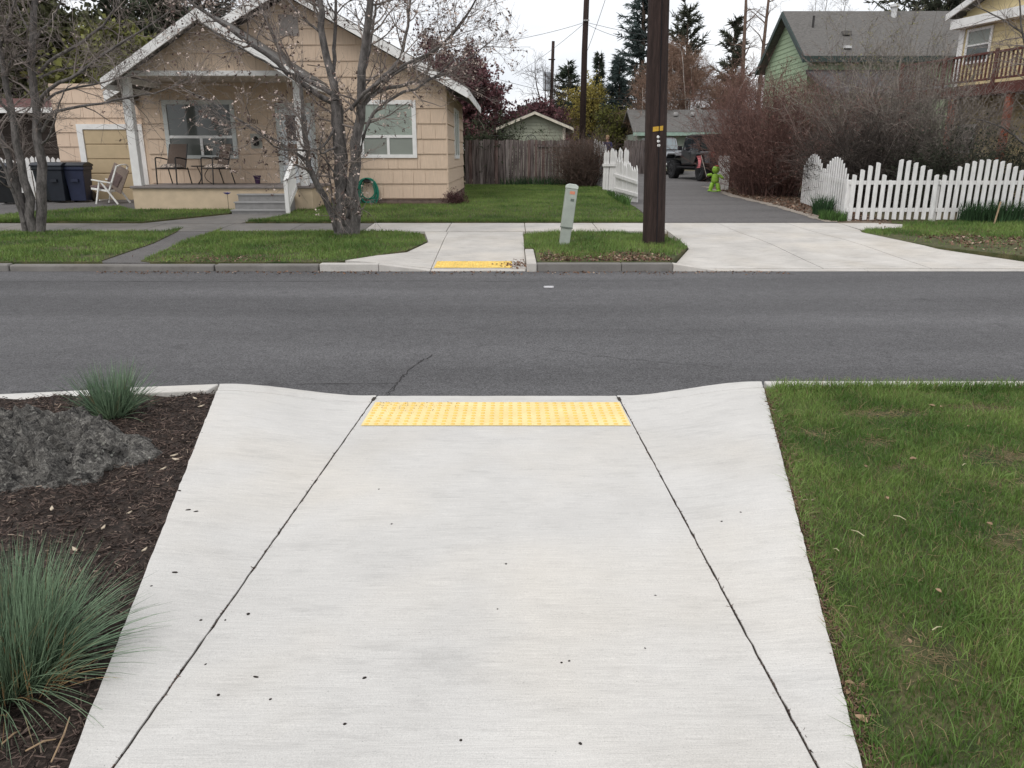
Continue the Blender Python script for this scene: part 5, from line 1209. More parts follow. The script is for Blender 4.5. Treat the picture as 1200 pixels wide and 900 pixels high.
# ================================================================== TREES AND SHRUBS
def resample(pts, K):
    c = catmull(pts, 6); c = np.array([tuple(p) for p in c]); s = np.concatenate([[0], np.cumsum(np.linalg.norm(np.diff(c, axis=0), axis=1))])
    t = np.linspace(0, s[-1], K); return np.stack([np.interp(t, s, c[:, i]) for i in range(3)], 1), s[-1]
def bare_tree(name, label, cat, loc, stems, seed, m1, m2, n1=7, n2=6, n3=4, l1=(.5, 1.3), l2=(.25, .7), l3=(.12, .35), up=.05, buds=None, dens=1.0, fine=.003, minr=.0028):
    """stems: list of (points, r0, r1): measured limbs; three further orders of twigs grow from them"""
    rng = np.random.default_rng(seed); t = thing(name, label, cat, loc)
    K = 14; A = []; RA = []; big = NM()
    lens = []
    for pts, r0, r1 in stems:
        P, L = resample(pts, K); P[1:-1] += rng.normal(size=(K - 2, 3)) * r0 * .18; A.append(P); RA.append((np.linspace(1, 0, K) ** .8 * (r0 - r1) + r1) * (.85 if r0 < .07 else .95)); lens.append(L)
    P = np.stack(A); R = np.stack(RA); np_tubes(big, P, R, 9)
    big.build('trunk', m1, t, smooth=True)
    tw = NM(); tips = []
    lens = np.array(lens); reps = np.maximum(1, (lens * n1 * dens / 2.5).astype(int))
    ps, ds, rs = [], [], []
    for i in range(len(stems)):
        p, d, r, tt_ = spawn(rng, P[i:i + 1], R[i:i + 1], int(reps[i]), .3 if lens[i] > 2 else .1, 30, 70); ps.append(p); ds.append(d); rs.append(r)
    p, d, r = np.concatenate(ps), np.concatenate(ds), np.concatenate(rs)
    P1, R1 = grow(rng, p, d, rng.uniform(*l1, len(p)), np.minimum(r * .5, .022), 6, .45, up); np_tubes(tw, P1, np.maximum(R1, minr), 4)
    p, d, r, _ = spawn(rng, np.concatenate([P1]), R1, n2, .15, 25, 65); P2, R2 = grow(rng, p, d, rng.uniform(*l2, len(p)), np.minimum(r * .55, .008), 5, .45, up); np_tubes(tw, P2, np.maximum(R2, minr * .9), 3)
    p, d, r, _ = spawn(rng, P2, R2, n3, .1, 25, 65); P3, R3 = grow(rng, p, d, rng.uniform(*l3, len(p)), np.full(len(p), fine), 3, .4, up); np_tubes(tw, P3, np.maximum(R3, minr * .7), 3)
    tw.build('twigs', m2, t)
    if buds:
        for nm_, mt, cnt, sz in buds:
            src = np.concatenate([P2[:, -2:].reshape(-1, 3), P3[:, 1:].reshape(-1, 3)])
            cl = src[rng.integers(0, len(src), cnt // 4)]; q = NM(); c = np.repeat(cl, 4, 0) + rng.normal(size=(len(cl) * 4, 3)) * sz * .8
            np_leaves(q, rng, c, np.full(len(c), sz), .7); q.build(nm_, mt, t)
    return t
M_BUDW = mat('pale_bud', (.62, .51, .45), rough=.8, var=.2, isl=.3); M_BUDD = mat('dry_seed', (.115, .078, .068), var=.3, isl=.5)
def zc(x, y, Y, ox, oy=0, k=.36667): return at(ox + x * k, oy + y * k, Y)
# tree in front of the porch steps
Z = lambda l, dY=None: [zc(a, b, 15.1 + (c if True else 0), 250) for a, b, c in l]
b0 = at(408, 274, 15.1)
stems = [
    (Z([(410, 752, 0), (412, 660, 0), (412, 560, .02), (404, 450, .02), (398, 380, .0), (390, 320, -.02)]), .155, .115),
    (Z([(448, 748, 0), (452, 660, -.03), (452, 560, -.05), (458, 450, -.06), (470, 340, -.05), (476, 240, -.1), (486, 140, -.15), (500, 20, -.25), (520, -140, -.3), (530, -300, -.4)]), .125, .03),
    (Z([(430, 745, -.03), (424, 690, -.04), (432, 610, -.04)]), .12, .09),
    (Z([(395, 735, -.05), (370, 660, -.15), (330, 580, -.3), (302, 515, -.4), (292, 430, -.45), (285, 330, -.5), (270, 240, -.55)]), .075, .02),
    (Z([(302, 515, -.4), (250, 480, -.55), (180, 440, -.7), (90, 390, -.9), (0, 330, -1.0), (-120, 270, -1.1)]), .036, .008),
    (Z([(390, 320, -.02), (375, 220, 0), (350, 110, .05), (340, 0, .1), (325, -150, .2), (330, -300, .3)]), .085, .02),
    (Z([(388, 330, -.02), (330, 300, -.15), (240, 235, -.35), (170, 175, -.5), (90, 120, -.7), (-20, 45, -.9), (-120, -30, -1.0)]), .065, .012),
    (Z([(380, 300, 0), (300, 255, .3), (230, 190, .6), (180, 90, .9), (140, 0, 1.0), (110, -120, 1.1)]), .055, .012),
    (Z([(384, 280, .0), (386, 190, .3), (390, 100, .4), (392, 0, .5), (400, -160, .6)]), .05, .015),
    (Z([(472, 330, -.05), (520, 270, -.2), (570, 220, -.3), (600, 170, -.35), (620, 80, -.4), (632, 0, -.45), (650, -130, -.5)]), .05, .012),
    (Z([(470, 345, -.05), (530, 290, .2), (600, 275, .4), (680, 255, .5), (740, 235, .6), (818, 185, .7), (900, 120, .8)]), .048, .008),
    (Z([(440, 545, -.05), (470, 480, -.2), (492, 400, -.3), (530, 340, -.4), (600, 300, -.5), (690, 260, -.6), (780, 175, -.7)]), .05, .008),
    (Z([(440, 350, -.1), (480, 300, -.4), (540, 255, -.6), (600, 215, -.8), (700, 160, -1.0), (790, 80, -1.1), (850, -20, -1.2)]), .042, .008),
    (Z([(478, 240, -.1), (500, 150, .3), (510, 60, .5), (540, -60, .6)]), .05, .012),
    (Z([(505, 300, 0), (590, 230, -.5), (700, 170, -.9), (800, 60, -1.2), (870, -60, -1.3)]), .03, .006),
    (Z([(400, 390, 0), (350, 470, -.3), (300, 480, -.5), (200, 470, -.8), (110, 400, -1.1), (30, 390, -1.2)]), .03, .006),
    (Z([(395, 470, -.1), (370, 480, -.5), (340, 490, -.7), (350, 420, -.8)]), .028, .008),
    (Z([(412, 610, 0), (380, 540, -.2), (330, 480, -.3)]), .03, .008),
    (Z([(390, 690, 0), (375, 600, .25), (362, 500, .3), (340, 430, .3)]), .03, .01),
    (Z([(350, 110, .05), (270, 40, .2), (200, -60, .3)]), .03, .006),
    (Z([(290, 250, -.2), (200, 215, -.8), (100, 160, -1.1), (0, 100, -1.3), (-100, 20, -1.4)]), .028, .006),
]
bare_tree('street_tree', 'bare grey tree with forked trunks before the porch steps', 'tree', (b0.x, 15.1, F(15.1)), stems, 31, M_BARK, M_TWIG, 10, 7, 4, (.5, 1.25), (.25, .65), (.1, .32), .05,
          [('blossoms', M_BUDW, 6000, .018), ('seed_clusters', M_BUDD, 6500, .020)], minr=.0026)
# many stemmed tree at the left edge
Z = lambda l: [zc(a, b, 15.5 + c, 0) for a, b, c in l]
b1 = at(40, 271, 15.5)
stems = [
    (Z([(128, 742, 0), (130, 640, 0), (128, 500, 0), (116, 380, .03), (104, 250, .05), (106, 130, .08), (112, 20, .1), (120, -140, .2), (130, -300, .3)]), .105, .03),
    (Z([(108, 742, -.05), (92, 640, -.08), (66, 520, -.1), (40, 380, -.1), (18, 250, -.1), (-5, 120, -.1), (-30, -40, -.1)]), .095, .025),
    (Z([(85, 738, 0), (70, 660, 0), (38, 540, .05), (-5, 420, .1), (-60, 300, .1), (-120, 100, .2)]), .08, .02),
    (Z([(78, 710, -.1), (52, 640, -.15), (22, 560, -.2), (-10, 490, -.2), (-60, 380, -.3)]), .05, .015),
    (Z([(120, 235, .05), (170, 190, -.2), (235, 150, -.35), (310, 95, -.5), (360, 40, -.55), (385, -10, -.6), (420, -100, -.6)]), .042, .010),
    (Z([(128, 340, .03), (140, 300, -.2), (190, 265, -.4), (240, 245, -.5), (310, 190, -.7), (370, 150, -.8), (480, 80, -1.0), (560, 20, -1.1)]), .045, .008),
    (Z([(135, 420, .0), (170, 360, -.2), (230, 345, -.3), (330, 330, -.5), (420, 310, -.6), (520, 290, -.8), (620, 240, -.9)]), .036, .006),
    (Z([(125, 250, .1), (180, 225, .4), (250, 215, .6), (340, 215, .7)]), .03, .006),
    (Z([(110, 130, .08), (140, 90, -.2), (175, 50, -.3), (200, -20, -.4)]), .035, .010),
    (Z([(112, 110, .08), (70, 60, .3), (40, -20, .4)]), .03, .010),
    (Z([(135, 460, 0), (160, 430, -.3), (200, 300, -.5), (230, 270, -.6)]), .028, .008),
    (Z([(40, 380, -.1), (-10, 300, -.3), (-40, 200, -.4)]), .04, .012),
    (Z([(18, 250, -.1), (40, 190, -.3), (100, 170, -.4)]), .03, .008),
    (Z([(128, 330, 0), (200, 290, .3), (300, 270, .5), (420, 240, .8), (500, 210, .9)]), .03, .006),
    (Z([(0, 150, -.1), (30, 60, -.4), (60, -40, -.5)]), .04, .01),
]
bare_tree('street_tree', 'bare grey tree with many slanting stems beside the driveway', 'tree', (b1.x, 15.5, F(15.5)), stems, 32, M_BARK, M_TWIG, 10, 7, 4, (.5, 1.2), (.25, .6), (.1, .3), .04,
          [('seed_clusters', M_BUDD, 700, .016), ('blossoms', M_BUDW, 250, .014)], minr=.0026)

# hedge of bare shrubs along the lane
M_HEDGE = mat('hedge_twig', (.165, .095, .08), rough=.9, var=.25, scale=1.2, isl=.45)
M_HEDGE2 = mat('grey_hedge_twig', (.235, .205, .18), rough=.9, var=.25, scale=1.2, isl=.45)
def thicket(name, label, loc, rx, ry, h, n, m, seed, r=.012, sub=(6, 5), dark=None, lift=0, leaf=None):
    rng = np.random.default_rng(seed); t = thing(name, label, 'shrub', loc)
    a = rng.uniform(0, 6.283, n); q = np.sqrt(rng.random(n)); bx_ = np.cos(a) * q; by_ = np.sin(a) * q
    P0 = np.array(loc) + np.stack([bx_ * rx * .55, by_ * ry * .55, np.full(n, .0)], 1)
    d = np.stack([bx_ * rx * .75 + rng.normal(size=n) * .25, by_ * ry * .75 + rng.normal(size=n) * .25, np.full(n, h * .9)], 1)
    L = np.linalg.norm(d, axis=1) * rng.uniform(.45, 1.02, n)
    nm = NM(); P, R = grow(rng, P0, d, L, np.full(n, r), 7, .28, .02, .7); np_tubes(nm, P, R, 4); pts = [P[:, 2:].reshape(-1, 3)]
    p, dd, rr_, _ = spawn(rng, P, R, sub[0], .05, 20, 65); P2, R2 = grow(rng, p, dd, rng.uniform(.35, 1.0, len(p)), np.minimum(rr_ * .55, .006), 4, .4, .03); P2[:, :, 2] = np.maximum(P2[:, :, 2], loc[2] + .02); np_tubes(nm, P2, np.maximum(R2, .0035), 3); pts.append(P2.reshape(-1, 3))
    p, dd, rr_, _ = spawn(rng, P2, R2, sub[1], .1, 20, 65); P3, R3 = grow(rng, p, dd, rng.uniform(.15, .5, len(p)), np.full(len(p), .0038), 3, .4, .03); P3[:, :, 2] = np.maximum(P3[:, :, 2], loc[2] + .02); np_tubes(nm, P3, np.maximum(R3, .0026), 3); pts.append(P3.reshape(-1, 3))
    nm.build('branches', m, t)
    if leaf:
        lm, cnt, sz = leaf; A = np.concatenate(pts); k = rng.integers(0, len(A), cnt); qn = NM(); np_leaves(qn, rng, A[k] + rng.normal(size=(cnt, 3)) * sz, np.full(cnt, sz), .5); qn.build('buds', lm, t)
    return t
M_RBUD = mat('red_bud', (.20, .105, .085), isl=.4, var=.2); M_DBUD = mat('dark_old_leaf', (.045, .038, .030), isl=.5, var=.3)
thicket('bare_hedge', 'dense reddish brown leafless hedge at the start of the lane', (8.95, 21.8, F(21.8)), 1.2, 1.4, 3.5, 120, mat('mid_hedge_twig', (.20, .15, .13), rough=.9, var=.25, scale=1.2, isl=.45), 41, sub=(8, 6), leaf=(M_RBUD, 12000, .018))
thicket('bare_hedge', 'reddish brown leafless hedge beside the green figure', (8.15, 25.0, F(25)), 1.75, 2.2, 4.0, 280, M_HEDGE, 42, sub=(8, 6), leaf=(M_RBUD, 20000, .020))
thicket('bare_hedge', 'dark leafless hedge bottom over the side picket fence', (8.75, 20.4, F(20.4)), .85, 1.2, 2.2, 120, mat('dark_hedge_twig', (.06, .048, .042), isl=.4), 43, sub=(8, 5), leaf=(M_DBUD, 7000, .022))
thicket('bare_hedge', 'dark red brown leafless hedge beside the parked off road car', (8.5, 28.8, F(28.8)), 1.5, 1.6, 3.9, 150, M_HEDGE, 50, sub=(7, 5), leaf=(M_RBUD, 4000, .02))
thicket('bare_shrub', 'grey tangled leafless shrub behind the picket fence corner', (9.9, 20.9, F(20.9)), 1.7, 1.3, 4.6, 100, M_HEDGE2, 44, sub=(8, 6), leaf=(mat('grey_bud', (.19, .165, .145), isl=.4), 9000, .018))
thicket('bare_shrub', 'grey leafless shrub between picket fence and deck posts', (11.3, 20.8, F(20.8)), 1.2, 1.2, 3.9, 80, M_HEDGE2, 45, sub=(8, 6), leaf=(mat('grey_bud', None), 7000, .018))
thicket('bare_shrub', 'leafless shrub with a yellow green top before the green house roof', (10.7, 23.4, F(23.4)), 1.4, 1.3, 5.4, 95, M_HEDGE2, 46, sub=(7, 6), leaf=(mat('yellow_green_bud', (.24, .23, .10), isl=.3), 5000, .022))
thicket('bare_shrub', 'dark green dense shrub low behind the broken pickets', (11.0, 19.6, F(19.6)), 1.6, .9, 1.6, 80, mat('dark_green_twig', (.05, .048, .035), isl=.4), 47, sub=(8, 5), leaf=(mat('dark_green_leaf', (.03, .038, .022), isl=.4), 9000, .03))
thicket('bare_shrub', 'brown leafless shrub against the board fence by the white panel', (2.55, 28.9, F(28.9)), .85, .6, 1.9, 120, mat('brown_shrub_twig', (.12, .085, .068), isl=.4), 48, sub=(7, 4), leaf=(mat('red_brown_bud', (.12, .06, .045), isl=.4), 1800, .02))
thicket('bare_shrub', 'tall leafless shrub half before the yellow house wall', (13.6, 20.2, F(20.2)), 1.3, 1.0, 3.6, 16, M_HEDGE2, 49, sub=(5, 4))
# dead tree trunk pole shape among the shrubs, small pale stem
# grape hyacinth-like green tufts before the picket fence and green weeds
def clump(label, loc, rx, ry, h, n, m, seed, name='leafy_clump'):
    rng = np.random.default_rng(seed); t = thing(name, label, 'plant', loc); a = rng.uniform(0, 6.283, n); q = np.sqrt(rng.random(n))
    X = loc[0] + np.cos(a) * q * rx; Y = loc[1] + np.sin(a) * q * ry; nm = NM(); blades(nm, rng, X, Y, np.full(n, loc[2]), np.full(n, h), .018, .45); nm.build('leaves', m, t); return t
M_DARKG = mat('dark_green_blade', (.035, .075, .03), isl=.35, var=.2, trans=.15); M_MIDG = mat('mid_green_blade', (.07, .135, .035), isl=.35, var=.2, trans=.15)
clump('tall dark green leaf clump at the middle of the picket fence', (10.5, 17.25, F(17.25)), .75, .14, .42, 900, M_DARKG, 51)
clump('long dark green leaf clump under the scalloped pickets', (11.9, 17.2, F(17.2)), .65, .14, .45, 800, M_DARKG, 52)
clump('dark green leaf clump at the side pickets by the lane', (7.28, 18.5, F(18.5)), .16, .5, .42, 420, M_DARKG, 53)
clump('bright green weeds at the picket fence corner', (7.2, 17.7, F(17.7)), .3, .4, .2, 500, M_MIDG, 54)
clump('dark weeds along the foot of the board fence', (1.3, 29.7, F(29.7)), 1.8, .18, .35, 700, M_DARKG, 55)
clump('weeds growing along the white picket panels', (3.0, 22.5, F(22.5)), .1, 2.4, .22, 500, M_MIDG, 56)
# wooden stake before the fence
st_ = thing('garden_stake', 'thin wooden stake standing in grass before the picket fence', 'garden stake', (at(1165, 262, 16.9).x, 16.9, F(16.9)))
MB().bar((0, 0, 0), (.06, 0, .48), .03, .02).build('stake', mat('raw_wood', (.42, .30, .19), var=.2, scale=20), st_, world=False)

# ---------------- background trees
def spruce(label, loc, h, r, m, seed, n=26, leaf=.28, name='spruce_tree', bare=0.08, drop=.25, top=.9):
    rng = np.random.default_rng(seed); t = thing(name, label, 'tree', loc); nm = NM(); P, L = resample([loc, (loc[0] + .1, loc[1], loc[2] + h * .5), (loc[0], loc[1], loc[2] + h)], 10)
    np_tubes(nm, P[None], np.linspace(.02 * h, .004 * h, 10)[None], 8); nm.build('trunk', mat('conifer_bark', (.09, .065, .05), var=.3), t, smooth=True)
    A = []; Dv = []; Ls = []
    for k in range(n):
        f = bare + (1 - bare) * (k + .5) / n; z = h * f; rad = r * (1 - f) ** top * (.75 + .4 * rng.random()) + .15
        for j in range(int(7 + 5 * (1 - f))):
            a = rng.uniform(0, 6.283); A.append((loc[0], loc[1], loc[2] + z + rng.normal() * .2)); Dv.append((math.cos(a), math.sin(a), .15 + .5 * f - drop)); Ls.append(rad * rng.uniform(.55, 1.15))
    A, Dv, Ls = np.array(A), np.array(Dv), np.array(Ls); P1, R1 = grow(rng, A, Dv, Ls, np.full(len(A), .03), 6, .15, .02)
    br = NM(); np_tubes(br, P1, R1, 3); br.build('branches', mat('conifer_bark', None), t)
    p, d, rr_, _ = spawn(rng, P1, R1, 26, .12, 10, 60); lf = NM()
    P2, R2 = grow(rng, p, d + np.array([0, 0, -.15]), rng.uniform(.5, 1.2, len(p)) * leaf * 1.5, np.full(len(p), leaf * .14), 3, .2, -.05, .8); np_tubes(lf, P2, R2, 3)
    lf.build('crown', m, t); return t
M_SPR = mat('blue_spruce', (.045, .064, .060), rough=.8, var=.35, scale=.6, isl=.5); M_SPR2 = mat('green_spruce', (.034, .048, .030), rough=.8, var=.35, scale=.6, isl=.5)
M_PINE = mat('pine_green', (.055, .062, .042), rough=.8, var=.3, scale=.6, isl=.5)
def base(px, Y): return (at(px, 180, Y).x, Y, F(Y) - .05)
spruce('tall blue grey spruce behind the utility pole', base(746, 62), 15.2, 3.4, M_SPR, 61, 34, .34)
spruce('small pointed spruce far behind the yellow willow', base(699, 95), 11.2, 2.3, M_SPR2, 62, 24, .36)
spruce('broad dark conifer next to the transformer pole', base(664, 92), 9.8, 3.6, M_SPR2, 63, 20, .4, top=.6)
spruce('young spruce in front of the tall blue one', base(722, 58), 7.0, 2.0, M_SPR, 64, 18, .3)
spruce('dark pine top behind the birches', base(797, 80), 13.2, 2.9, M_PINE, 65, 12, .42, bare=.5, top=.3, drop=-.05)
spruce('dark pine left of the green gabled house', base(850, 74), 11.6, 2.9, M_PINE, 66, 14, .40, bare=.25, top=.5, drop=-.02)
spruce('large dark pine rising behind the yellow house', base(1085, 52), 16.0, 6.0, M_PINE, 67, 40, .45, bare=.25, top=.35, drop=0)
spruce('dark conifer rising behind the porch roof', base(250, 46), 14.0, 4.5, mat('deep_conifer', (.03, .036, .030), isl=.5, var=.3), 68, 26, .42, bare=.1, top=.45)
def leafy(name, label, loc, h, rx, rz, m_bark, m_leaf, seed, nleaf=7000, sz=.09, trunk=.16, stems=5, cb=.35, lean=0, thin=(6, 5), leafname='crown', droop=.03, wand=.14):
    rng = np.random.default_rng(seed); t = thing(name, label, 'tree', loc); loc = np.array(loc); nm = NM()
    a = rng.uniform(0, 6.283, stems); P0 = np.tile(loc, (stems, 1)) + np.stack([np.cos(a), np.sin(a), a * 0], 1) * trunk * .5
    d = np.stack([np.cos(a) * rx * .3, np.sin(a) * rx * .3, np.full(stems, h * .8)], 1)
    P, R = grow(rng, P0, d, np.full(stems, h * .85) * rng.uniform(.75, 1.05, stems), np.full(stems, trunk), 9, wand, .0, .85); np_tubes(nm, P, R, 7); nm.build('trunk', m_bark, t, smooth=True)
    tw = NM(); p, dd, rr_, tt_ = spawn(rng, P, R, 14, cb, 35, 75); P1, R1 = grow(rng, p, dd, rng.uniform(.4, 1, len(p)) * rx * (1.25 - tt_), rr_ * .45, 6, .3, droop); np_tubes(tw, P1, np.maximum(R1, .008), 4)
    p, dd, rr_, _ = spawn(rng, P1, R1, thin[0], .2, 25, 65); P2, R2 = grow(rng, p, dd, rng.uniform(.12, .35, len(p)) * rx, np.minimum(rr_ * .5, .012), 4, .4, droop); np_tubes(tw, P2, np.maximum(R2, .006), 3)
    p, dd, rr_, _ = spawn(rng, P2, R2, thin[1], .2, 25, 65); P3, R3 = grow(rng, p, dd, rng.uniform(.06, .2, len(p)) * rx, np.full(len(p), .006), 3, .4, droop); np_tubes(tw, P3, np.maximum(R3, .0045), 3)
    tw.build('twigs', m_bark if leafname != 'twig_only' else m_leaf, t)
    if nleaf and leafname != 'twig_only':
        A = np.concatenate([P3.reshape(-1, 3), P2.reshape(-1, 3)]); k = rng.integers(0, len(A), nleaf); q = NM(); np_leaves(q, rng, A[k] + rng.normal(size=(nleaf, 3)) * sz, np.full(nleaf, sz), .6); q.build(leafname, m_leaf, t)
    return t
M_PLUM = mat('plum_leaf', (.115, .050, .055), rough=.7, var=.3, scale=.7, isl=.45, trans=.15); M_DBARK = mat('dark_bark', (.07, .052, .046), var=.3, scale=6)
leafy('plum_tree', 'purple leaved plum tree behind the house corner', base(560, 40), 6.4, 3.0, 3, M_DBARK, M_PLUM, 71, 12000, .085)
leafy('plum_tree', 'low purple leaved plum tree behind the green shed', base(622, 50), 4.2, 2.8, 3, M_DBARK, M_PLUM, 72, 9000, .09, stems=4)
leafy('plum_tree', 'tall purple plum tree crown behind the main gable', base(520, 48), 8.2, 3.3, 3, M_DBARK, M_PLUM, 73, 9000, .09, stems=4)
M_WIL = mat('willow_yellow', (.37, .31, .085), var=.25, scale=.8, isl=.4, trans=.2)
leafy('willow_tree', 'yellow green willow behind the distant pole', base(692, 60), 6.3, 3.2, 3, M_DBARK, M_WIL, 74, 22000, .055, stems=5, cb=.15, droop=-.06)
leafy('willow_tree', 'smaller yellow green willow beside the grey garage', base(722, 52), 3.6, 2.4, 3, M_DBARK, mat('olive_leaf', (.13, .135, .035), isl=.35, trans=.2), 75, 7000, .07, stems=4, cb=.1)
leafy('bare_tree', 'leafless dark tree by the transformer pole', base(640, 58), 8.2, 2.8, 3, M_DBARK, M_DBARK, 76, 0, 0, .11, 4, .3, leafname='twig_only')
M_BIRCH = mat('birch_bark', (.62, .57, .52), var=.3, scale=5, stretch=(1, 1, 3)); M_BTW = mat('birch_twig', (.255, .165, .12), var=.2, isl=.35)
for i, (px, Y, h, lab) in enumerate([(786, 56, 8.8, 'pale trunked birch right behind the utility pole'), (812, 55, 8.4, 'many trunked birch with rusty twigs behind the grey garage roof'), (842, 57, 7.4, 'slender birch with pale stems above the hedge')]):
    leafy('birch_tree', lab, base(px, Y), h, 3.0, 2, M_BIRCH, M_BTW, 80 + i, 0, 0, .095, 7, .5, thin=(9, 8), leafname='twig_only')
leafy('birch_tree', 'rusty twigged birch left of the utility pole', base(752, 50), 6.6, 2.8, 2, M_BIRCH, M_BTW, 84, 0, 0, .07, 5, .3, thin=(8, 7), leafname='twig_only')
leafy('bare_tree', 'fine grey leafless treetop behind the green roof', base(965, 64), 15.5, 3.2, 3, M_HEDGE2, M_HEDGE2, 85, 0, 0, .10, 6, .5, thin=(5, 4), leafname='twig_only')
M_LARCH = mat('larch_bark', (.16, .11, .085), var=.3, scale=5)
for i, (px, lab) in enumerate([(869, 'straight bare larch trunk left of its twin'), (884, 'straight reddish larch trunk closest to the green gable')]):
    leafy('larch_tree', lab, base(px, 60), 20, 3.4, 3, M_LARCH, M_LARCH, 87 + i, 0, 0, .22, 1, .42, thin=(6, 5), leafname='twig_only', droop=-.03, wand=.02)
# dark green shrub behind the board fence
thicket('evergreen_shrub', 'dark green shrub rising behind the board fence at the house', (-1.1, 31.2, F(31.2)), 1.5, .8, 2.5, 90, mat('shrub_stem', (.05, .045, .03)), 91, sub=(6, 4), leaf=(mat('evergreen_leaf', (.035, .048, .022), isl=.4), 9000, .045))
# big greens behind garage at left
leafy('evergreen_tree', 'olive green tree behind the garage', base(128, 34), 7.4, 3.4, 3, M_DBARK, mat('olive_evergreen', (.14, .145, .04), var=.4, scale=.8, isl=.45), 92, 26000, .12, stems=6, cb=.1)
leafy('evergreen_tree', 'dark green tree behind the neighbouring brown house', base(45, 36), 8.6, 4.4, 3, M_DBARK, mat('dull_evergreen', (.095, .10, .048), var=.4, scale=.8, isl=.45), 93, 30000, .13, stems=6, cb=.1)
leafy('evergreen_tree', 'deep green tree between the garage and the porch roof', base(175, 40), 8.8, 3.6, 3, M_DBARK, mat('deep_evergreen', (.05, .06, .035), var=.4, scale=.8, isl=.45), 94, 26000, .13, stems=6, cb=.1)
leafy('evergreen_tree', 'dull green tree left of the brown house', base(-60, 33), 7.5, 4.0, 3, M_DBARK, mat('dull_evergreen', None), 95, 9000, .12, stems=6, cb=.1)
# bare tree standing in the yellow house yard, its branches across the deck
b9 = base(1215, 19.4)
T9 = [([(b9[0], 19.4, b9[2]), (b9[0] + .05, 19.4, 2.2), (b9[0] - .15, 19.3, 4.2), (b9[0] - .3, 19.2, 6.5)], .10, .03), ([(b9[0] + .02, 19.4, 2.0), (b9[0] - .6, 19.0, 3.0), (b9[0] - 1.2, 18.8, 4.2), (b9[0] - 1.6, 18.6, 5.2)], .05, .01), ([(b9[0] - .1, 19.3, 3.6), (b9[0] - .9, 19.5, 4.4), (b9[0] - 1.9, 19.8, 5.0)], .04, .008), ([(b9[0], 19.4, 1.6), (b9[0] - .7, 19.6, 2.2), (b9[0] - 1.5, 19.8, 2.5)], .04, .008)]
bare_tree('bare_tree', 'thin leafless tree before the red deck of the yellow house', 'tree', b9, T9, 33, M_BARK, M_TWIG, 9, 6, 4, (.5, 1.2), (.25, .6), (.1, .3), minr=.003)

# ================================================================== OTHER BUILDINGS
# pale green shed behind the board fence
sh = thing('shed', 'pale green shed with a cream edged gable behind the board fence', 'shed', (1.0, 38, .6))
M_SAGE = mat('sage_siding', (.30, .315, .245), rough=.8, var=.06, scale=4); M_CREAM = mat('cream_trim', (.62, .57, .47), rough=.6)
SA, SZ, SS = 1.0, 3.32, .40
w_ = MB().prism([(-.35, .5), (2.35, .5), (2.35, SZ - SS * 1.35), (SA, SZ), (-.35, SZ - SS * 1.35)], 'y', 36.1, 36.25).build('wall', M_SAGE, sh)
z = .6; rr = random.Random(2)
while z < 3.3:
    poly = [(-.35, z), (2.35, z), (2.35, z + .135), (-.35, z + .135)]
    for c in [(SS, 1, SZ - .02 + SS * SA), (-SS, 1, SZ - .02 - SS * SA)]: poly = clip(poly, *c)
    if len(poly) >= 3:
        n = len(poly); vs = [(x, 36.1 - .004 - .018 * (1 - (zz - z) / .135), zz) for x, zz in poly] + [(x, 36.12, zz) for x, zz in poly]
        MB().add(vs, [tuple(range(n)), tuple(range(n, 2 * n))] + [(i, (i + 1) % n, n + (i + 1) % n, n + i) for i in range(n)]).build('clapboard', M_SAGE, w_)
    z += .14
MB().b2((-.35, 36.25, .5), (-.2, 41, 2.7)).build('wall', M_SAGE, sh); MB().b2((2.2, 36.25, .5), (2.35, 41, 2.7)).build('wall', M_SAGE, sh)
MB().b2((2.25, 36.05, .5), (2.37, 36.09, 2.75)).build('corner_board', M_CREAM, sh)
gable_roof(sh, SA, SZ + .02, SS, -.68, 2.70, 35.8, 41.3, .10, M_ROOF, M_CREAM, .11)
# iron trellis and arch ornaments above the fence
tr_ = thing('garden_trellis', 'dark wire trellis standing above the board fence before the shed', 'trellis', (-.35, 30.6, .5))
for i in range(4): MB().tube([(-.75 + i * .22, 30.6, .45), (-.75 + i * .22, 30.6, 2.62)], .008, 5).build('upright', M_BLK, tr_)
for i in range(4): MB().tube([(-.8, 30.59, 1.9 + i * .2), (-.03, 30.59, 1.9 + i * .2)], .007, 5).build('crossbar', M_BLK, tr_)
ar = thing('garden_ornament', 'dark wheel shaped iron ornament peeking above the board fence', 'ornament', (.72, 30.5, .5))
MB().tube([(.72 + .2 * math.cos(a), 30.5, 2.13 + .2 * math.sin(a)) for a in np.linspace(0, 6.28, 25)[:-1]], .012, 6, True).build('rim', M_BLK, ar)
for k in range(4): a = k * math.pi / 4; MB().tube([(.72 - .2 * math.cos(a), 30.5, 2.13 - .2 * math.sin(a)), (.72 + .2 * math.cos(a), 30.5, 2.13 + .2 * math.sin(a))], .007, 5).build('spoke', M_BLK, ar)
MB().tube([(.72, 30.515, .45), (.72, 30.515, 1.94)], .012, 6).build('stem', M_BLK, ar)

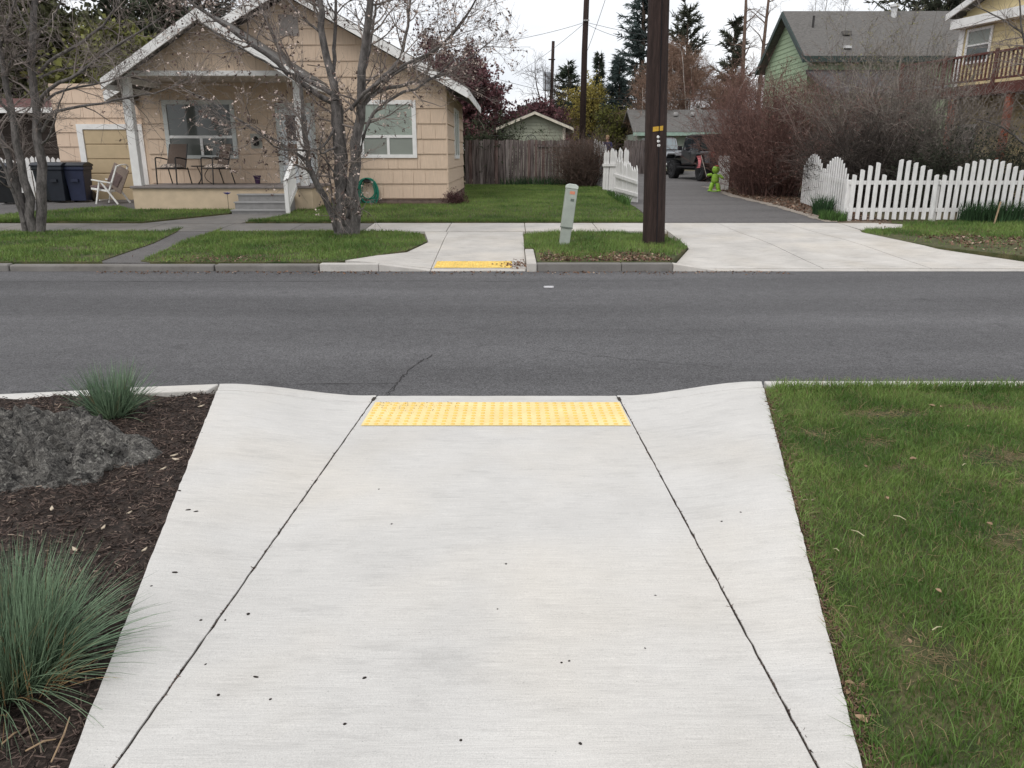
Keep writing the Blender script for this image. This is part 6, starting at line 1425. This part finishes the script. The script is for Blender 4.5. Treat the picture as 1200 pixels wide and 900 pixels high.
# low grey roofed garage behind the cars
gg = thing('garage', 'low garage with a grey shingle roof and green eave behind the cars', 'garage', (10, 48, .8))
MB().b2((7.15, 46.3, .8), (15.5, 46.5, 2.75)).build('wall', mat('grey_green_wall', (.28, .32, .27)), gg)
MB().b2((7.15, 46.5, .8), (7.35, 51.5, 2.75)).build('wall', mat('grey_green_wall', None), gg)
MB().prism([(45.9, 2.72), (45.9, 2.84), (48.8, 4.16), (51.9, 2.84), (51.9, 2.72), (48.8, 4.04)], 'x', 6.85, 15.9).build('roof', M_ROOF, gg)
MB().b2((6.85, 45.86, 2.62), (15.9, 45.9, 2.80)).build('eave_board', mat('mint_trim', (.33, .45, .38)), gg)
for x in (9.6, 10.6): MB().lathe([(.14, 0), (.14, .12), (.10, .2)], (x, 47.9, 3.78), 10).build('roof_vent', mat('vent_metal', (.35, .34, .33)), gg)

# green house with long shingle roof
gh = thing('house', 'green clapboard house with a long grey shingle roof behind the shrubs', 'house', (17, 37.5, .6))
M_GREEN = mat('green_siding', (.33, .42, .275), rough=.75, var=.06, scale=4); M_DGREEN = mat('dark_green_trim', (.035, .055, .05), rough=.6)
GX = 12.35; ye0, ye1, yr = 34.2, 40.8, 37.5; ze, zr = 5.35, 7.55
w_ = MB().prism([(ye0 + .4, .6), (ye1 - .4, .6), (ye1 - .4, ze + .2), (yr, zr - .05), (ye0 + .4, ze + .2)], 'x', GX, GX + .2).build('wall', M_GREEN, gh)
sl = (zr - ze) / (yr - ye0); z = 2.2
while z < 7.5:
    poly = [(ye0 + .4, z), (ye1 - .4, z), (ye1 - .4, z + .19), (ye0 + .4, z + .19)]
    for c in [(sl, 1, zr - .05 + sl * yr), (-sl, 1, zr - .05 - sl * yr)]: poly = clip(poly, *c)
    if len(poly) >= 3:
        n = len(poly); vs = [(GX - .004 - .02 * (1 - (zz - z) / .19), y, zz) for y, zz in poly] + [(GX + .02, y, zz) for y, zz in poly]
        MB().add(vs, [tuple(range(n)), tuple(range(n, 2 * n))] + [(i, (i + 1) % n, n + (i + 1) % n, n + i) for i in range(n)]).build('clapboard', M_GREEN, w_)
    z += .2
MB().b2((GX + .2, ye0 + .4, .6), (24, ye0 + .6, ze + .25)).build('wall', M_GREEN, gh)
rfm = MB().prism([(ye0, ze), (ye0, ze + .15), (yr, zr + .15), (ye1, ze + .15), (ye1, ze), (yr, zr)], 'x', GX - .35, 24.5).build('roof', M_ROOF, gh)
for (y, z0) in ((ye0, ze), (ye1, ze)):
    MB().prism([(y, z0 - .12), (y, z0 + .13), (yr, zr + .13), (yr, zr - .12)], 'x', GX - .40, GX - .352).build('bargeboard', M_DGREEN, rfm)
MB().b2((GX - .35, ye0 - .05, ze - .1), (24.5, ye0 - .002, ze + .13)).build('gutter', M_DGREEN, rfm)
vm = mat('white_metal', (.62, .62, .62), rough=.4)
def rpt(x, f): return (x, ye0 + (yr - ye0) * f, ze + .15 + (zr - ze) * f)
p = rpt(16.75, .88); MB().lathe([(.12, -.25), (.12, .35), (.2, .36), (.2, .46), (.05, .5)], p, 12).build('flue', vm, rfm)
p = rpt(12.95, .62); MB().lathe([(.05, -.1), (.05, .45)], p, 8).build('vent_pipe', M_BLK, rfm)
p = rpt(14.2, .45); MB().box((p[0], p[1], p[2] + .06), (.35, .3, .16)).build('roof_vent', M_ROOF, rfm)
p = rpt(13.9, .15); MB().box((p[0], p[1], p[2] + .05), (.3, .3, .1)).build('skylight', vm, rfm)
MB().prism([(31.2, 3.7), (31.2, 3.85), (ye0 + .38, 5.0), (ye0 + .38, 4.85)], 'x', GX - .1, 17.0).build('porch_roof', mat('dark_shingle', (.085, .08, .082), var=.25, scale=9, fine=.2), gh)
MB().b2((GX + .1, 31.5, .6), (GX + .25, 31.65, 3.72)).build('porch_post', M_GREEN, gh)
MB().b2((16.7, 31.5, .6), (16.85, 31.65, 3.72)).build('porch_post', M_GREEN, gh)

# yellow house with red deck, right
yo = Vector((13.5, 26.5, F(25))); yd = Vector((.215, -1, 0)).normalized(); ya = math.atan2(yd.y, yd.x)
yh = thing('house', 'pale yellow two storey house with a red raised deck', 'house', yo, ya)
M_YEL = mat('yellow_siding', (.62, .51, .29), rough=.75, var=.05, scale=3, stretch=(1, 1, 6)); M_RED = mat('red_stain', (.115, .043, .035), rough=.7, var=.2, scale=6); M_REDP = mat('red_post', (.32, .09, .05), rough=.7, var=.2, scale=6)
def Bh(n, mb, m, par=None, **k): return mb.build(n, m, par or yh, world=False, **k)
# local: x along the deck towards the street, y = into the house, z from the ground
hw = Bh('wall', MB().prism([(-.5, -.1), (9, -.1), (9, 7.6), (5.2, 7.6), (-.5, 5.6)], 'y', 1.3, 1.45), M_YEL)
for i in range(37):
    z = .05 + i * .15
    Bh('clapboard', MB().prism([(1.282, z), (1.296, z + .145), (1.31, z + .145), (1.31, z)], 'x', -.5, 9), M_YEL, hw)
Bh('wall', MB().b2((-.65, 1.3, -.1), (-.5, 8, 5.5)), M_YEL)
Bh('corner_board', MB().b2((-.64, 1.25, 3.3), (-.42, 1.28, 5.09)), M_WHITE)
Bh('frieze_board', MB().b2((-.75, .95, 5.1), (9, 1.28, 5.38)), M_WHITE)
Bh('roof', MB().prism([(-.9, 5.45), (5.2, 7.75), (5.2, 7.9), (-.9, 5.6)], 'y', .9, 8), M_ROOF)
Bh('fascia_board', MB().prism([(-.9, 5.38), (5.2, 7.66), (5.2, 7.88), (-.9, 5.58)], 'y', .85, .898), M_WHITE)
def win(x0, x1, z0, z1, y=1.28):
    f = Bh('window', MB().b2((x0, y - .04, z0), (x0 + .08, y, z1)).b2((x1 - .08, y - .04, z0), (x1, y, z1)).b2((x0 + .08, y - .04, z0), (x1 - .08, y, z0 + .08)).b2((x0 + .08, y - .04, z1 - .08), (x1 - .08, y, z1)), M_WHITE)
    Bh('pane', MB().b2((x0 + .08, y - .012, z0 + .08), (x1 - .08, y - .002, (z0 + z1) / 2)), GL_D, f); Bh('pane', MB().b2((x0 + .08, y - .02, (z0 + z1) / 2 + .05), (x1 - .08, y - .004, z1 - .08)), GL_G2, f)
    Bh('rail', MB().b2((x0 + .08, y - .035, (z0 + z1) / 2), (x1 - .08, y - .004, (z0 + z1) / 2 + .05)), M_WHITE, f)
win(-.3, .75, 4.0, 5.05); win(2.6, 3.9, 3.5, 5.05); win(-.1, .7, 1.25, 2.15)
dk = Bh('deck_floor', MB().b2((-1.5, -.02, 3.16), (8, 1.27, 3.22)), M_RED)
Bh('rim_joist', MB().b2((-1.5, -.07, 2.90), (8, -.025, 3.18)), M_RED, dk)
Bh('rim_joist', MB().b2((-1.55, -.07, 2.90), (-1.505, 1.25, 3.18)), M_RED, dk)
Bh('top_rail', MB().b2((-1.55, -.10, 4.02), (8, .02, 4.08)), M_RED, dk); Bh('bottom_rail', MB().b2((-1.5, -.06, 3.30), (8, -.01, 3.36)), M_RED, dk)
for i in range(62): Bh('baluster', MB().b2((-1.45 + i * .15, -.055, 3.365), (-1.41 + i * .15, -.015, 4.015)), M_RED, dk)
for x in (-1.45, .55, 2.55, 4.55, 6.55): Bh('rail_post', MB().b2((x - .06, -.115, 2.95), (x + .06, -.075, 4.14)), M_RED, dk)
for x in (.9, 3.1, 6.3): Bh('deck_post', MB().b2((x - .08, .0, -.1), (x + .08, .16, 3.155)), M_REDP)
for i in range(9): Bh('joist', MB().b2((-.2 + i * .9, .2, 2.93), (-.15 + i * .9, 1.25, 3.155)), M_RED, dk)

# dark brown neighbour, far left
nh = thing('house', 'dark brown board sided house behind the bins', 'house', (-17, 27, .4))
M_DBR = mat('dark_brown_boards', (.045, .035, .03), rough=.85, var=.2, scale=3)
nw = MB().b2((-24, 26, .3), (-14.0, 26.2, 2.95)).build('wall', M_DBR, nh)
for i in range(12): MB().prism([(26 - .035, .35 + i * .215), (26 - .008, .56 + i * .215), (26.0, .56 + i * .215), (26.0, .35 + i * .215)], 'x', -24, -14.0).build('clapboard', M_DBR, nw)
MB().b2((-14.0, 26.21, .3), (-13.8, 33, 2.95)).build('wall', M_DBR, nh)
MB().prism([(25.4, 2.93), (25.4, 3.03), (29.5, 3.55), (33.5, 3.03), (33.5, 2.93), (29.5, 3.43)], 'x', -24.5, -13.6).build('roof', mat('red_roof', (.12, .05, .045), var=.25, scale=6, fine=.2), nh)
MB().b2((-24.5, 25.36, 2.86), (-13.6, 25.398, 3.02)).build('eave_board', M_WHITE, nh)

# ================================================================== VEHICLES
M_TYRE = mat('tyre_rubber', (.018, .018, .019), rough=.9, var=.2); M_RIM = mat('rim_metal', (.14, .14, .15), rough=.35, metal=.6)
M_JEEP = mat('jeep_paint', (.016, .018, .023), rough=.35, var=.05, spec=.5, coat=.5); M_BPL = mat('black_trim', (.02, .02, .022), rough=.6)
M_VGL = glass('car_glass', (.02, .025, .03), .04); M_SILV = mat('silver_paint', (.24, .25, .27), rough=.3, var=.05, metal=.3, coat=.5)
def wheel(par, x, y, r, w, s):
    """axle along x; s = +1/-1 outer side"""
    t_ = MB().lathe([(r * .62, -w / 2), (r * .93, -w / 2), (r, -w / 2 + .03), (r, w / 2 - .03), (r * .93, w / 2), (r * .62, w / 2)], (x, y, r), 28, 'x').build('tyre', M_TYRE, par, world=False)
    MB().lathe([(r * .61, -.03), (r * .60, .02), (r * .3, .0), (r * .22, .035), (r * .1, .04)], (x + s * (w / 2 - .03), y, r), 20, 'x').build('rim', M_RIM, t_, world=False)
    lug = MB()
    for k in range(26):
        a = 6.283 * k / 26; M = Matrix.Rotation(a, 3, 'X'); c = Vector((x, y, r)) + M @ Vector((0, 0, r)); lug.box(c, (w * .92, r * .09, .022), M=M)
    q = lug.build('tread', M_TYRE, t_, world=False); q['kind'] = 'stuff'
    return t_
# boxy off-roader: local y forward, x right
jp = at(800, 210, 34.0)
jeep = thing('off_road_car', 'dark grey boxy off road car parked in the lane by the hedge', 'car', (8.35, 34.5, F(34.5) + .012), math.radians(12))
V = lambda n, mb, m=M_JEEP, par=jeep, **k: mb.build(n, m, par, world=False, **k)
body = V('body', MB().prism([(-1.9, .62), (1.0, .62), (1.0, 1.18), (-1.9, 1.18)], 'x', -.74, .74), bevel=.05)
V('hood', MB().prism([(1.01, .75), (2.0, .75), (2.02, 1.12), (1.01, 1.22)], 'x', -.58, .58), bevel=.05)
gr_ = V('grille', MB().b2((-.58, 2.02, .62), (.58, 2.08, 1.12)), bevel=.02)
for i in range(7): V('grille_slot', MB().b2((-.33 + i * .1, 2.081, .72), (-.27 + i * .1, 2.09, 1.02)), M_BPL, gr_)
for s in (-1, 1):
    V('headlight', MB().lathe([(.09, 0), (.09, .03), (.05, .045)], (s * .46, 2.085, .92), 14, 'y'), mat('lamp_glass', (.6, .6, .58), rough=.15), gr_)
    V('front_fender', MB().prism([(.98, 1.0), (1.2, 1.10), (1.95, 1.10), (2.12, .92), (2.12, .87), (1.93, 1.03), (1.25, 1.03), (1.05, .93)], 'x', s * .59, s * .97), M_JEEP, bevel=.015)
    V('rear_fender', MB().prism([(-1.85, .70), (-1.72, 1.04), (-1.05, 1.04), (-.82, .70), (-.76, .70), (-1.0, 1.11), (-1.78, 1.11), (-1.92, .70)], 'x', s * .745, s * .97), M_JEEP, bevel=.015)
    d1 = V('door', MB().b2((s * .742, -.02, .66), (s * .775, .92, 1.20)), bevel=.02); V('handle', MB().b2((s * .776, .03, 1.08), (s * .80, .15, 1.11)), M_BPL, d1)
    d2 = V('door', MB().b2((s * .742, -.80, .66), (s * .775, -.05, 1.20)), bevel=.02); V('handle', MB().b2((s * .776, -.75, 1.08), (s * .80, -.63, 1.11)), M_BPL, d2)
    V('side_window', MB().prism([(-.02, 1.22), (.86, 1.22), (.68, 1.72), (-.02, 1.72)], 'x', s * .69, s * .71), M_VGL)
    V('side_window', MB().b2((s * .69, -.78, 1.22), (s * .71, -.07, 1.72)), M_VGL); V('side_window', MB().b2((s * .69, -1.80, 1.22), (s * .71, -.86, 1.72)), M_VGL)
    V('running_board', MB().b2((s * .76, -.75, .50), (s * .92, 1.0, .55)), M_BPL)
    mr_ = V('mirror', MB().b2((s * .80, .78, 1.22), (s * 1.0, .86, 1.40)), M_BPL, bevel=.02)
    V('tail_light', MB().b2((s * .60, -1.93, .95), (s * .73, -1.90, 1.15)), mat('red_lens', (.35, .02, .02), rough=.2))
    V('wheel_hub', MB().lathe([(.05, -.1), (.05, .1)], (s * .72, 1.5, .41), 8, 'x'), M_BPL)
    for y in (1.5, -1.38): wheel(jeep, s * .82, y, .41, .29, s)
V('roof', MB().prism([(-1.88, 1.74), (.66, 1.74), (.60, 1.84), (-1.86, 1.84)], 'x', -.70, .70), M_BPL, bevel=.03)
V('roof_frame', MB().b2((-.70, -1.88, 1.181), (-.62, -1.80, 1.739)).b2((.62, -1.88, 1.181), (.70, -1.80, 1.739)).b2((-.61, -1.87, 1.66), (.61, -1.81, 1.738)), M_BPL)
V('rear_window', MB().b2((-.60, -1.86, 1.2), (.60, -1.84, 1.65)), M_VGL)
V('windshield_frame', MB().bar((-.67, .98, 1.19), (-.67, .68, 1.74), .07, .06).bar((.67, .98, 1.19), (.67, .68, 1.74), .07, .06), M_JEEP)
V('windshield', MB().prism([(.95, 1.2), (.965, 1.2), (.685, 1.73), (.67, 1.73)], 'x', -.63, .63), M_VGL)
V('rear_bumper', MB().b2((-.8, -2.12, .55), (.8, -1.93, .72)), M_BPL, bevel=.03); V('front_bumper', MB().b2((-.85, 2.12, .52), (.85, 2.3, .70)), M_BPL, bevel=.03)
V('chassis', MB().b2((-.45, -1.8, .40), (.45, 2.05, .60)), M_BPL)
sp = V('spare_wheel', MB().lathe([(.24, -.12), (.36, -.12), (.39, -.09), (.39, .09), (.36, .12), (.24, .12)], (0, -2.06, 1.05), 26, 'y'), M_TYRE)
V('rim', MB().lathe([(.24, -.10), (.23, -.05), (.1, -.08), (.05, -.1)], (0, -2.08, 1.05), 18, 'y'), M_RIM, sp)
# grey SUV facing the street
suv = thing('car', 'silver grey car facing the street beyond the utility pole', 'car', (7.55, 41.0, F(41) + .0), math.radians(180))
V2 = lambda n, mb, m=M_SILV, par=suv, **k: mb.build(n, m, par, world=False, **k)
V2('body', MB().prism([(-2.2, .38), (2.15, .38), (2.3, .55), (2.3, .80), (2.1, .98), (1.05, 1.10), (-2.2, 1.12), (-2.32, .7)], 'x', -.88, .88), bevel=.09)
V2('cabin', MB().prism([(-2.15, 1.10), (1.05, 1.10), (.25, 1.66), (-.2, 1.72), (-1.8, 1.70), (-2.15, 1.2)], 'x', -.72, .72), bevel=.08)
V2('windshield', MB().prism([(1.02, 1.16), (1.045, 1.16), (.32, 1.655), (.295, 1.655)], 'x', -.64, .64), glass('sky_reflection_glass', (.16, .19, .20), .05))  # pale sky reflection is put into the windshield's base colour
V2('grille', MB().b2((-.45, 2.29, .62), (.45, 2.335, .82)), M_BPL); V2('bumper', MB().b2((-.86, 2.25, .34), (.86, 2.37, .56)), M_BPL, bevel=.03)
V2('roof_rack', MB().b2((-.62, -1.6, 1.735), (-.58, .0, 1.77)), M_BPL); V2('roof_rack', MB().b2((.58, -1.6, 1.735), (.62, .0, 1.77)), M_BPL)
for s in (-1, 1):
    V2('headlight', MB().b2((s * .52, 2.24, .68), (s * .84, 2.325, .84)), mat('lamp_glass', None), bevel=.02)
    V2('side_window', MB().prism([(.75, 1.15), (-1.95, 1.15), (-1.7, 1.6), (.2, 1.6)], 'x', s * .71, s * .732), M_VGL)
    V2('mirror', MB().b2((s * .80, .62, 1.08), (s * 1.02, .76, 1.24)), M_SILV, bevel=.03)
    for y in (1.42, -1.38): wheel(suv, s * .80, y, .35, .22, s)
V2('license_plate', MB().b2((-.15, 2.372, .42), (.15, 2.38, .52)), M_WHITE)

# ================================================================== CAUTION FIGURE, PERSON, POLES, WIRES
M_NEON = mat('neon_green', (.28, .50, .055), rough=.45, var=.06)
cf = thing('caution_figure', 'neon green plastic child shaped caution figure holding a red flag', 'figure', (6.72, 26.4, F(26.4) + .016), math.radians(-20)); cf.scale = (1.0, 1.0, .92)
bd = MB()
def lump(mb, a, b, ra, rb, n=12, k=7):
    a, b = Vector(a), Vector(b); pts = []; rs = []
    for i in range(k):
        t = i / (k - 1); e = math.sqrt(max(.0, 1 - (2 * t - 1) ** 6)); pts.append(a.lerp(b, t)); rs.append(max(.004, (ra + (rb - ra) * t) * (.35 + .65 * e)))
    mb.tube(pts, rs, n)
lump(bd, (0, 0, .26), (0, 0, .62), .13, .12); bd.build('body', M_NEON, cf, world=False, smooth=True)
q = MB(); q.lathe([(.03, -.13), (.09, -.1), (.125, -.02), (.12, .05), (.08, .115), (.02, .13)], (0, 0, .75), 16); hd = q.build('head', M_NEON, cf, world=False, smooth=True)
MB().lathe([(.075, 0), (.07, .03), (.02, .045)], (.03, 0, .855), 14).build('cap', mat('red_cap', (.55, .07, .04), rough=.5), hd, world=False, smooth=True)
for s in (-1, 1):
    q = MB(); lump(q, (s * .07, 0, .32), (s * .14, -.06, .03), .075, .065); q.build('leg', M_NEON, cf, world=False, smooth=True)
    q = MB(); lump(q, (s * .10, 0, .58), (s * .27, -.08, .44 if s > 0 else .56), .055, .045); q.build('arm', M_NEON, cf, world=False, smooth=True)
    MB().lathe([(.05, 0), (.07, .01), (.07, .04), (.04, .06)], (s * .15, -.09, 0), 12).build('foot', M_NEON, cf, world=False, smooth=True)
MB().lathe([(.2, 0), (.2, .02)], (0, 0, 0), 18).build('base', M_NEON, cf, world=False)
fl = MB().tube([(-.27, -.08, .50), (-.50, -.10, 1.25)], .010, 6).build('flag_pole', mat('pale_rod', (.5, .45, .4)), cf, world=False)
q = MB(); K = 6; vs = []
for i in range(K + 1):
    for j in range(2): t = i / K; vs.append((-.50 + .02 * (1 - t) + .10 * math.sin(t * 2.5) * (j) - .05 * j + .15 * (1 - t) * 0, -.10 + .05 * math.sin(t * 5 + j), 1.24 - .42 * t - .02 * j))
vs2 = [(x - .13, y + .03, z) if k % 2 else (x, y, z) for k, (x, y, z) in enumerate(vs)]
n2 = len(vs2); q.add(vs2 + [(x, y + .008, z) for x, y, z in vs2], [(2 * i, 2 * i + 1, 2 * i + 3, 2 * i + 2) for i in range(K)] + [(n2 + 2 * i, n2 + 2 * i + 2, n2 + 2 * i + 3, n2 + 2 * i + 1) for i in range(K)]); q.build('flag', mat('red_flag', (.50, .15, .16), rough=.7, var=.15), fl, world=False)

# person beyond the white panels
def skin(name, joints, edges, m, parent, sub=2):
    me = bpy.data.meshes.new(name); me.from_pydata([j[:3] for j in joints], edges, []); o = bpy.data.objects.new(name, me); COL.objects.link(o); o.parent = parent
    sm_ = o.modifiers.new('skin', 'SKIN'); ss = o.modifiers.new('sub', 'SUBSURF'); ss.levels = ss.render_levels = sub
    if not me.skin_vertices: me.attributes.new('skin', 'FLOAT', 'POINT') if False else None
    sv = me.skin_vertices[0].data if me.skin_vertices else None
    if sv is None:
        bm = bmesh.new(); bm.from_mesh(me); bm.verts.layers.skin.verify(); bm.to_mesh(me); bm.free(); sv = me.skin_vertices[0].data
    for i, j in enumerate(joints): sv[i].radius = (j[3], j[4] if len(j) > 4 else j[3])
    sv[0].use_root = True; me.materials.append(m); return o
ps_ = thing('person', 'person in a navy jacket standing beyond the white picket panels', 'person', (4.95, 42.0, F(42)), math.radians(150))
M_SKIN = mat('skin', (.50, .31, .22), rough=.6, var=.08); M_JKT = mat('navy_jacket', (.022, .028, .10), rough=.85, var=.15); M_TRS = mat('dark_trousers', (.025, .026, .032), rough=.9)
def fingers(hx, s):
    J, E_ = [], []
    for k, (dx, L) in enumerate([(-.03, .075), (-.01, .085), (.012, .08), (.032, .062)]):
        J += [(hx + dx * .2, dx, .74, .011), (hx + dx * .2 - s * .004, dx, .74 - L * .5, .0095), (hx - s * .012, dx + .006, .74 - L, .008)]
    J += [(hx, .035, .80, .012), (hx - s * .005, .062, .77, .011), (hx - s * .01, .07, .735, .009)]
    return J
body_j = [(0, 0, .98, .13, .10), (0, .01, 1.2, .125, .095), (0, .0, 1.42, .15, .10), (0, .0, 1.52, .055), (0, .01, 1.58, .05), (0, .02, 1.66, .082, .095), (0, .02, 1.76, .07, .085)]
body_e = [(0, 1), (1, 2), (2, 3), (3, 4), (4, 5), (5, 6)]
for s in (-1, 1):
    b = len(body_j); body_j += [(s * .19, 0, 1.44, .06), (s * .23, -.02, 1.14, .045), (s * .23, .04, .90, .033), (s * .23, .05, .82, .04, .022), (s * .23, .05, .76, .04, .018)]
    body_e += [(2, b), (b, b + 1), (b + 1, b + 2), (b + 2, b + 3), (b + 3, b + 4)]
    c = len(body_j); body_j += [(s * .10, 0, .90, .085), (s * .11, .02, .50, .06), (s * .11, -.01, .10, .042), (s * .12, .12, .04, .045, .035)]; body_e += [(0, c), (c, c + 1), (c + 1, c + 2), (c + 2, c + 3)]
    for dx, L in [(-.03, .07), (-.01, .085), (.012, .08), (.032, .06)]:
        f = len(body_j); body_j += [(s * .23, .05 + dx, .735, .011), (s * .225, .055 + dx, .735 - L * .5, .010), (s * .215, .06 + dx, .735 - L, .008)]; body_e += [(b + 4, f), (f, f + 1), (f + 1, f + 2)]
    f = len(body_j); body_j += [(s * .225, .10, .79, .012), (s * .215, .115, .755, .010)]; body_e += [(b + 3, f), (f, f + 1)]
skin('body', body_j, body_e, M_SKIN, ps_)
jk = [(0, 0, 1.0, .17, .135), (0, .01, 1.2, .165, .13), (0, .0, 1.42, .18, .13), (0, 0, 1.5, .085)]; je = [(0, 1), (1, 2), (2, 3)]
for s in (-1, 1): b = len(jk); jk += [(s * .20, 0, 1.44, .085), (s * .24, -.02, 1.14, .066), (s * .235, .035, .92, .052)]; je += [(2, b), (b, b + 1), (b + 1, b + 2)]
skin('jacket', jk, je, M_JKT, ps_)
tj = [(0, 0, .98, .155, .125)]; te = []
for s in (-1, 1): b = len(tj); tj += [(s * .10, 0, .88, .105), (s * .11, .02, .5, .08), (s * .11, -.01, .09, .065)]; te += [(0, b), (b, b + 1), (b + 1, b + 2)]
skin('trousers', tj, te, M_TRS, ps_)
MB().lathe([(.085, 0), (.1, .04), (.095, .09), (.06, .135), (.01, .15)], (0, -.005, 1.70), 14).build('hair', mat('fair_hair', (.30, .20, .11), var=.2, scale=30), ps_, world=False, smooth=True)
for s in (-1, 1):
    MB().lathe([(.002, 0), (.022, .012), (.024, .04), (.004, .055)], (s * .085, .015, 1.655), 8).build('ear', M_SKIN, ps_, world=False)
    MB().lathe([(.001, -.008), (.009, 0), (.001, .008)], (s * .032, .108, 1.69), 8, 'y').build('eye', M_BLK, ps_, world=False)
    MB().b2((s * .12 - .05, -.08, 0), (s * .12 + .05, .19, .075)).build('shoe', M_BLK, ps_, world=False, bevel=.025)
MB().prism([(.10, 1.64), (.135, 1.645), (.105, 1.69)], 'x', -.014, .014).build('nose', M_SKIN, ps_, world=False)
MB().b2((-.026, .100, 1.605), (.026, .110, 1.613)).build('mouth', mat('lip', (.35, .13, .11)), ps_, world=False)
# pale tangle of driftwood-like branches above the far fence
twig_ball('dry_brush', 'tangle of pale dry branches above the dark board fence', 'brush', (6.4, 41.2, F(41.2)), (.9, .7, 2.2), 60, mat('pale_branch', (.34, .30, .26), isl=.3), 99, r=.02, sub=3)
# yellow leaf bag corner by the fence
# ---- distant utility poles and wires
def dpole(px, Y, h, r, lab, extra=None):
    b = base(px, Y); t = thing('utility_pole', lab, 'utility pole', b); top = at(px + (4 if px > 670 else 0), 0, Y)
    MB().tube([b, (b[0] + .0, Y, b[2] + h * .5), (b[0] + .10, Y, b[2] + h)], [r, r * .85, r * .7], 12).build('pole', M_POLE, t, smooth=True); return t, b
t1, q1 = dpole(682, 46, 12.5, .19, 'tall dark distant pole carrying the overhead wires')
MB().b2((q1[0] - .12, 45.78, 8.55), (q1[0] + .2, 45.83, 8.62)).build('bracket', mat('vent_metal', None), t1)
t2, q2 = dpole(645, 62, 8.6, .16, 'shorter distant pole carrying a grey transformer')
MB().lathe([(.05, -.75), (.26, -.7), (.28, -.6), (.28, .5), (.25, .58), (.08, .62)], (q2[0] - .36, 61.8, 6.9), 14).build('transformer', mat('transformer_grey', (.45, .48, .52), rough=.4), t2, smooth=False)
MB().b2((q2[0] - .25, 61.75, 8.3), (q2[0] + .25, 61.83, 8.38)).build('crossarm', M_POLE, t2)
def wire(a, b, sag, lab, r=.011):
    a, b = Vector(a), Vector(b); pts = [a.lerp(b, i / 14) - Vector((0, 0, sag * 4 * (i / 14) * (1 - i / 14))) for i in range(15)]
    tag(MB().tube(pts, r, 5, cap=False).build('overhead_wire', M_BLK), lab, 'wire', 'overhead wires')
tp = at(686, 26, 45.9)
wire(tp, at(506, 55, 44), .3, 'overhead wire from the tall distant pole towards the plum tree')
wire(tp, at(600, 88, 60), .2, 'overhead wire from the tall distant pole down to the transformer')
wire(tp, at(698, -60, 30), .2, 'overhead wire rising steeply from the tall distant pole')
wire(at(688, 60, 45.9), at(722, -40, 33), .1, 'steep lower overhead wire on the right side of the tall pole')
wire(tp, at(1000, 48, 60), .8, 'overhead wire from the tall pole past the spruce')
wire(tp + Vector((0, 0, -.05)), at(760, 48, 40), .2, 'overhead wire from the tall pole to behind the nearer pole')
wire(at(684, 115, 46), at(900, 112, 44), .15, 'low overhead wire running behind the spruce')
wire(at(520, 75, 44), at(684, 116, 46), .1, 'low overhead wire before the plum tree')
wire(at(360, 76, 19.9), at(560, 85, 43), .2, 'thin service wire leaving the main gable of the house')
# far tree line that reads as one mass
rng = np.random.default_rng(300); nm = NM(); n = 26000
X = rng.uniform(-130, 130, n); Hh = 5.5 + 2.5 * np.array([noise.noise(Vector((x * .08, 0, 0))) + .6 * noise.noise(Vector((x * .3, 1, 0))) for x in X])
np_leaves(nm, rng, np.stack([X, 112 + rng.uniform(-5, 5, n), F(112) + Hh * np.sqrt(rng.random(n))], 1), np.full(n, .45), .6)
tag(nm.build('distant_trees', mat('far_wood', (.06, .055, .045), var=.35, scale=.15, isl=.4)), 'distant grey brown belt of trees behind everything', 'trees', kind='stuff')
